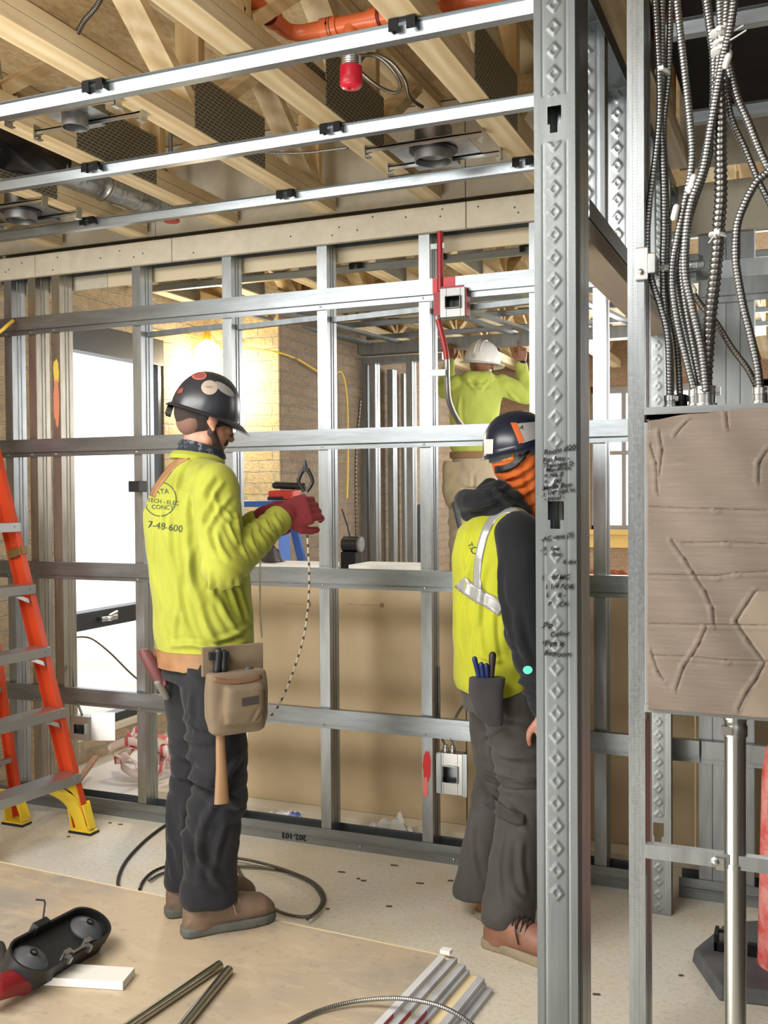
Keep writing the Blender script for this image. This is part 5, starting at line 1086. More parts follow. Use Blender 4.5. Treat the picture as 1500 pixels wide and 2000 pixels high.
for s_ in (0.32, 0.68):
    p = c1.lerp(c2_, s_)-ay*0.052; m = MB().cyl(p-nz_*0.01, p+nz_*0.02, 0.008, 12); m.obox(p+ax*0.012+nz_*0.012, ax*0.014, ay*0.008, nz_*0.006); m.obox(p-ay*0.012+nz_*0.006, ax*0.006, ay*0.014, nz_*0.01); m.build('blade_guide', CONDUIT, bs, smooth=True, angle=30)
m = MB().obox(c1.lerp(c2_, 0.5)-ay*0.064+nz_*0.012, ax*0.03, ay*0.002, nz_*0.012); m.build('blade_shoe', CONDUIT, bs)
m = MB().obox(c1.lerp(c2_, 0.42)+ay*0.072+nz_*0.0, ax*0.030, ay*0.012, nz_*0.022); m.build('tension_block', BLACK, bs, bevel=0.003)
pk_ = c1.lerp(c2_, 0.46)+ay*0.078+nz_*0.02; a1 = onz(78, 1764, ZB+0.16)-o0; m = MB().tube([pk_, pk_+Vector((0, 0.01, 0.045)), pk_+Vector((-0.004, 0.012, 0.052)), pk_+Vector((-0.032, 0.008, 0.052))], 0.0028, 8); m.build('hex_key', BLACKM, bs)
RT = plain('tool_red_plastic', '74141a', 0.45)
m = MB().caps(c1-ax*0.02-ay*0.02-nz_*0.05, c1-ax*0.12-ay*0.01-nz_*0.045, 0.04, 0.032, 18); m.build('motor_body', RT, bs, smooth=True)
q1 = onz(45, 1925, ZB+0.03)-o0; m = MB().caps(q1, q1+Vector((-0.03, 0.03, 0.0)), 0.027, 0.026, 16); m.build('gear_case', RT, bs, smooth=True)
m = MB().caps(onz(-2, 1850, ZB+0.07)-o0, onz(10, 1905, ZB+0.05)-o0, 0.018, 0.02, 14); m.build('rear_grip', plain('dark_rubber', '26231f', 0.8, 0, 0.3, 90), bs, smooth=True)
# ================================================================ PEOPLE
def bake(mb, name, mats, parent, voxel=0.007, it=6, disp=None, keep=None, f=0.6, cut=None, pix=()):
    me = mb.mesh(name); tmp = bpy.data.objects.new('tmp', me); COL.objects.link(tmp)
    md = tmp.modifiers.new('r', 'REMESH'); md.mode = 'VOXEL'; md.voxel_size = voxel
    sm = tmp.modifiers.new('s', 'SMOOTH'); sm.iterations = it; sm.factor = f
    bpy.context.view_layer.update()
    me2 = bpy.data.meshes.new_from_object(tmp.evaluated_get(bpy.context.evaluated_depsgraph_get())); bpy.data.objects.remove(tmp)
    n = len(me2.vertices); co = np.empty(n*3, 'f'); me2.vertices.foreach_get('co', co); co = co.reshape(n, 3).astype('d')
    if pix:
        bm = bmesh.new(); bm.from_mesh(me2); bv = BVHTree.FromBMesh(bm); bm.free()
        no = np.empty(n*3, 'f'); me2.vertices.foreach_get('normal', no); no = no.reshape(n, 3); h = np.zeros(n)
        for pc_ in pix:
            x0, y0, x1, y1, w_, d_ = pc_[:6]; bd = pc_[6] if len(pc_) > 6 else 0.06; pts = []
            for k in range(9):
                t = k/8; bx_ = math.sin(t*PI)*bd; hit = bv.ray_cast(CAM, ray(x0+(x1-x0)*t-(y1-y0)*bx_, y0+(y1-y0)*t+(x1-x0)*bx_).normalized(), 20)
                if hit[0] is not None: pts.append(np.array(hit[0]))
            if len(pts) < 2: continue
            best = np.full(n, 9.0); bt_ = np.zeros(n); m_ = len(pts)-1
            near = np.linalg.norm(co-np.mean(pts, axis=0), axis=1) < np.linalg.norm(pts[0]-pts[-1])*0.5+0.08
            idx = np.where(near)[0]
            for k in range(m_):
                dd, t = seg_d(co[idx], pts[k], pts[k+1]); b_ = dd < best[idx]; best[idx[b_]] = dd[b_]; bt_[idx[b_]] = (k+t[b_])/m_
            e = np.sin(np.clip(bt_, 0.0, 1.0)*PI)**0.6; e[best > 0.2] = 0
            h += d_*e*(np.exp(-(best/w_)**2)-0.6*np.exp(-((best-1.8*w_)/w_)**2))
        co = co+no*np.clip(h, -0.014, 0.018)[:, None]; me2.vertices.foreach_set('co', co.astype('f').ravel()); me2.update()
    if disp is not None:
        no = np.empty(n*3, 'f'); me2.vertices.foreach_get('normal', no); no = no.reshape(n, 3)
        co = co+no*disp(co, no)[:, None]; me2.vertices.foreach_set('co', co.astype('f').ravel())
    if cut is not None:
        bm = bmesh.new(); bm.from_mesh(me2); bmesh.ops.delete(bm, geom=[v for v in bm.verts if cut(v.co)], context='VERTS'); bm.to_mesh(me2); bm.free()
    me2.materials.clear()
    for m in (mats if isinstance(mats, (list, tuple)) else [mats]): me2.materials.append(m)
    me2.polygons.foreach_set('use_smooth', [True]*len(me2.polygons)); me2.update()
    me2.name = name; ob = bpy.data.objects.new(name, me2); COL.objects.link(ob)
    if parent: me2.transform(Matrix.Translation(-Vector(parent.location))); ob.parent = parent
    return ob
def seg_d(co, p, q):
    p, q = np.array(p), np.array(q); ab = q-p; t = np.clip(((co-p)@ab)/(ab@ab), 0, 1); return np.linalg.norm(co-(p+t[:, None]*ab), axis=1), t
def folds(creases, base=(), noise=0.0015):
    def f(co, no):
        h = np.zeros(len(co))
        for p, q, w, d in creases:
            dd, t = seg_d(co, p, q); e = np.sin(np.clip(t, 0.02, 0.98)*PI)**0.5; h += d*e*(np.exp(-(dd/w)**2)-0.55*np.exp(-((dd-1.9*w)/w)**2))
        for c, ax, fr, amp, sig, wp in base:   # ring-like gathers round an axis near a point
            c, ax = np.array(c), np.array(ax); ax = ax/np.linalg.norm(ax); s = (co-c)@ax; r = np.linalg.norm(co-c, axis=1); pe = (co-c)-s[:, None]*ax
            ph = np.sin(pe[:, 0]*wp+pe[:, 2]*wp*0.7)*1.4; h += amp*np.exp(-(r/sig)**2)*(np.abs(np.sin(s*fr*0.5+ph))**0.8*2-1)
        x, y, z = co.T
        h += noise*(np.sin(x*37+np.sin(z*23)*2)*np.sin(y*31+z*11)+0.6*np.sin(z*41+np.sin(x*29+y*17)*2.2))
        return h
    return f
def cloth(name, c, c2=None, rough=0.9, scale=300):
    if name in MC: return MC[name]
    t = NT(name); v = t.coords(); n = t.noise(v, 6, 5, 0.6)
    t.set(Base_Color=t.mix(t.ramp(n, [(0.35, 0.0), (0.7, 1.0)]), lin(c), lin(c2 or c)), Roughness=rough)
    t.b.inputs['Sheen Weight'].default_value = 0.08; t.bump(t.noise(v, scale, 2), 0.15, 0.001); MC[name] = t.m; return t.m
def skin(name, c, c2):
    if name in MC: return MC[name]
    t = NT(name); v = t.coords(); t.set(Base_Color=t.mix(t.ramp(t.noise(v, 22, 4), [(0.3, 0.0), (0.7, 1.0)]), lin(c), lin(c2)), Roughness=0.5); t.b.inputs['Subsurface Weight'].default_value = 0.12; t.b.inputs['Subsurface Radius'].default_value = (0.02, 0.008, 0.004); t.b.inputs['Subsurface Scale'].default_value = 0.3
    t.bump(t.noise(v, 220, 3), 0.15, 0.001); MC[name] = t.m; return t.m
def hand_mb(m, wrist, d, pn, side=1, curl=0.6, s=1.0, spread=0.12, rr=1.0, curls=None):
    """d: wrist-to-knuckle direction, pn: palm normal, side=+1 thumb on d x pn side"""
    d = Vector(d).normalized(); pn = Vector(pn); pn = (pn-d*pn.dot(d)).normalized(); t = d.cross(pn).normalized()*side
    w = Vector(wrist); 
    m.loft([(w-d*0.01*s, t*0.027*s*rr, pn*0.020*s*rr), (w+d*0.02*s, t*0.034*s*rr, pn*0.019*s*rr), (w+d*0.055*s, t*0.041*s*rr, pn*0.016*s*rr), (w+d*0.088*s, t*0.040*s*rr, pn*0.013*s*rr)], 16)
    fl = (0.072, 0.082, 0.076, 0.060)
    for i in range(4):
        off = (0.030-0.020*i)*s; b = w+d*0.084*s+t*off; dr = (d+t*(0.5-i/3)*spread).normalized(); L = fl[i]*s; c = (curls[i] if curls else curl)
        p = b; ang = c*0.55; r = 0.0095*s*rr*(0.88 if i == 3 else 1)
        for k, fr in enumerate((0.45, 0.30, 0.25)):
            dd = dr*math.cos(ang)+pn*math.sin(ang); q = p+dd*L*fr; m.caps(p, q, r, r*0.9, 10); p = q; r *= 0.9; ang += c*(0.95 if k == 0 else 0.7)
    p = w+d*0.022*s+t*0.028*s; dd = (t*0.75+d*0.65+pn*0.35).normalized(); q = p+dd*0.038*s; m.caps(p, q, 0.0145*s*rr, 0.0115*s*rr, 10); dd = (t*0.25+d*0.85+pn*0.45*curl+pn*0.1).normalized(); q2 = q+dd*0.030*s; m.caps(q, q2, 0.0112*s*rr, 0.0100*s*rr, 10); m.caps(q2, q2+(d*0.9+pn*0.5*curl).normalized()*0.022*s, 0.0100*s*rr, 0.0082*s*rr, 10)
    return m
def head_mb(m, c, f, up, s=1.0):
    """head with face; c centre of skull, f gaze, up crown direction"""
    f = Vector(f).normalized(); up = Vector(up); up = (up-f*up.dot(f)).normalized(); r = f.cross(up)
    c = Vector(c); K = lambda a, b, z: c+r*a*s+f*b*s+up*z*s
    m.ell(K(0, -0.012, 0.02), r*0.076*s, f*0.096*s, up*0.095*s, 24); m.ell(K(0, 0.022, -0.035), r*0.064*s, f*0.068*s, up*0.075*s, 20)
    m.ell(K(0, 0.05, -0.085), r*0.036*s, f*0.038*s, up*0.026*s, 16); m.caps(K(-0.045, 0.005, -0.075), K(-0.02, 0.055, -0.09), 0.022*s, 0.018*s); m.caps(K(0.045, 0.005, -0.075), K(0.02, 0.055, -0.09), 0.022*s, 0.018*s)
    m.caps(K(0, 0.084, 0.012), K(0, 0.107, -0.030), 0.009*s, 0.013*s); m.ell(K(0.011, 0.092, -0.033), r*0.009*s, f*0.010*s, up*0.008*s); m.ell(K(-0.011, 0.092, -0.033), r*0.009*s, f*0.010*s, up*0.008*s)
    m.caps(K(-0.035, 0.074, 0.022), K(0.035, 0.074, 0.022), 0.013*s, 0.013*s)
    for sd in (-1, 1):
        m.ell(K(sd*0.034, 0.066, -0.015), r*0.022*s, f*0.022*s, up*0.02*s); m.ell(K(sd*0.030, 0.074, 0.004), r*0.014*s, f*0.012*s, up*0.011*s)
        m.ell(K(sd*0.078, -0.008, -0.012), r*0.007*s, f*0.019*s, up*0.032*s); m.ell(K(sd*0.083, -0.012, -0.004), r*0.006*s, f*0.017*s, up*0.024*s); m.ell(K(sd*0.078, 0.0, -0.038), r*0.007*s, f*0.010*s, up*0.012*s)
    m.caps(K(-0.02, 0.084, -0.058), K(0.02, 0.084, -0.058), 0.0085*s, 0.0085*s); m.caps(K(-0.018, 0.082, -0.068), K(0.018, 0.082, -0.068), 0.009*s, 0.009*s)
    return K
def helmet(root, c, fwd, up, col, name_l, s=1.0, visor=0.055, brim=0.018, rib=False, gloss=0.3, hw=0.113, hl=0.133, ht=0.138):
    fwd = Vector(fwd).normalized(); up = Vector(up); up = (up-fwd*up.dot(fwd)).normalized(); r = fwd.cross(up); c = Vector(c); n = 56; m = MB(); R = []
    def ring(k, u, out=0.0, dz=0.0):
        th = 2*PI*k/n; cs, sn = math.cos(th), math.sin(th); h = math.sin(u); w = math.cos(u)**0.86 if u < PI/2-1e-3 else 0.01
        return c+(fwd*cs*(hl*s*w+out)+r*sn*(hw*s*w+out)+up*(ht*s*h+dz))
    def bo(k):
        th = 2*PI*k/n; cs = math.cos(th); return brim*s+(visor-brim)*s*max(0, cs)**1.6
    def bz(k): th = 2*PI*k/n; cs = math.cos(th); return -0.010*s-0.016*s*max(0, cs)**2+0.004*s*abs(math.sin(th))
    for i in range(15): R.append([ring(k, PI/2*(14-i)/14) for k in range(n)])
    R.append([ring(k, 0, bo(k)*0.4, bz(k)*0.25) for k in range(n)]); R.append([ring(k, 0, bo(k), bz(k)) for k in range(n)]); R.append([ring(k, 0, bo(k)+0.002, bz(k)-0.004*s) for k in range(n)]); R.append([ring(k, 0, bo(k)-0.003, bz(k)-0.003*s) for k in range(n)])
    R.append([ring(k, 0, -0.001, -0.004*s) for k in range(n)])
    for i in range(5): R.append([c+(x-c)*0.975 for x in [ring(k, PI/2*(i+0.3)/5) for k in range(n)]])
    m.rings(R, caps=True)
    mt = plain(name_l, col, gloss, 0, 0.04, 60); o = m.build('hard_hat', mt, None, smooth=True, angle=60); o.data.transform(Matrix.Translation(-Vector(root.location))); o.parent = root
    if rib:
        q = MB()
        for sd in (-0.018, 0.018): q.tube([c+up*ht*s*math.sin(a_)*1.01+fwd*hl*s*math.cos(a_)*1.0*(math.cos(a_) and 1)+r*sd*s for a_ in [PI*(0.12+0.76*i/24) for i in range(25)]], 0.004*s, 8)
        b_ = q.build('crown_rib', mt, None, smooth=True); b_.data.transform(Matrix.Translation(-Vector(root.location))); b_.parent = o
        b_.location = (0, 0, 0)
    return o, (fwd, up, r)
def abs_child(mb, name, mat, parent, root, **kw):
    o = mb.build(name, mat, None, **kw); o.data.transform(Matrix.Translation(-Vector(root.location))); o.parent = parent; return o
def cast(bvh, root, x, y, off=0.002):
    d = ray(x, y).normalized(); h = bvh.ray_cast(CAM-Vector(root.location), d, 20)
    return None if h[0] is None else (h[0]+h[1]*off, h[1])
def ribbon(bvh, root, pix, width, mat, name, parent, off=0.003, th=0.003, step=6, wpx=None):
    """strip of webbing laid on a body surface along photo points"""
    path = catmull([Vector((x, y, 0)) for x, y in pix], step); L, Rr = [], []
    for i, p in enumerate(path):
        q = path[min(i+1, len(path)-1)]-path[max(i-1, 0)]; q = Vector((-q.y, q.x, 0)).normalized()*width/2
        row = [cast(bvh, root, p.x+q.x*s_, p.y+q.y*s_, off) for s_ in (-1, -0.5, 0, 0.5, 1)]
        if any(r_ is None for r_ in row): continue
        L.append([r_[0] for r_ in row])
    V = [p for row in L for p in row]; F = [(i*5+j, i*5+j+1, (i+1)*5+j+1, (i+1)*5+j) for i in range(len(L)-1) for j in range(4)]
    o = MB().add(V, F).build(name, mat, parent, smooth=True, angle=70); o.modifiers.new('s', 'SOLIDIFY').thickness = th; return o
def disc(bvh, root, cx, cy, rx, ry, mat, name, parent, off=0.0012, n=28, rot=0.0):
    V = [];
    c = cast(bvh, root, cx, cy, off)
    if c is None: return None
    rings_ = 4; V = [c[0]]; F = []
    for i in range(1, rings_+1):
        for k in range(n):
            a_ = 2*PI*k/n; u, v_ = rx*i/rings_*math.cos(a_), ry*i/rings_*math.sin(a_); h = cast(bvh, root, cx+u*math.cos(rot)-v_*math.sin(rot), cy+u*math.sin(rot)+v_*math.cos(rot), off); V.append(h[0] if h else V[-1])
    F = [(0, 1+k, 1+(k+1) % n) for k in range(n)]+[(1+(i-1)*n+k, 1+i*n+k, 1+i*n+(k+1) % n, 1+(i-1)*n+(k+1) % n) for i in range(1, rings_) for k in range(n)]
    return MB().add(V, F).build(name, mat, parent, smooth=True, angle=80)
def quadpatch(bvh, root, P, mat, name, parent, off=0.0015, n=8):
    a, b, c, d = [Vector((x, y, 0)) for x, y in P]; V = []; 
    for i in range(n+1):
        for j in range(n+1):
            p = a.lerp(b, i/n).lerp(d.lerp(c, i/n), j/n); h = cast(bvh, root, p.x, p.y, off); V.append(h[0] if h else (V[-1] if V else Vector((0, 0, 0))))
    return MB().add(V, [(i*(n+1)+j, (i+1)*(n+1)+j, (i+1)*(n+1)+j+1, i*(n+1)+j+1) for i in range(n) for j in range(n)]).build(name, mat, parent, smooth=True, angle=80)
def wraptext(bvh, root, s, x, y, size_px, depth, mat, parent, rot=0.0, off=0.0012, name='printed_text', shear=0.0):
    """lettering whose points are laid on the garment surface"""
    cu = bpy.data.curves.new(name, 'FONT'); cu.body = s; cu.size = size_px; cu.resolution_u = 3; cu.shear = shear
    tmp = bpy.data.objects.new(name, cu); COL.objects.link(tmp); bpy.context.view_layer.update()
    me = bpy.data.meshes.new_from_object(tmp.evaluated_get(bpy.context.evaluated_depsgraph_get())); bpy.data.objects.remove(tmp)
    last = Vector((0, 0, 0))
    for v in me.vertices:
        u, w = v.co.x*math.cos(rot)-v.co.y*math.sin(rot), v.co.x*math.sin(rot)+v.co.y*math.cos(rot)
        h = cast(bvh, root, x+u, y-w, off)
        if h: last = h[0]
        v.co = last
    me.materials.clear(); me.materials.append(mat); o = bpy.data.objects.new(name, me); COL.objects.link(o); o.parent = parent; return o
def boot(root, parent, heel, d, L, mats, h=0.125, lace=True, sc=1.0, soleh=0.030):
    """heel: back bottom point on the ground; d: toe direction"""
    d = Vector(d).normalized(); s = Vector((d.y, -d.x, 0)); up = Vector((0, 0, 1)); h0 = Vector(heel); W = 0.052*sc
    outline = [(0.0, 0.30), (0.015, 0.52), (0.05, 0.70), (0.12, 0.76), (0.35, 0.70), (0.55, 0.86), (0.72, 0.97), (0.86, 0.88), (0.95, 0.62), (1.0, 0.22)]
    P = [(t*L, w*W) for t, w in outline]+[(t*L, -w*W) for t, w in outline[::-1]]
    m = MB(); m.sweep([(a, b) for a, b in P], h0, d, s, up, soleh); sole = bake(m, 'sole', mats[1], None, 0.0045, 3)
    sole.data.transform(Matrix.Translation(-Vector(root.location)))
    m = MB(); K = lambda t, w, z: h0+d*t*L+s*w*W+up*z
    m.loft([(K(0.20, 0, soleh*0.6), d*L*0.19, s*W*0.78), (K(0.19, 0, 0.07), d*L*0.175, s*W*0.80), (K(0.20, 0, h), d*L*0.165, s*W*0.80), (K(0.20, 0, h+0.02), d*L*0.16, s*W*0.80)], 22)
    m.loft([(K(0.04, 0, 0.045), s*W*0.55, up*0.02), (K(0.15, 0, 0.052), s*W*0.80, up*0.045), (K(0.35, 0, 0.074), s*W*0.82, up*0.066), (K(0.52, 0, 0.066), s*W*0.88, up*0.052), (K(0.70, 0, 0.058), s*W*0.96, up*0.044), (K(0.86, 0, 0.053), s*W*0.90, up*0.037), (K(0.955, 0, 0.042), s*W*0.60, up*0.022), (K(0.985, 0, 0.038), s*W*0.3, up*0.012)], 22)
    cr = [(K(0.45, -1, 0.07), K(0.45, 1, 0.09), 0.005, -0.003), (K(0.53, -1, 0.06), K(0.52, 1, 0.08), 0.005, -0.003), (K(0.72, -1, 0.03), K(0.68, 0, 0.09), 0.003, -0.0015), (K(0.72, 1, 0.03), K(0.68, 0, 0.09), 0.003, -0.0015), (K(0.22, 1, 0.03), K(0.36, 0.9, 0.12), 0.003, -0.002)]
    up_ = bake(m, 'upper', mats[0], None, 0.005, 5, folds(cr, (), 0.0008)); up_.data.transform(Matrix.Translation(-Vector(root.location)))
    b = bpy.data.objects.new('boot', None); COL.objects.link(b); b.parent = parent; b.empty_display_size = 0.03
    # a boot is one clothing piece: the upper carries the sole and the laces
    bpy.data.objects.remove(b); up_.name = 'boot'; up_.parent = parent; sole.parent = up_
    if lace:
        m = MB()
        for i in range(4): t = 0.42+0.05*i; z = 0.143-0.129*(t-0.35); m.tube([K(t, -0.5, z-0.009), K(t+0.01, 0, z+0.001), K(t+0.0, 0.5, z-0.009), K(t, 0.75, z-0.028)], 0.0026, 6)
        for i in range(3): t = 0.42+0.05*i; z = 0.144-0.129*(t-0.35); m.tube([K(t, -0.45, z-0.006), K(t+0.025, 0.05, z), K(t+0.05, 0.5, z-0.014)], 0.0026, 6)
        m.tube(catmull([K(0.44, 0.4, 0.128), K(0.47, 0.85, 0.115), K(0.50, 1.0, 0.085), K(0.53, 1.02, 0.055)], 0.01), 0.0024, 6)
        abs_child(m, 'laces', mats[2], up_, root, smooth=True)
    return up_
LEATH = plain('tan_leather', '7d5a3a', 0.6, 0, 0.2, 80, 0.15)

# ---------------------------------------------------------------- worker in the lime shirt
W1 = Vector((-1.83, 2.80, 0)); r1 = Vector((0.785, -0.62, 0)).normalized(); f1 = Vector((0.62, 0.785, 0)).normalized(); UP = Vector((0, 0, 1))
def A(a, b, z): return W1+r1*a+f1*b+UP*(z+ZB)
w1 = empty('person', (W1.x, W1.y, ZB), 'person in lime long-sleeved shirt and black hard hat, red gloved hand holding a wire', 'person', None)
SK1 = skin('skin_fair', 'c08d74', 'a9725c')
hf1 = (CR*0.76+CF*0.56-UP*0.32).normalized(); hc1 = A(0.005, 0.035, 1.635)
hc1 = CAM+ray(402, 818)*3.29
m = MB(); K1 = head_mb(m, hc1, hf1, UP)
neck0 = A(0, -0.005, 1.45)
m.caps(neck0, hc1-UP*0.05-f1*0.01, 0.066, 0.058, 20)
sh_r, el_r, wr_r = A(0.195, -0.01, 1.425), A(0.29, -0.02, 1.175), A(0.165, 0.225, 1.325)
sh_l, el_l, wr_l = A(-0.195, 0.0, 1.425), A(-0.235, 0.075, 1.15), A(-0.04, 0.235, 1.315)
m.loft([(A(0, 0, 0.86), r1*0.12, f1*0.09), (A(0, 0.01, 1.0), r1*0.135, f1*0.10), (A(0, 0, 1.2), r1*0.13, f1*0.10), (A(0, -0.01, 1.4), r1*0.14, f1*0.095), (A(0, 0, 1.47), r1*0.09, f1*0.06)], 22)
for a, b, c in ((sh_r, el_r, wr_r), (sh_l, el_l, wr_l)): m.caps(a, b, 0.05, 0.04); m.caps(b, c, 0.04, 0.027)
an_r, an_l = A(0.085, -0.005, 0.1), A(-0.085, -0.005, 0.1); kn_r, kn_l = A(0.095, 0.03, 0.47), A(-0.09, 0.02, 0.47)
for h, k, a in ((A(0.09, 0, 0.88), kn_r, an_r), (A(-0.09, 0, 0.88), kn_l, an_l)): m.caps(h, k, 0.085, 0.055); m.caps(k, a, 0.052, 0.036)
hd = (CR*0.86+CF*0.15+UP*0.25).normalized(); hand_mb(m, wr_r, hd, (CF*0.9-UP*0.2+CR*0.2), side=-1, curl=0.75, s=1.0, curls=(0.85, 1.1, 1.15, 1.1))
hand_mb(m, wr_l, (f1*0.8+r1*0.5+UP*0.1), (UP*0.2+r1*0.6-f1*0.2), side=1, curl=0.9)
body1 = bake(m, 'body', SK1, w1, 0.0055, 4)
# hair, beard
HAIR = plain('short_dark_hair', '2b211c', 0.85, 0, 0.5, 400)
def Kh(a, b, z): return K1(a, b, z)
hr_ = (hf1.cross((UP-hf1*UP.dot(hf1)).normalized())); hu_ = (UP-hf1*UP.dot(hf1)).normalized()
m = MB().ell(Kh(0, -0.016, 0.022), hr_*0.0800, hf1*0.0985, hu_*0.098, 28); abs_child(m, 'hair', HAIR, w1, w1, smooth=True)
m = MB(); m.ell(Kh(0, -0.048, -0.02), hr_*0.062, hf1*0.045, hu_*0.055, 20); o = bake(m, 'hair_fade', plain('shaved_hair', '6f5145', 0.8, 0, 0.3, 400), w1, 0.005, 3)
BEARD = plain('dark_beard', '3a2a22', 0.9, 0, 0.6, 350)
m = MB(); m.ell(Kh(0, 0.052, -0.090), hr_*0.041, hf1*0.043, hu_*0.032, 16); m.caps(Kh(0.062, 0.004, -0.045), Kh(0.034, 0.050, -0.088), 0.014, 0.022); m.caps(Kh(-0.062, 0.004, -0.045), Kh(-0.034, 0.050, -0.088), 0.014, 0.022); m.caps(Kh(-0.026, 0.078, -0.053), Kh(0.026, 0.078, -0.053), 0.013, 0.013); m.caps(Kh(0.071, 0.0, -0.02), Kh(0.062, 0.006, -0.05), 0.009, 0.014)
bake(m, 'beard', BEARD, w1, 0.004, 3, folds((), (), 0.001))
# glasses
m = MB(); 
for s_ in (-1, 1): m.tube([Kh(s_*0.082, -0.01, 0.010), Kh(s_*0.080, 0.06, 0.010), Kh(s_*0.062, 0.088, 0.008)], 0.0032, 8)
m.tube([Kh(-0.062, 0.088, 0.012), Kh(0, 0.108, 0.014), Kh(0.062, 0.088, 0.012)], 0.003, 8); g = abs_child(m, 'safety_glasses', plain('glasses_frame_red', '5e1f1d', 0.4), w1, w1, smooth=True)
m = MB()
for s_ in (-1, 1):
    V = [Kh(s_*0.006, 0.108, 0.012), Kh(s_*0.066, 0.088, 0.012), Kh(s_*0.064, 0.086, -0.022), Kh(s_*0.008, 0.104, -0.026)]; m.add(V, [(0, 1, 2, 3)])
t = NT('clear_lens'); t.set(Base_Color=(0.75, 0.78, 0.8, 1), Roughness=0.08, Alpha=0.35, Metallic=0.3); o = abs_child(m, 'lens', t.m, g, w1)
# shirt
LIME = cloth('lime_jersey', '8b8f2a', '979b38', 0.92)
m = MB()
m.loft([(A(0.0, 0.02, 0.835), r1*0.178, f1*0.146), (A(0, 0.02, 0.86), r1*0.190, f1*0.156), (A(0, 0.015, 0.95), r1*0.190, f1*0.158), (A(0, 0.008, 1.08), r1*0.188, f1*0.158), (A(0, -0.008, 1.22), r1*0.192, f1*0.160), (A(0, -0.022, 1.34), r1*0.198, f1*0.152), (A(0, -0.020, 1.415), r1*0.182, f1*0.122), (A(0, -0.010, 1.465), r1*0.135, f1*0.094), (A(0, -0.002, 1.510), r1*0.088, f1*0.080), (A(0, 0, 1.53), r1*0.06, f1*0.06)], 32)
m.caps(sh_r-UP*0.004, el_r, 0.074, 0.064, 20); m.caps(A(0.10, -0.01, 1.44), sh_r, 0.07, 0.070, 18); m.caps(el_r, el_r.lerp(wr_r, 0.55), 0.068, 0.054, 20); m.caps(el_r.lerp(wr_r, 0.5), wr_r-(wr_r-el_r).normalized()*0.03, 0.055, 0.044, 20)
m.caps(sh_l-UP*0.004, el_l, 0.074, 0.060, 20); m.caps(A(-0.10, -0.01, 1.44), sh_l, 0.07, 0.070, 18); m.caps(el_l, wr_l-(wr_l-el_l).normalized()*0.03, 0.060, 0.044, 20)
dfa = (wr_r-el_r).normalized(); dua = (el_r-sh_r).normalized()
def PX(x, y, dz=0.0, z=3.2): return CAM+ray(x, y)*(z+dz)
SP = [(398, 905, 368, 1030, .011, .009), (372, 1010, 400, 1190, .011, .010), (395, 1175, 440, 1275, .011, .009), (338, 990, 350, 1130, .010, .009), (350, 1120, 385, 1260, .010, .009), (308, 1010, 325, 1190, .009, .007), (425, 930, 395, 985, .008, .009), (445, 938, 402, 1020, .008, .009), (460, 965, 406, 1050, .008, .009),
      (470, 1125, 500, 1225, .009, .009), (455, 1130, 480, 1210, .008, .008), (430, 1160, 475, 1240, .009, .009), (335, 1262, 430, 1272, .009, .010, -.08), (400, 1270, 503, 1240, .009, .010, .1), (420, 1255, 500, 1215, .008, .008), (355, 1180, 348, 1262, .009, .008), (328, 960, 331, 1070, .008, .007), (378, 895, 350, 960, .009, .008), (322, 1190, 345, 1262, .008, .008),
      (412, 1015, 430, 1085, .008, .008, .12), (468, 1000, 478, 1050, .008, .008), (452, 1020, 478, 1072, .007, .008), (430, 1040, 455, 1095, .008, .009, .1), (440, 990, 470, 1020, .007, .007), (425, 960, 440, 1010, .008, .007), (410, 960, 405, 1060, .008, .009),
      (492, 1030, 512, 1082, .007, .007, .1), (505, 1015, 530, 1068, .007, .007, .1), (520, 1005, 545, 1050, .006, .007, .1), (538, 995, 560, 1035, .006, .006, .1), (475, 1045, 495, 1095, .007, .007, .1), (365, 905, 345, 1000, .008, .006), (385, 1060, 380, 1160, .01, .008), (415, 1110, 430, 1180, .009, .008)]
SP = [(q[0]-6, q[1], q[2]-6, q[3])+tuple(q[4:]) for q in SP]
shirt = bake(m, 'shirt', LIME, w1, 0.006, 8, folds((),
   [(tuple(el_r.lerp(wr_r, 0.62)), tuple(dfa), 190, 0.0030, 0.12, 9), (tuple(el_r), tuple((dfa-dua).normalized()), 110, 0.003, 0.09, 12), (tuple(sh_r), tuple(dua), 80, 0.002, 0.1, 8)], 0.0016), f=0.6, pix=SP)
sb1 = bvh_of(shirt)
# cuff
m = MB().lathe([(0.046, -0.035), (0.048, -0.02), (0.046, 0.0), (0.040, 0.002)], wr_r-dfa*0.012, dfa, 24); o = abs_child(m, 'cuff', LIME, shirt, w1, smooth=True)
m = MB().lathe([(0.088, -0.012), (0.090, 0.0), (0.082, 0.012), (0.072, 0.016)], A(0, 0.0, 1.515), UP+f1*0.15, 28); abs_child(m, 'collar_rib', LIME, shirt, w1, smooth=True)
# neck gaiter
t = NT('camo_gaiter'); v = t.coords(); t.set(Base_Color=t.mix(t.ramp(t.noise(t.coords((1, 1, 0.6)), 55, 3), [(0.52, 0.0), (0.6, 0.55)]), lin('1c2029'), lin('7d8188')), Roughness=0.9)
m = MB().lathe([(0.078, -0.03), (0.084, -0.012), (0.078, 0.004), (0.081, 0.016), (0.076, 0.028), (0.066, 0.031)], A(0, 0.010, 1.525), UP+f1*0.34, 32); o = abs_child(m, 'neck_gaiter', t.m, w1, w1, smooth=True)
o.data.update()
for v_ in o.data.vertices: v_.co += Vector((math.sin(v_.co.z*190+v_.co.x*40), math.cos(v_.co.z*170+v_.co.y*50), 0))*0.002
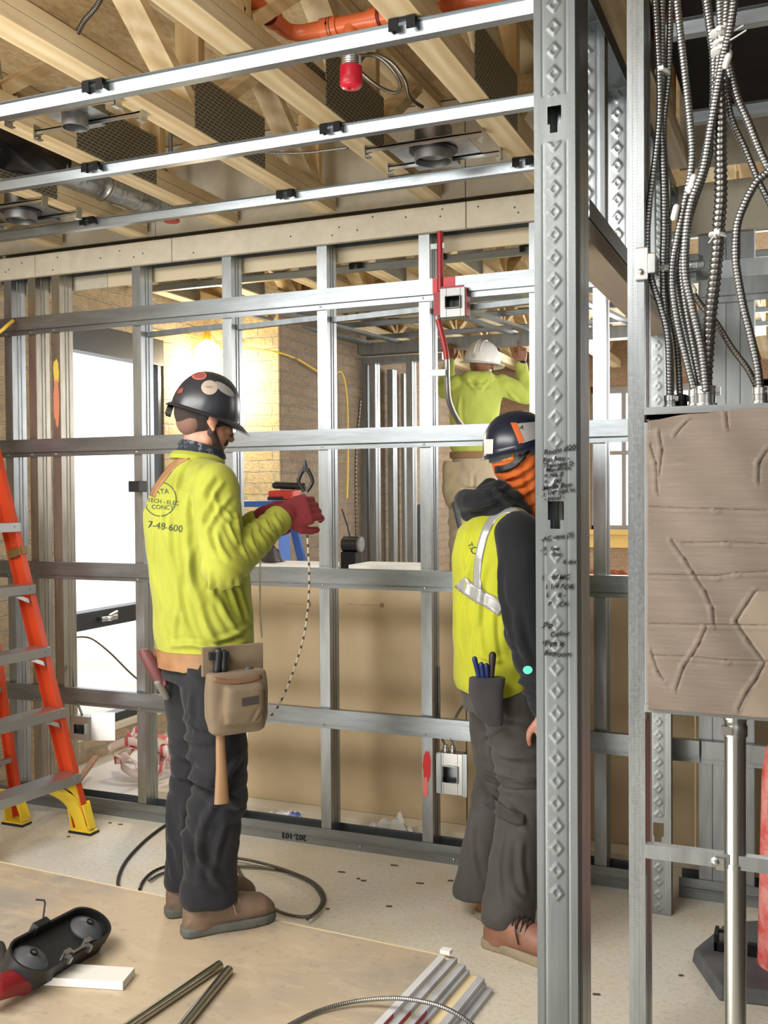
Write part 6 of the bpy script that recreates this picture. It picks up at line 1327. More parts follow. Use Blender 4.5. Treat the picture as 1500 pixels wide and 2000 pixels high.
# print on the back
NAVY = plain('dark_print', '2d3a34', 0.8)
P = [(313+31*math.cos(a_)-3*math.sin(a_)*0, 975+33*math.sin(a_)) for a_ in [2*PI*k/30 for k in range(31)]]
ribbon(sb1, w1, P, 1.6, NAVY, 'printed_ring', shirt, 0.0010, 0.0004, 3)
wraptext(sb1, w1, 'DATA', 293, 966, 14, 0, NAVY, shirt, 0.05); wraptext(sb1, w1, 'TECH - ELEC', 288, 980, 11, 0, NAVY, shirt, -0.12); wraptext(sb1, w1, 'CONCT', 296, 994, 12, 0, NAVY, shirt, -0.05); wraptext(sb1, w1, '7-48-600', 288, 1030, 19, 0, NAVY, shirt, -0.14)
ribbon(sb1, w1, [(432, 897), (405, 888), (375, 890), (348, 902), (325, 924), (306, 952), (296, 975)], 11, LEATH, 'shoulder_strap', w1, 0.003, 0.004)
# trousers
TR1 = cloth('black_work_trousers', '0c0d12', '15161d', 0.9)
m = MB(); m.loft([(A(0, 0.015, 1.0), r1*0.155, f1*0.125), (A(0, 0.01, 0.90), r1*0.170, f1*0.140), (A(0, 0.005, 0.80), r1*0.172, f1*0.135)], 26)
for s_, k, a in ((1, kn_r, an_r), (-1, kn_l, an_l)):
    m.caps(A(0.088*s_, 0.01, 0.84), k+UP*0.02, 0.108, 0.090, 20); m.caps(k+UP*0.03, k-UP*0.05, 0.090, 0.088, 18)
    m.loft([(k, r1*0.082, f1*0.090), (k.lerp(a, 0.35)-f1*0.012, r1*0.080, f1*0.092), (k.lerp(a, 0.75)-f1*0.008, r1*0.078, f1*0.086), (a+UP*0.05, r1*0.082, f1*0.092), (a+UP*0.005, r1*0.082, f1*0.097), (a-UP*0.012, r1*0.076, f1*0.090)], 24)
TP = [(318, 1490, 400, 1530, .013, .014), (322, 1462, 380, 1480, .012, .011), (355, 1500, 450, 1550, .014, .015), (360, 1560, 378, 1700, .013, .012), (408, 1560, 392, 1730, .012, .011), (455, 1520, 398, 1620, .013, .012), (475, 1470, 425, 1570, .013, .012), (328, 1560, 345, 1670, .011, .010), (350, 1400, 450, 1425, .012, .009), (340, 1430, 420, 1450, .012, .009), (445, 1600, 418, 1710, .012, .011), (380, 1640, 440, 1740, .012, .012), (355, 1290, 410, 1340, .011, .006), (330, 1620, 340, 1720, .011, .010), (430, 1545, 470, 1580, .010, .010), (352, 1530, 420, 1575, .011, .011, -.1), (375, 1345, 380, 1440, .010, .007), (365, 1715, 440, 1735, .008, .006)]
tr1 = bake(m, 'trousers', TR1, w1, 0.007, 6, pix=TP, disp=folds((), [(tuple(kn_r-UP*0.05), (0, 0, 1), 110, 0.0045, 0.16, 10), (tuple(kn_l-UP*0.02), (0, 0, 1), 110, 0.005, 0.16, 10), (tuple(an_r+UP*0.06), (0, 0, 1), 90, 0.003, 0.10, 14)], 0.0025))
# boots
BT = [plain('worn_brown_leather', '5c4b3d', 0.6, 0, 0.25, 40, 0.25), plain('grey_rubber_sole', '4f504b', 0.8, 0, 0.3, 50, 0.2), plain('brown_lace', '8a7560', 0.8)]
hR = onz(352, 1836, ZB); tR = onz(540, 1797, ZB); dR = (tR-hR); dR.z = 0
hR2 = Vector((hR.x, hR.y, ZB)); boot(w1, w1, A(0.085, -0.10, 0.0), Vector((0.66, 0.75, 0)), 0.315, BT)
boot(w1, w1, A(-0.09, -0.10, 0.0), Vector((0.68, 0.73, 0)), 0.315, BT)
# gloves
RG = cloth('dark_red_glove', '5c0f15', '6e1519', 0.85)
m = MB(); hand_mb(m, wr_r, hd, (CF*0.9-UP*0.2+CR*0.2), side=-1, curl=0.75, s=1.05, rr=1.28, curls=(0.85, 1.1, 1.15, 1.1)); m.caps(wr_r-dfa*0.035, wr_r+hd*0.02, 0.036, 0.036, 18)
bake(m, 'glove', RG, w1, 0.0038, 3, folds((), [(tuple(wr_r), tuple(dfa), 220, 0.0015, 0.06, 20)], 0.0006))
m = MB(); hand_mb(m, wr_l, (f1*0.8+r1*0.5+UP*0.1), (UP*0.2+r1*0.6-f1*0.2), side=1, curl=0.9, s=1.05, rr=1.28); m.caps(wr_l-(wr_l-el_l).normalized()*0.035, wr_l, 0.036, 0.034, 18)
bake(m, 'glove', RG, w1, 0.0045, 3)
# hard hat
hfwd = (CR*0.95+CF*0.2-UP*0.30).normalized()
hat, (hF, hU, hR_) = helmet(w1, PX(400, 806, 0, 3.29), hfwd, UP+CR*0.28, '2a2b31', 'black_hat_shell', 1.0, visor=0.048, brim=0.014, hl=0.112, hw=0.108, ht=0.134)
hb = bvh_of(hat)
disc(hb, w1, 409, 757, 16, 14, plain('beige_sticker', 'a8998a', 0.5), 'sticker', hat); disc(hb, w1, 389, 734, 14.5, 8.5, plain('pink_sticker_rim', 'b0655c', 0.5), 'sticker', hat, 0.0012); disc(hb, w1, 389, 734, 11, 6, plain('pink_sticker', '8a4a45', 0.5), 'sticker', hat, 0.0020)
disc(hb, w1, 438, 760, 23, 7.5, plain('grey_sticker', '8c8a84', 0.5), 'sticker', hat, 0.0012, rot=0.62); quadpatch(hb, w1, [(346, 770), (349, 760), (359, 757), (357, 767)], plain('dull_red_sticker', '7b3a36', 0.5), 'sticker', hat)
wraptext(hb, w1, 'safety', 401, 757, 6, 0, plain('sticker_print', '75665a', 0.6), hat, -0.1, 0.0026)
c0 = PX(400, 806, 0, 3.29)
m = MB(); n = 40; R = []
for dz, k in ((0.004, 1.0), (-0.022, 0.97)): R.append([c0+hF*math.cos(2*PI*j/n)*0.098*k+hR_*math.sin(2*PI*j/n)*0.089*k+hU*dz for j in range(n)])
for dz, k in ((-0.022, 0.93), (0.004, 0.95)): R.append([c0+hF*math.cos(2*PI*j/n)*0.098*k+hR_*math.sin(2*PI*j/n)*0.089*k+hU*dz for j in range(n)])
m.rings(R, closed=True); abs_child(m, 'head_band', BLACK, hat, w1, smooth=True, angle=50)
kk = c0-hF*0.108-hU*0.028
m = MB().cyl(kk-hF*0.008, kk+hF*0.008, 0.021, 20); m.cyl(kk-hF*0.012, kk-hF*0.008, 0.016, 20); o = abs_child(m, 'ratchet_knob', BLACK, hat, w1, smooth=True, angle=40)
# tool belt with pouch
m = MB(); n = 40; R = [[A(math.sin(2*PI*j/n)*aa, 0.012+math.cos(2*PI*j/n)*bb, zz) for j in range(n)] for aa, bb, zz in ((0.186, 0.154, 0.845), (0.188, 0.156, 0.90), (0.182, 0.150, 0.902), (0.180, 0.148, 0.845))]
m.rings(R, closed=True); belt = abs_child(m, 'tool_belt', LEATH, w1, w1, smooth=True, angle=50)
CV = cloth('waxed_canvas', '635440', '74634e', 0.8); pc = A(0.240, 0.035, 0.760)
hw, hh = 0.098, 0.095
m = MB(); m.loft([(pc-UP*0.098, f1*hw*0.72, r1*0.018), (pc-UP*0.088, f1*hw*0.88, r1*0.030), (pc-UP*0.04, f1*hw*1.0, r1*0.040), (pc+UP*0.03, f1*hw, r1*0.036), (pc+UP*0.088, f1*hw*0.96, r1*0.030), (pc+UP*0.095, f1*hw*0.90, r1*0.024)], 32, pw=4)
q = pc+r1*0.034; m.loft([(q-UP*0.06+f1*0.01, f1*0.060, r1*0.014), (q-UP*0.02+f1*0.01, f1*0.064, r1*0.026), (q+UP*0.045+f1*0.01, f1*0.062, r1*0.026), (q+UP*0.055+f1*0.01, f1*0.056, r1*0.014)], 26, pw=4)
po1 = bake(m, 'pouch', CV, None, 0.0045, 2, folds([(tuple(pc+r1*.05-f1*.08-UP*.06), tuple(pc+r1*.05-f1*.06+UP*.06), .006, .004), (tuple(pc+r1*.05+f1*.02-UP*.09), tuple(pc+r1*.06+f1*.06-UP*.02), .006, .004)], (), 0.001)); po1.data.transform(Matrix.Translation(-Vector(w1.location))); po1.parent = belt
pv = bvh_of(po1)
ribbon(pv, w1, [(416, 1327), (445, 1332), (480, 1330), (514, 1320)], 9, plain('brown_trim', '6d4c34', 0.7), 'trim', po1, 0.002, 0.003)
quadpatch(pv, w1, [(472, 1364), (505, 1358), (505, 1374), (472, 1380)], plain('dark_label', '3a332c', 0.7), 'stitched_label', po1)
m = MB().obox(pc+UP*0.125-r1*0.03, f1*0.10, r1*0.006, UP*0.045); abs_child(m, 'pouch_flap', CV, belt, w1, bevel=0.003)
# things in the pouch and on the belt
def th(mb, name, mat, label, cat, **kw): return tag(mb.build(name, mat, smooth=True, **kw), label, cat)
a = A(0.225, -0.035, 0.70)
m = MB().loft([(A(0.232, -0.015, 0.68), r1*0.010, f1*0.014), (A(0.232, -0.015, 0.62), r1*0.010, f1*0.015), (A(0.232, -0.013, 0.56), r1*0.012, f1*0.017), (A(0.232, -0.013, 0.480), r1*0.013, f1*0.022), (A(0.232, -0.013, 0.45), r1*0.013, f1*0.024)], 18); th(m, 'hammer', plain('hammer_wood', '8a6a4a', 0.6, 0, 0.1, 40), 'hammer with worn wooden handle hanging under the canvas pouch', 'hammer')
c = A(0.235, -0.03, 0.86); m = MB().caps(c-UP*0.05, c+UP*0.055+f1*0.01, 0.011, 0.015); m.caps(c+f1*0.025-UP*0.05, c+f1*0.028+UP*0.05, 0.010, 0.013); m.obox(c+UP*0.045+f1*0.012, f1*0.030, r1*0.010, UP*0.012); th(m, 'pliers', BLACK, 'black handled pliers sticking up out of the canvas pouch', 'pliers')
c = A(0.24, 0.075, 0.845); m = MB().lathe([(0.014, 0), (0.020, 0.004), (0.020, 0.012), (0.010, 0.014)], c-r1*0.006, r1, 20); m.caps(c-UP*0.05, c, 0.006, 0.007); th(m, 'nut_driver', CONDUIT, 'shiny metal tool head showing in the canvas pouch', 'tool')
c = A(0.24, 0.11, 0.84); m = MB().caps(c-UP*0.05, c+UP*0.0, 0.006, 0.007); th(m, 'marker', plain('marker_red', 'b04a3c', 0.5), 'thin red capped marker in the corner of the canvas pouch', 'marker')
a, b = PX(281, 1268, 0.02), PX(313, 1335, 0.05); m = MB(); d_ = (b-a).normalized(); m.loft([(a, CF*0.012, CR*0.014), (a.lerp(b, 0.1), CF*0.015, CR*0.022), (a.lerp(b, 0.6), CF*0.015, CR*0.025), (b, CF*0.012, CR*0.018)], 18); m.caps(b-CR*0.0+UP*0.05+CR*0.012, b+CR*0.015, 0.012, 0.010); o = th(m, 'drill_grip', plain('dark_red_grip', '5c2e2e', 0.5, 0, 0.2, 120), 'dark red gripped hand tool hung on the back of the belt', 'tool')
m = MB().caps(PX(310, 1330, 0.05), PX(325, 1360, 0.1), 0.016, 0.012); abs_child(m, 'holster', plain('grey_holster', '77736c', 0.8), belt, w1, smooth=True)
# pliers in the red glove and the wires it holds
gp = wr_r+hd*0.10
a = PX(597, 960, 0, (gp-CAM).dot(CF)); b0 = a+UP*0.07
m = MB()
for s_ in (-1, 1): m.tube(catmull([a+CR*0.004*s_, a+CR*0.022*s_+UP*0.03, a+CR*0.016*s_+UP*0.055, a+CR*0.002*s_+UP*0.078], 0.006), 0.0065, 10)
m.caps(a+UP*0.074, a+UP*0.098, 0.009, 0.004); m.cyl(a+UP*0.072-CF*0.008, a+UP*0.072+CF*0.008, 0.009, 14); th(m, 'pliers', BLACK, 'black cable pliers held upright in the red glove', 'pliers')
zg = (gp-CAM).dot(CF)
tag(cable('hanging_wire', [PX(x, y, dz, zg) for x, y, dz in [(592, 985, 0.0), (598, 1015, 0.0), (601, 1060, 0), (604, 1120, 0), (602, 1180, 0.0), (594, 1240, 0.0), (580, 1290, 0), (560, 1345, 0), (540, 1385, 0), (520, 1408, 0.0)]], 0.0036, plain('striped_wire', 'b5a892', 0.5), pitch=0.03, n=8, depth=0.02), 'thin twisted wire hanging in a curve from the red glove to the pouch', 'wire')
th(MB().tube(catmull([PX(x, y, 0.05, zg) for x, y in [(508, 1008), (509, 1060), (508, 1130), (509, 1200), (512, 1250)]], 0.02), 0.003, 8), 'hanging_wire', plain('pale_wire', 'cfc6b0', 0.5), 'straight pale wire hanging beside the lime shirt', 'wire')
m = MB().box(-0.03, 0.03, -0.03, 0.03, -0.025, 0.025); o = m.build('phone_holder', BLACK, None, bevel=0.003); o.location = (-2.805, 3.80, ony(287, 950, 3.8).z); tag(o, 'small black box fixed on the stud behind the worker shoulder', 'box')

# ---------------------------------------------------------------- worker in the yellow vest
W2 = Vector((-0.96, 3.31, 0)); f2 = Vector((0.808, 0.556, 0)).normalized(); r2 = Vector((f2.y, -f2.x, 0))
def B(a, b, z): return W2+r2*a+f2*b+UP*z
w2 = empty('person', (W2.x, W2.y, 0), 'person in yellow vest over black hoodie with orange hood liner, half behind the embossed column', 'person')
def PZ(x, y, dz=0.0): return CAM+ray(x, y)*(3.42+dz)
SK2 = skin('skin_rosy', 'c59580', 'ab6f5c')
hf2 = (CR*0.9+CF*0.35-UP*0.15).normalized(); hc2 = PZ(1022, 900, 0.0)
m = MB(); K2 = head_mb(m, hc2, hf2, UP+CR*0.2)
m.caps(B(0, 0.01, 1.40), hc2-UP*0.04, 0.062, 0.056, 18)
s2r, e2r, w2r = B(0.20, -0.005, 1.36), B(0.245, 0.0, 1.07), B(0.235, 0.065, 0.80)
s2l, e2l, w2l = B(-0.20, 0.02, 1.36), B(-0.23, 0.09, 1.08), B(-0.18, 0.22, 0.90)
m.loft([(B(0, 0, 0.85), r2*0.12, f2*0.09), (B(0, 0, 1.0), r2*0.13, f2*0.09), (B(0, 0, 1.2), r2*0.13, f2*0.1), (B(0, 0.01, 1.37), r2*0.13, f2*0.09)], 20)
for a, b, c in ((s2r, e2r, w2r), (s2l, e2l, w2l)): m.caps(a, b, 0.048, 0.04); m.caps(b, c, 0.04, 0.027)
k2r, k2l = B(0.10, 0.05, 0.50), B(-0.11, 0.03, 0.50); a2r, a2l = B(0.115, -0.02, 0.1), B(-0.115, -0.05, 0.1)
for h, k, a in ((B(0.09, 0, 0.87), k2r, a2r), (B(-0.09, 0, 0.87), k2l, a2l)): m.caps(h, k, 0.08, 0.055); m.caps(k, a, 0.05, 0.036)
hand_mb(m, w2r-UP*0.012, (-UP*0.95+f2*0.22), (-r2*0.5+f2*0.2-CR*0.1), side=-1, curl=0.55, s=1.0)
hand_mb(m, w2l, (-UP*0.7+f2*0.6), (r2), side=1, curl=0.5)
bake(m, 'body', SK2, w2, 0.0055, 4)
BLKH = cloth('black_hoodie', '0b0d11', '12151b', 0.95)
m = MB(); m.loft([(B(0, 0.02, 0.84), r2*0.150, f2*0.125), (B(0, 0.01, 0.95), r2*0.160, f2*0.13), (B(0, -0.005, 1.15), r2*0.160, f2*0.132), (B(0, -0.01, 1.30), r2*0.175, f2*0.130), (B(0, 0.0, 1.40), r2*0.150, f2*0.105), (B(0, 0.02, 1.455), r2*0.09, f2*0.08)], 28)
m.caps(s2r, e2r, 0.078, 0.070, 20); m.caps(e2r, w2r+UP*0.04, 0.070, 0.056, 20); m.caps(w2r+UP*0.05, w2r+UP*0.01, 0.050, 0.044, 16); m.caps(s2l, e2l, 0.078, 0.068, 18); m.caps(e2l, w2l, 0.066, 0.048, 18)
# hood bunched at the nape
hd2 = B(0, -0.03, 1.47)
for i in range(9):
    a_ = PI*(0.0+i/8.0)+PI; p = hd2+r2*math.cos(a_)*0.105+f2*math.sin(a_)*0.085; q = hd2+r2*math.cos(a_+0.42)*0.105+f2*math.sin(a_+0.42)*0.085; m.caps(p, q, 0.040, 0.040, 14)
m.caps(PZ(925, 985, 0.02), PZ(975, 962, -0.06), 0.042, 0.045, 16); m.caps(PZ(950, 962, 0.0), PZ(990, 975, -0.08), 0.035, 0.04, 16); m.caps(PZ(915, 1003, 0.0), PZ(985, 1000, -0.08), 0.03, 0.035, 14); m.caps(PZ(958, 950, 0), PZ(1012, 1000, -0.08), 0.03, 0.045)
hc_ = [(tuple(PZ(x0, y0, -0.1)), tuple(PZ(x1, y1, -0.1)), w_, d_) for x0, y0, x1, y1, w_, d_ in [(915, 985, 985, 965, .008, .008), (920, 1000, 1000, 985, .007, .008), (935, 965, 990, 950, .007, .007), (960, 950, 1020, 1000, .008, .008), (985, 1100, 1010, 1280, .012, .006), (1010, 1200, 1045, 1320, .012, .006), (1000, 1320, 1050, 1350, .008, .006)]]
HP = [(912, 990, 990, 962, .011, .012), (915, 1006, 1005, 985, .010, .012), (935, 965, 995, 948, .010, .010), (960, 948, 1025, 1000, .011, .012), (975, 1090, 1005, 1260, .013, .009), (1005, 1180, 1040, 1310, .013, .009), (980, 1310, 1046, 1340, .010, .010), (975, 1335, 1046, 1355, .009, .009), (960, 1180, 985, 1300, .012, .008)]
hood = bake(m, 'hoodie', BLKH, w2, 0.0065, 4, pix=HP, disp=folds((), [(tuple(e2r-UP*0.02), (0, 0, 1), 90, 0.004, 0.14, 9), (tuple(w2r+UP*0.05), (0, 0, 1), 180, 0.003, 0.07, 14)], 0.002))
hvb = bvh_of(hood)
disc(hvb, w2, 1031, 1308, 9, 8, plain('teal_patch', '5fe0c4', 0.5), 'teal_patch', hood, 0.002)
# vest
VEST = cloth('yellow_mesh_vest', 'a3a61e', 'afb228', 0.85)
m = MB(); m.loft([(B(0.0, -0.02, 0.83), r2*0.175, f2*0.128), (B(0, -0.02, 0.86), r2*0.180, f2*0.136), (B(0, -0.018, 1.0), r2*0.182, f2*0.143), (B(0, -0.014, 1.15), r2*0.184, f2*0.148), (B(0, -0.012, 1.28), r2*0.190, f2*0.150), (B(0, -0.005, 1.37), r2*0.170, f2*0.138), (B(0, 0.005, 1.425), r2*0.130, f2*0.098), (B(0, 0.01, 1.45), r2*0.10, f2*0.07)], 32)
m.caps(B(0.10, -0.005, 1.385), B(0.15, 0.0, 1.385), 0.062, 0.062, 16)
vc = [(tuple(PZ(x0, y0, -0.12)), tuple(PZ(x1, y1, -0.12)), w_, d_) for x0, y0, x1, y1, w_, d_ in [(925, 1060, 915, 1250, .010, .007), (945, 1100, 945, 1290, .009, .007), (962, 1120, 970, 1290, .009, .006), (905, 1120, 900, 1280, .008, .005), (930, 1270, 985, 1290, .010, .006)]]
VP = [(928, 1060, 915, 1260, .011, .010), (948, 1100, 944, 1290, .010, .010), (905, 1120, 902, 1285, .009, .007), (965, 1180, 975, 1300, .009, .008), (930, 1275, 985, 1292, .009, .008), (920, 1020, 912, 1130, .010, .007), (935, 1195, 930, 1290, .009, .007)]
vest = bake(m, 'vest', VEST, w2, 0.0065, 4, folds((), (), 0.002), pix=VP)
vb = bvh_of(vest)
REF = plain('reflective_tape', 'a5a6a4', 0.35, 0.3)
ribbon(vb, w2, [(1046, 1060), (1030, 1022), (1005, 998), (978, 1000), (955, 1025), (942, 1060), (934, 1100), (932, 1140), (938, 1180)], 15, REF, 'reflective_band', vest, 0.003, 0.002, 5)
ribbon(vb, w2, [(899, 1136), (915, 1150), (940, 1166), (962, 1178), (985, 1195)], 27, REF, 'reflective_band', vest, 0.003, 0.002, 5)
wraptext(vb, w2, 'TI', 913, 1062, 14, 0, NAVY, vest, -1.2); wraptext(vb, w2, 'C', 919, 1082, 20, 0, NAVY, vest, 0)
# orange liner, head
ORG = cloth('orange_liner', 'b5541a', 'c4631f', 0.9)
u2 = (UP+CR*0.2); u2 = (u2-hf2*u2.dot(hf2)).normalized(); rr2 = hf2.cross(u2)
m = MB(); m.ell(K2(0, -0.006, 0.0), rr2*0.092, hf2*0.106, u2*0.102, 26); m.ell(K2(0, 0.028, -0.055), rr2*0.084, hf2*0.088, u2*0.08, 20)
m.caps(K2(0, 0.01, -0.07), B(0, 0.09, 1.40), 0.080, 0.086, 20); m.caps(K2(0, 0.05, -0.09), B(0, 0.15, 1.34), 0.06, 0.07, 18)
oc = [(tuple(PZ(x0, y0, -0.1)), tuple(PZ(x1, y1, -0.1)), w_, d_) for x0, y0, x1, y1, w_, d_ in [(975, 935, 1046, 905, .007, .006), (985, 948, 1046, 930, .006, .006), (990, 965, 1046, 955, .006, .006), (965, 900, 1000, 902, .004, .003), (1010, 985, 1046, 990, .006, .006), (1000, 915, 1030, 890, .006, .005)]]
OP = [(970, 940, 1046, 902, .008, .009), (985, 955, 1046, 925, .008, .009), (1000, 970, 1046, 950, .008, .009), (1015, 990, 1046, 980, .008, .008), (1000, 915, 1035, 880, .007, .006)]
lin_ = bake(m, 'hood_liner', ORG, w2, 0.0055, 3, pix=OP, disp=folds((), [(tuple(K2(0.06, 0, -0.08)), tuple(CR), 140, 0.003, 0.1, 20)], 0.0012))
lb2 = bvh_of(lin_)
ribbon(lb2, w2, [(962, 893), (985, 889), (1008, 886)], 21, plain('orange_band', 'e8902f', 0.6), 'orange_band', lin_, 0.003, 0.003)
ribbon(lb2, w2, [(968, 917), (990, 914), (1010, 902), (1022, 888), (1030, 875)], 13, BLACK, 'black_strap', lin_, 0.004, 0.004)
hf2h = (CR*0.92+CF*0.3+UP*0.20).normalized()
c2h = PZ(1012, 876, 0.0)
hat2, (gF, gU, gR) = helmet(w2, c2h, hf2h, UP-CR*0.1, '1a2030', 'navy_hat_shell', 1.05, visor=0.045, brim=0.008, hl=0.114, hw=0.110, ht=0.122, gloss=0.28)
h2b = bvh_of(hat2)
quadpatch(h2b, w2, [(946, 858), (964, 858), (963, 886), (946, 887)], plain('silver_sticker', 'c9c8c2', 0.4), 'sticker', hat2)
quadpatch(h2b, w2, [(1006, 828), (1046, 824), (1050, 856), (1020, 866)], plain('grey_label', '9b9a96', 0.5), 'sticker', hat2, 0.0012); quadpatch(h2b, w2, [(997, 826), (1009, 826), (1024, 862), (1014, 867)], plain('orange_label', 'c95f2c', 0.5), 'sticker', hat2, 0.0020)
wraptext(h2b, w2, 'A', 1014, 838, 12, 0, INK, hat2, -0.3, 0.0024); 
m = MB(); n = 36; R = []
for dz, k in ((0.002, 1.0), (-0.03, 0.99), (-0.03, 0.95), (0.002, 0.95)): R.append([c2h+gF*math.cos(2*PI*j/n)*0.107*k+gR*math.sin(2*PI*j/n)*0.099*k+gU*dz for j in range(n)])
m.rings(R, closed=True); abs_child(m, 'head_band', plain('grey_band', '55585c', 0.6), hat2, w2, smooth=True, angle=50)
# trousers
TR2 = cloth('charcoal_work_trousers', '3c3a36', '4a4845', 0.88)
m = MB(); m.loft([(B(0, 0.0, 0.92), r2*0.145, f2*0.115), (B(0, -0.005, 0.84), r2*0.165, f2*0.13), (B(0, 0, 0.76), r2*0.168, f2*0.128)], 24)
for s_, k, a in ((1, k2r, a2r), (-1, k2l, a2l)):
    m.caps(B(0.085*s_, 0.005, 0.80), k+UP*0.02, 0.104, 0.086, 20)
    m.loft([(k+UP*0.03, r2*0.080, f2*0.088), (k, r2*0.080, f2*0.088), (k.lerp(a, 0.4)-f2*0.005, r2*0.076, f2*0.082), (k.lerp(a, 0.8), r2*0.080, f2*0.088), (a+UP*0.01, r2*0.084, f2*0.092), (a-UP*0.02, r2*0.082, f2*0.090)], 24)
tc_ = [(tuple(PZ(x0, y0, -0.12)), tuple(PZ(x1, y1, -0.12)), w_, d_) for x0, y0, x1, y1, w_, d_ in [(950, 1400, 1030, 1425, .008, .007), (965, 1470, 1040, 1480, .010, .008), (970, 1500, 1050, 1525, .009, .009), (955, 1520, 1000, 1545, .008, .008), (985, 1560, 1030, 1620, .009, .007), (990, 1620, 985, 1760, .006, .004), (940, 1500, 960, 1560, .009, .008), (945, 1440, 1000, 1400, .008, .006), (1020, 1640, 1030, 1740, .009, .007)]]
T2P = [(948, 1395, 1035, 1425, .011, .010), (960, 1465, 1045, 1480, .012, .011), (965, 1500, 1050, 1528, .011, .012), (955, 1525, 1000, 1550, .010, .010), (985, 1560, 1030, 1620, .011, .010), (985, 1620, 982, 1770, .008, .007), (930, 1500, 955, 1565, .011, .010), (942, 1440, 1000, 1400, .010, .009), (1018, 1640, 1028, 1750, .011, .010), (955, 1430, 965, 1500, .010, .008), (925, 1600, 935, 1720, .010, .008), (1000, 1740, 1040, 1770, .009, .008)]
tr2 = bake(m, 'trousers', TR2, w2, 0.007, 4, pix=T2P, disp=folds((), [(tuple(k2r), (0, 0, 1), 100, 0.0045, 0.13, 9), (tuple(a2r+UP*0.06), (0, 0, 1), 80, 0.003, 0.1, 10), (tuple(k2l), (0, 0, 1), 100, 0.004, 0.13, 9)], 0.0022))
tb2 = bvh_of(tr2)
DKS = cloth('dark_knee_strap', '33322f', '3d3b38', 0.8)
ribbon(tb2, w2, [(953, 1560), (975, 1580), (1000, 1596), (1025, 1600)], 22, DKS, 'knee_strap', tr2, 0.004, 0.004)
ribbon(tb2, w2, [(945, 1512), (975, 1525), (1010, 1532), (1050, 1530)], 18, DKS, 'knee_strap', tr2, 0.004, 0.004)
m = MB(); kp = k2r+f2*0.065-UP*0.07; m.loft([(kp-UP*0.10-f2*0.02, r2*0.045, f2*0.025), (kp-UP*0.06, r2*0.062, f2*0.035), (kp+UP*0.02, r2*0.066, f2*0.035), (kp+UP*0.08-f2*0.01, r2*0.050, f2*0.025)], 20); bake(m, 'knee_pad', DKS, w2, 0.006, 3)
# belt pouch with pens
pq = PZ(955, 1365, -0.22)
m = MB(); m.loft([(pq-UP*0.085+CR*0.02, CR*0.025, CF*0.02), (pq-UP*0.05, CR*0.045, CF*0.028), (pq+UP*0.02-CR*0.01, CR*0.055, CF*0.03), (pq+UP*0.07-CR*0.005, CR*0.058, CF*0.028)], 24, pw=3); hol = bake(m, 'belt_pouch', cloth('dark_grey_pouch', '2f2e30', '3b3a3b', 0.9), w2, 0.005, 2)
PENB = plain('dark_blue_grip', '1d2d5c', 0.35)
for i, (x, y, x1, y1) in enumerate([(927, 1287, 936, 1325), (940, 1298, 944, 1330), (950, 1300, 952, 1328), (962, 1280, 960, 1325)]):
    m = MB().caps(PZ(x, y, -0.25), PZ(x1, y1, -0.23), 0.0085 if i < 3 else 0.012, 0.0075, 12)
    th(m, 'screwdriver', PENB if i < 3 else plain('black_red_handle', '2a2024', 0.5), ['leftmost blue handled tool in the belt pouch under the yellow vest', 'second blue handled tool in the belt pouch under the yellow vest', 'third blue handled tool in the belt pouch under the yellow vest', 'thick black handled tool in the belt pouch under the yellow vest'][i], 'screwdriver')
BT2 = [plain('reddish_brown_leather', '7c5747', 0.55, 0, 0.25, 40, 0.3), plain('dusty_tan_sole', '8f826c', 0.85, 0, 0.3, 50, 0.15), plain('dark_lace', '2e2824', 0.8)]
BT3 = [plain('orange_brown_leather', '8a5a30', 0.55, 0, 0.25, 40, 0.25), BT2[1], BT2[2]]
nh = onz(945, 1842, 0.0); nt_ = onz(1085, 1886, 0.0); dn2 = (nt_-nh).normalized(); boot(w2, w2, Vector((nh.x, nh.y, 0))+f2*0.0, dn2, 0.31, BT2)
fh = onz(920, 1800, 0.0); boot(w2, w2, Vector((fh.x, fh.y, 0))+Vector((0.02, 0.02, 0)), Vector((0.55, 0.83, 0)), 0.31, BT3, lace=False)

# ---------------------------------------------------------------- worker with the white hat in the back room
q3 = ony(925, 900, 6.85); W3 = Vector((q3.x, q3.y, 0)); f3 = Vector((CF.x, CF.y, 0)).normalized(); r3 = Vector((f3.y, -f3.x, 0)); Z3 = (W3-CAM).dot(CF)
F3 = 0.722
w3 = empty('person', (W3.x, W3.y, F3), 'person in pale lime hooded sweatshirt and white hard hat reaching up in the back room', 'person')
def D(x, y, dz=0.0): return CAM+ray(x, y)*(Z3+dz)
SK3 = skin('skin_brown', '9a6b52', '80543f')
m = MB(); hc3 = D(942, 712, 0.02); K3 = head_mb(m, hc3, (f3+CR*0.25+UP*0.15), UP); m.caps(D(932, 745), hc3, 0.06, 0.055)
s3r, e3r, w3r = D(980, 752, 0.0), D(1026, 772, 0.05), D(1019, 708, 0.10); s3l, e3l, w3l = D(893, 752), D(868, 762, 0.12), D(877, 708, 0.2)
m.loft([(D(925, 905), r3*0.13, f3*0.09), (D(928, 830), r3*0.14, f3*0.1), (D(935, 760), r3*0.13, f3*0.09)], 18)
for a, b, c in ((s3r, e3r, w3r), (s3l, e3l, w3l)): m.caps(a, b, 0.045, 0.04); m.caps(b, c, 0.038, 0.026)
fl3 = lambda s_: Vector((W3.x, W3.y, F3))+r3*0.095*s_
for s_ in (-1, 1): m.caps(D(925+s_*22, 925), fl3(s_)+UP*0.48+f3*0.02, 0.08, 0.055); m.caps(fl3(s_)+UP*0.48+f3*0.02, fl3(s_)+UP*0.09, 0.05, 0.036)
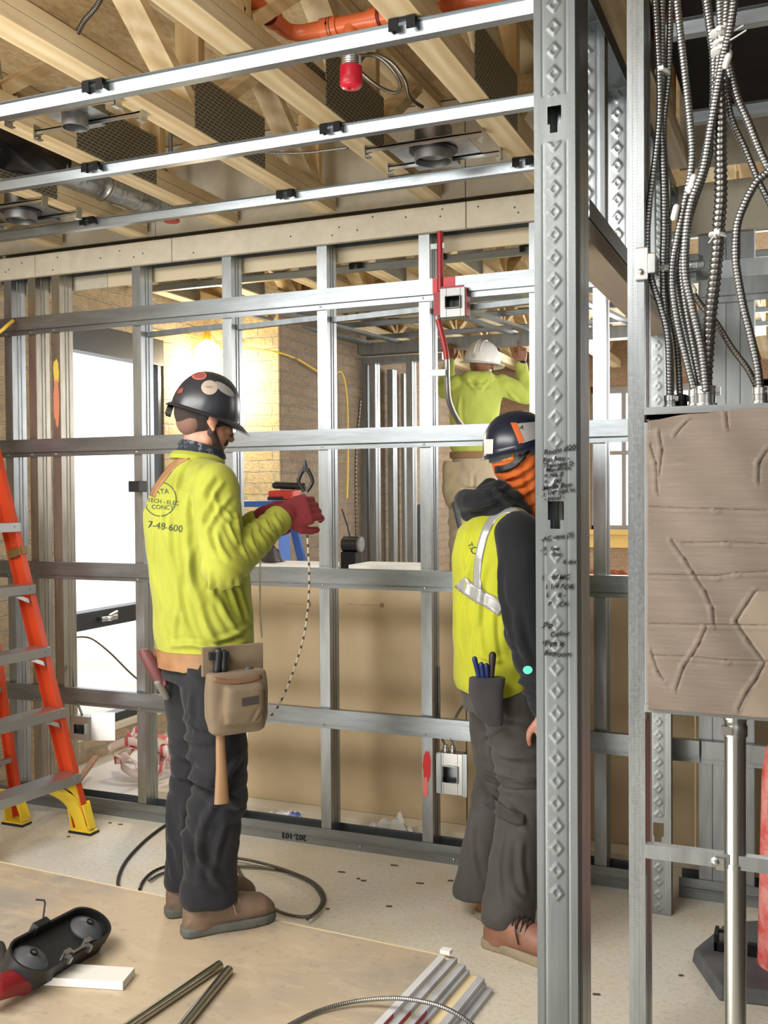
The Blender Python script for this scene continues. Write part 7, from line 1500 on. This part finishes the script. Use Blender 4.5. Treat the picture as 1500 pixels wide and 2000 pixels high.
hand_mb(m, w3r, (UP+CR*0.05), (f3*0.9-CR*0.3), side=1, curl=0.5, curls=(0.1, 0.9, 1.1, 1.1)); hand_mb(m, w3l, (UP), (f3), side=-1, curl=0.5)
bake(m, 'body', SK3, w3, 0.006, 3)
LIM3 = cloth('pale_lime_fleece', 'b0bd55', 'bcc962', 0.95)
m = MB(); m.loft([(D(924, 885), r3*0.150, f3*0.12), (D(924, 868), r3*0.172, f3*0.135), (D(926, 815), r3*0.175, f3*0.13), (D(931, 765), r3*0.190, f3*0.125), (D(934, 742), r3*0.165, f3*0.10), (D(937, 728), r3*0.09, f3*0.08)], 28)
m.caps(s3r, e3r, 0.078, 0.066, 18); m.caps(e3r, w3r-UP*0.02, 0.066, 0.042, 18); m.caps(s3l, e3l, 0.078, 0.062, 18); m.caps(e3l, w3l, 0.062, 0.042, 18)
m.caps(D(918, 738, -0.07), D(952, 738, -0.07), 0.05, 0.05, 16); m.caps(D(935, 745, -0.09), D(935, 757, -0.11), 0.045, 0.03, 16)
sc3 = [(tuple(D(x0, y0, -0.12)), tuple(D(x1, y1, -0.12)), .010, .008) for x0, y0, x1, y1 in [(912, 742, 934, 765), (956, 742, 937, 765), (990, 760, 1020, 790), (975, 770, 1000, 810), (900, 770, 905, 840), (960, 830, 985, 800)]]
fl = bake(m, 'sweatshirt', LIM3, w3, 0.008, 4, folds((), (), 0.003), pix=[(912, 742, 934, 766, .012, .012), (956, 742, 937, 766, .012, .012), (990, 760, 1020, 790, .012, .01), (975, 770, 1000, 815, .012, .01), (898, 770, 903, 840, .012, .01), (960, 830, 985, 800, .012, .01), (915, 750, 950, 750, .01, .01)])
m = MB(); n = 32; R = [[D(924, 889)+r3*math.sin(2*PI*j/n)*aa+f3*math.cos(2*PI*j/n)*bb+UP*zz for j in range(n)] for aa, bb, zz in ((0.165, 0.13, -0.022), (0.168, 0.133, 0.022), (0.16, 0.125, 0.022), (0.158, 0.123, -0.022))]; m.rings(R, closed=True); b3 = abs_child(m, 'tool_belt', plain('brown_belt', '8d6a48', 0.7), w3, w3, smooth=True, angle=50)
KH = cloth('khaki_trousers', 'a8997f', 'b8ab92', 0.9)
m = MB(); m.loft([(D(925, 893), r3*0.150, f3*0.115), (D(925, 925), r3*0.165, f3*0.13), (D(925, 950), r3*0.168, f3*0.125)], 24)
for s_ in (-1, 1): k = fl3(s_)+UP*0.48+f3*0.02; m.caps(D(925+s_*22, 945), k, 0.098, 0.082, 18); m.caps(k, fl3(s_)+UP*0.10, 0.082, 0.075, 18)
bake(m, 'trousers', KH, w3, 0.009, 3, folds([(tuple(D(925, 925, -0.12)), tuple(D(925, 985, -0.12)), .012, -.012), (tuple(D(905, 930, -0.12)), tuple(D(945, 928, -0.12)), .01, .006)], [(tuple(fl3(-1)+UP*0.5), (0, 0, 1), 80, 0.005, 0.25, 8), (tuple(fl3(1)+UP*0.5), (0, 0, 1), 80, 0.005, 0.25, 8)], 0.003))
for s_ in (-1, 1): boot(w3, w3, fl3(s_)-f3*0.09, f3, 0.29, BT2, lace=False)
m = MB(); pq = D(888, 945, -0.05); m.loft([(pq-UP*0.17, CR*0.05, CF*0.03), (pq-UP*0.10, CR*0.085, CF*0.045), (pq+UP*0.05, CR*0.09, CF*0.05), (pq+UP*0.16, CR*0.075, CF*0.04)], 22, pw=3); bake(m, 'pouch', cloth('khaki_bag', '8d7f66', 'a19275', 0.9), w3, 0.008, 2, folds((), (), 0.004)).parent = w3
m = MB().caps(D(888, 985, -0.12), D(898, 1030, -0.12), 0.02, 0.016); th(m, 'hammer', plain('hammer_grip', '4c5058', 0.6), 'grey gripped tool hanging from the khaki bag of the back room worker', 'hammer')
hat3, (q1_, q2_, q3_) = helmet(w3, D(941, 708, 0.02), (f3+CR*0.45+UP*0.02), UP+CR*0.12, 'e4e4e0', 'white_hat_shell', 1.15, visor=0.05, brim=0.022, rib=True, hl=0.125, hw=0.112, ht=0.135)
hb3 = bvh_of(hat3); disc(hb3, w3, 925, 695, 4.5, 5, plain('grey_sticker2', 'c3c2bf', 0.5), 'sticker', hat3)
m = MB().lathe([(0.034, -0.012), (0.036, 0), (0.034, 0.012)], w3r-UP*0.01, (w3r-e3r), 18); abs_child(m, 'black_cuff', BLACK, fl, w3, smooth=True)
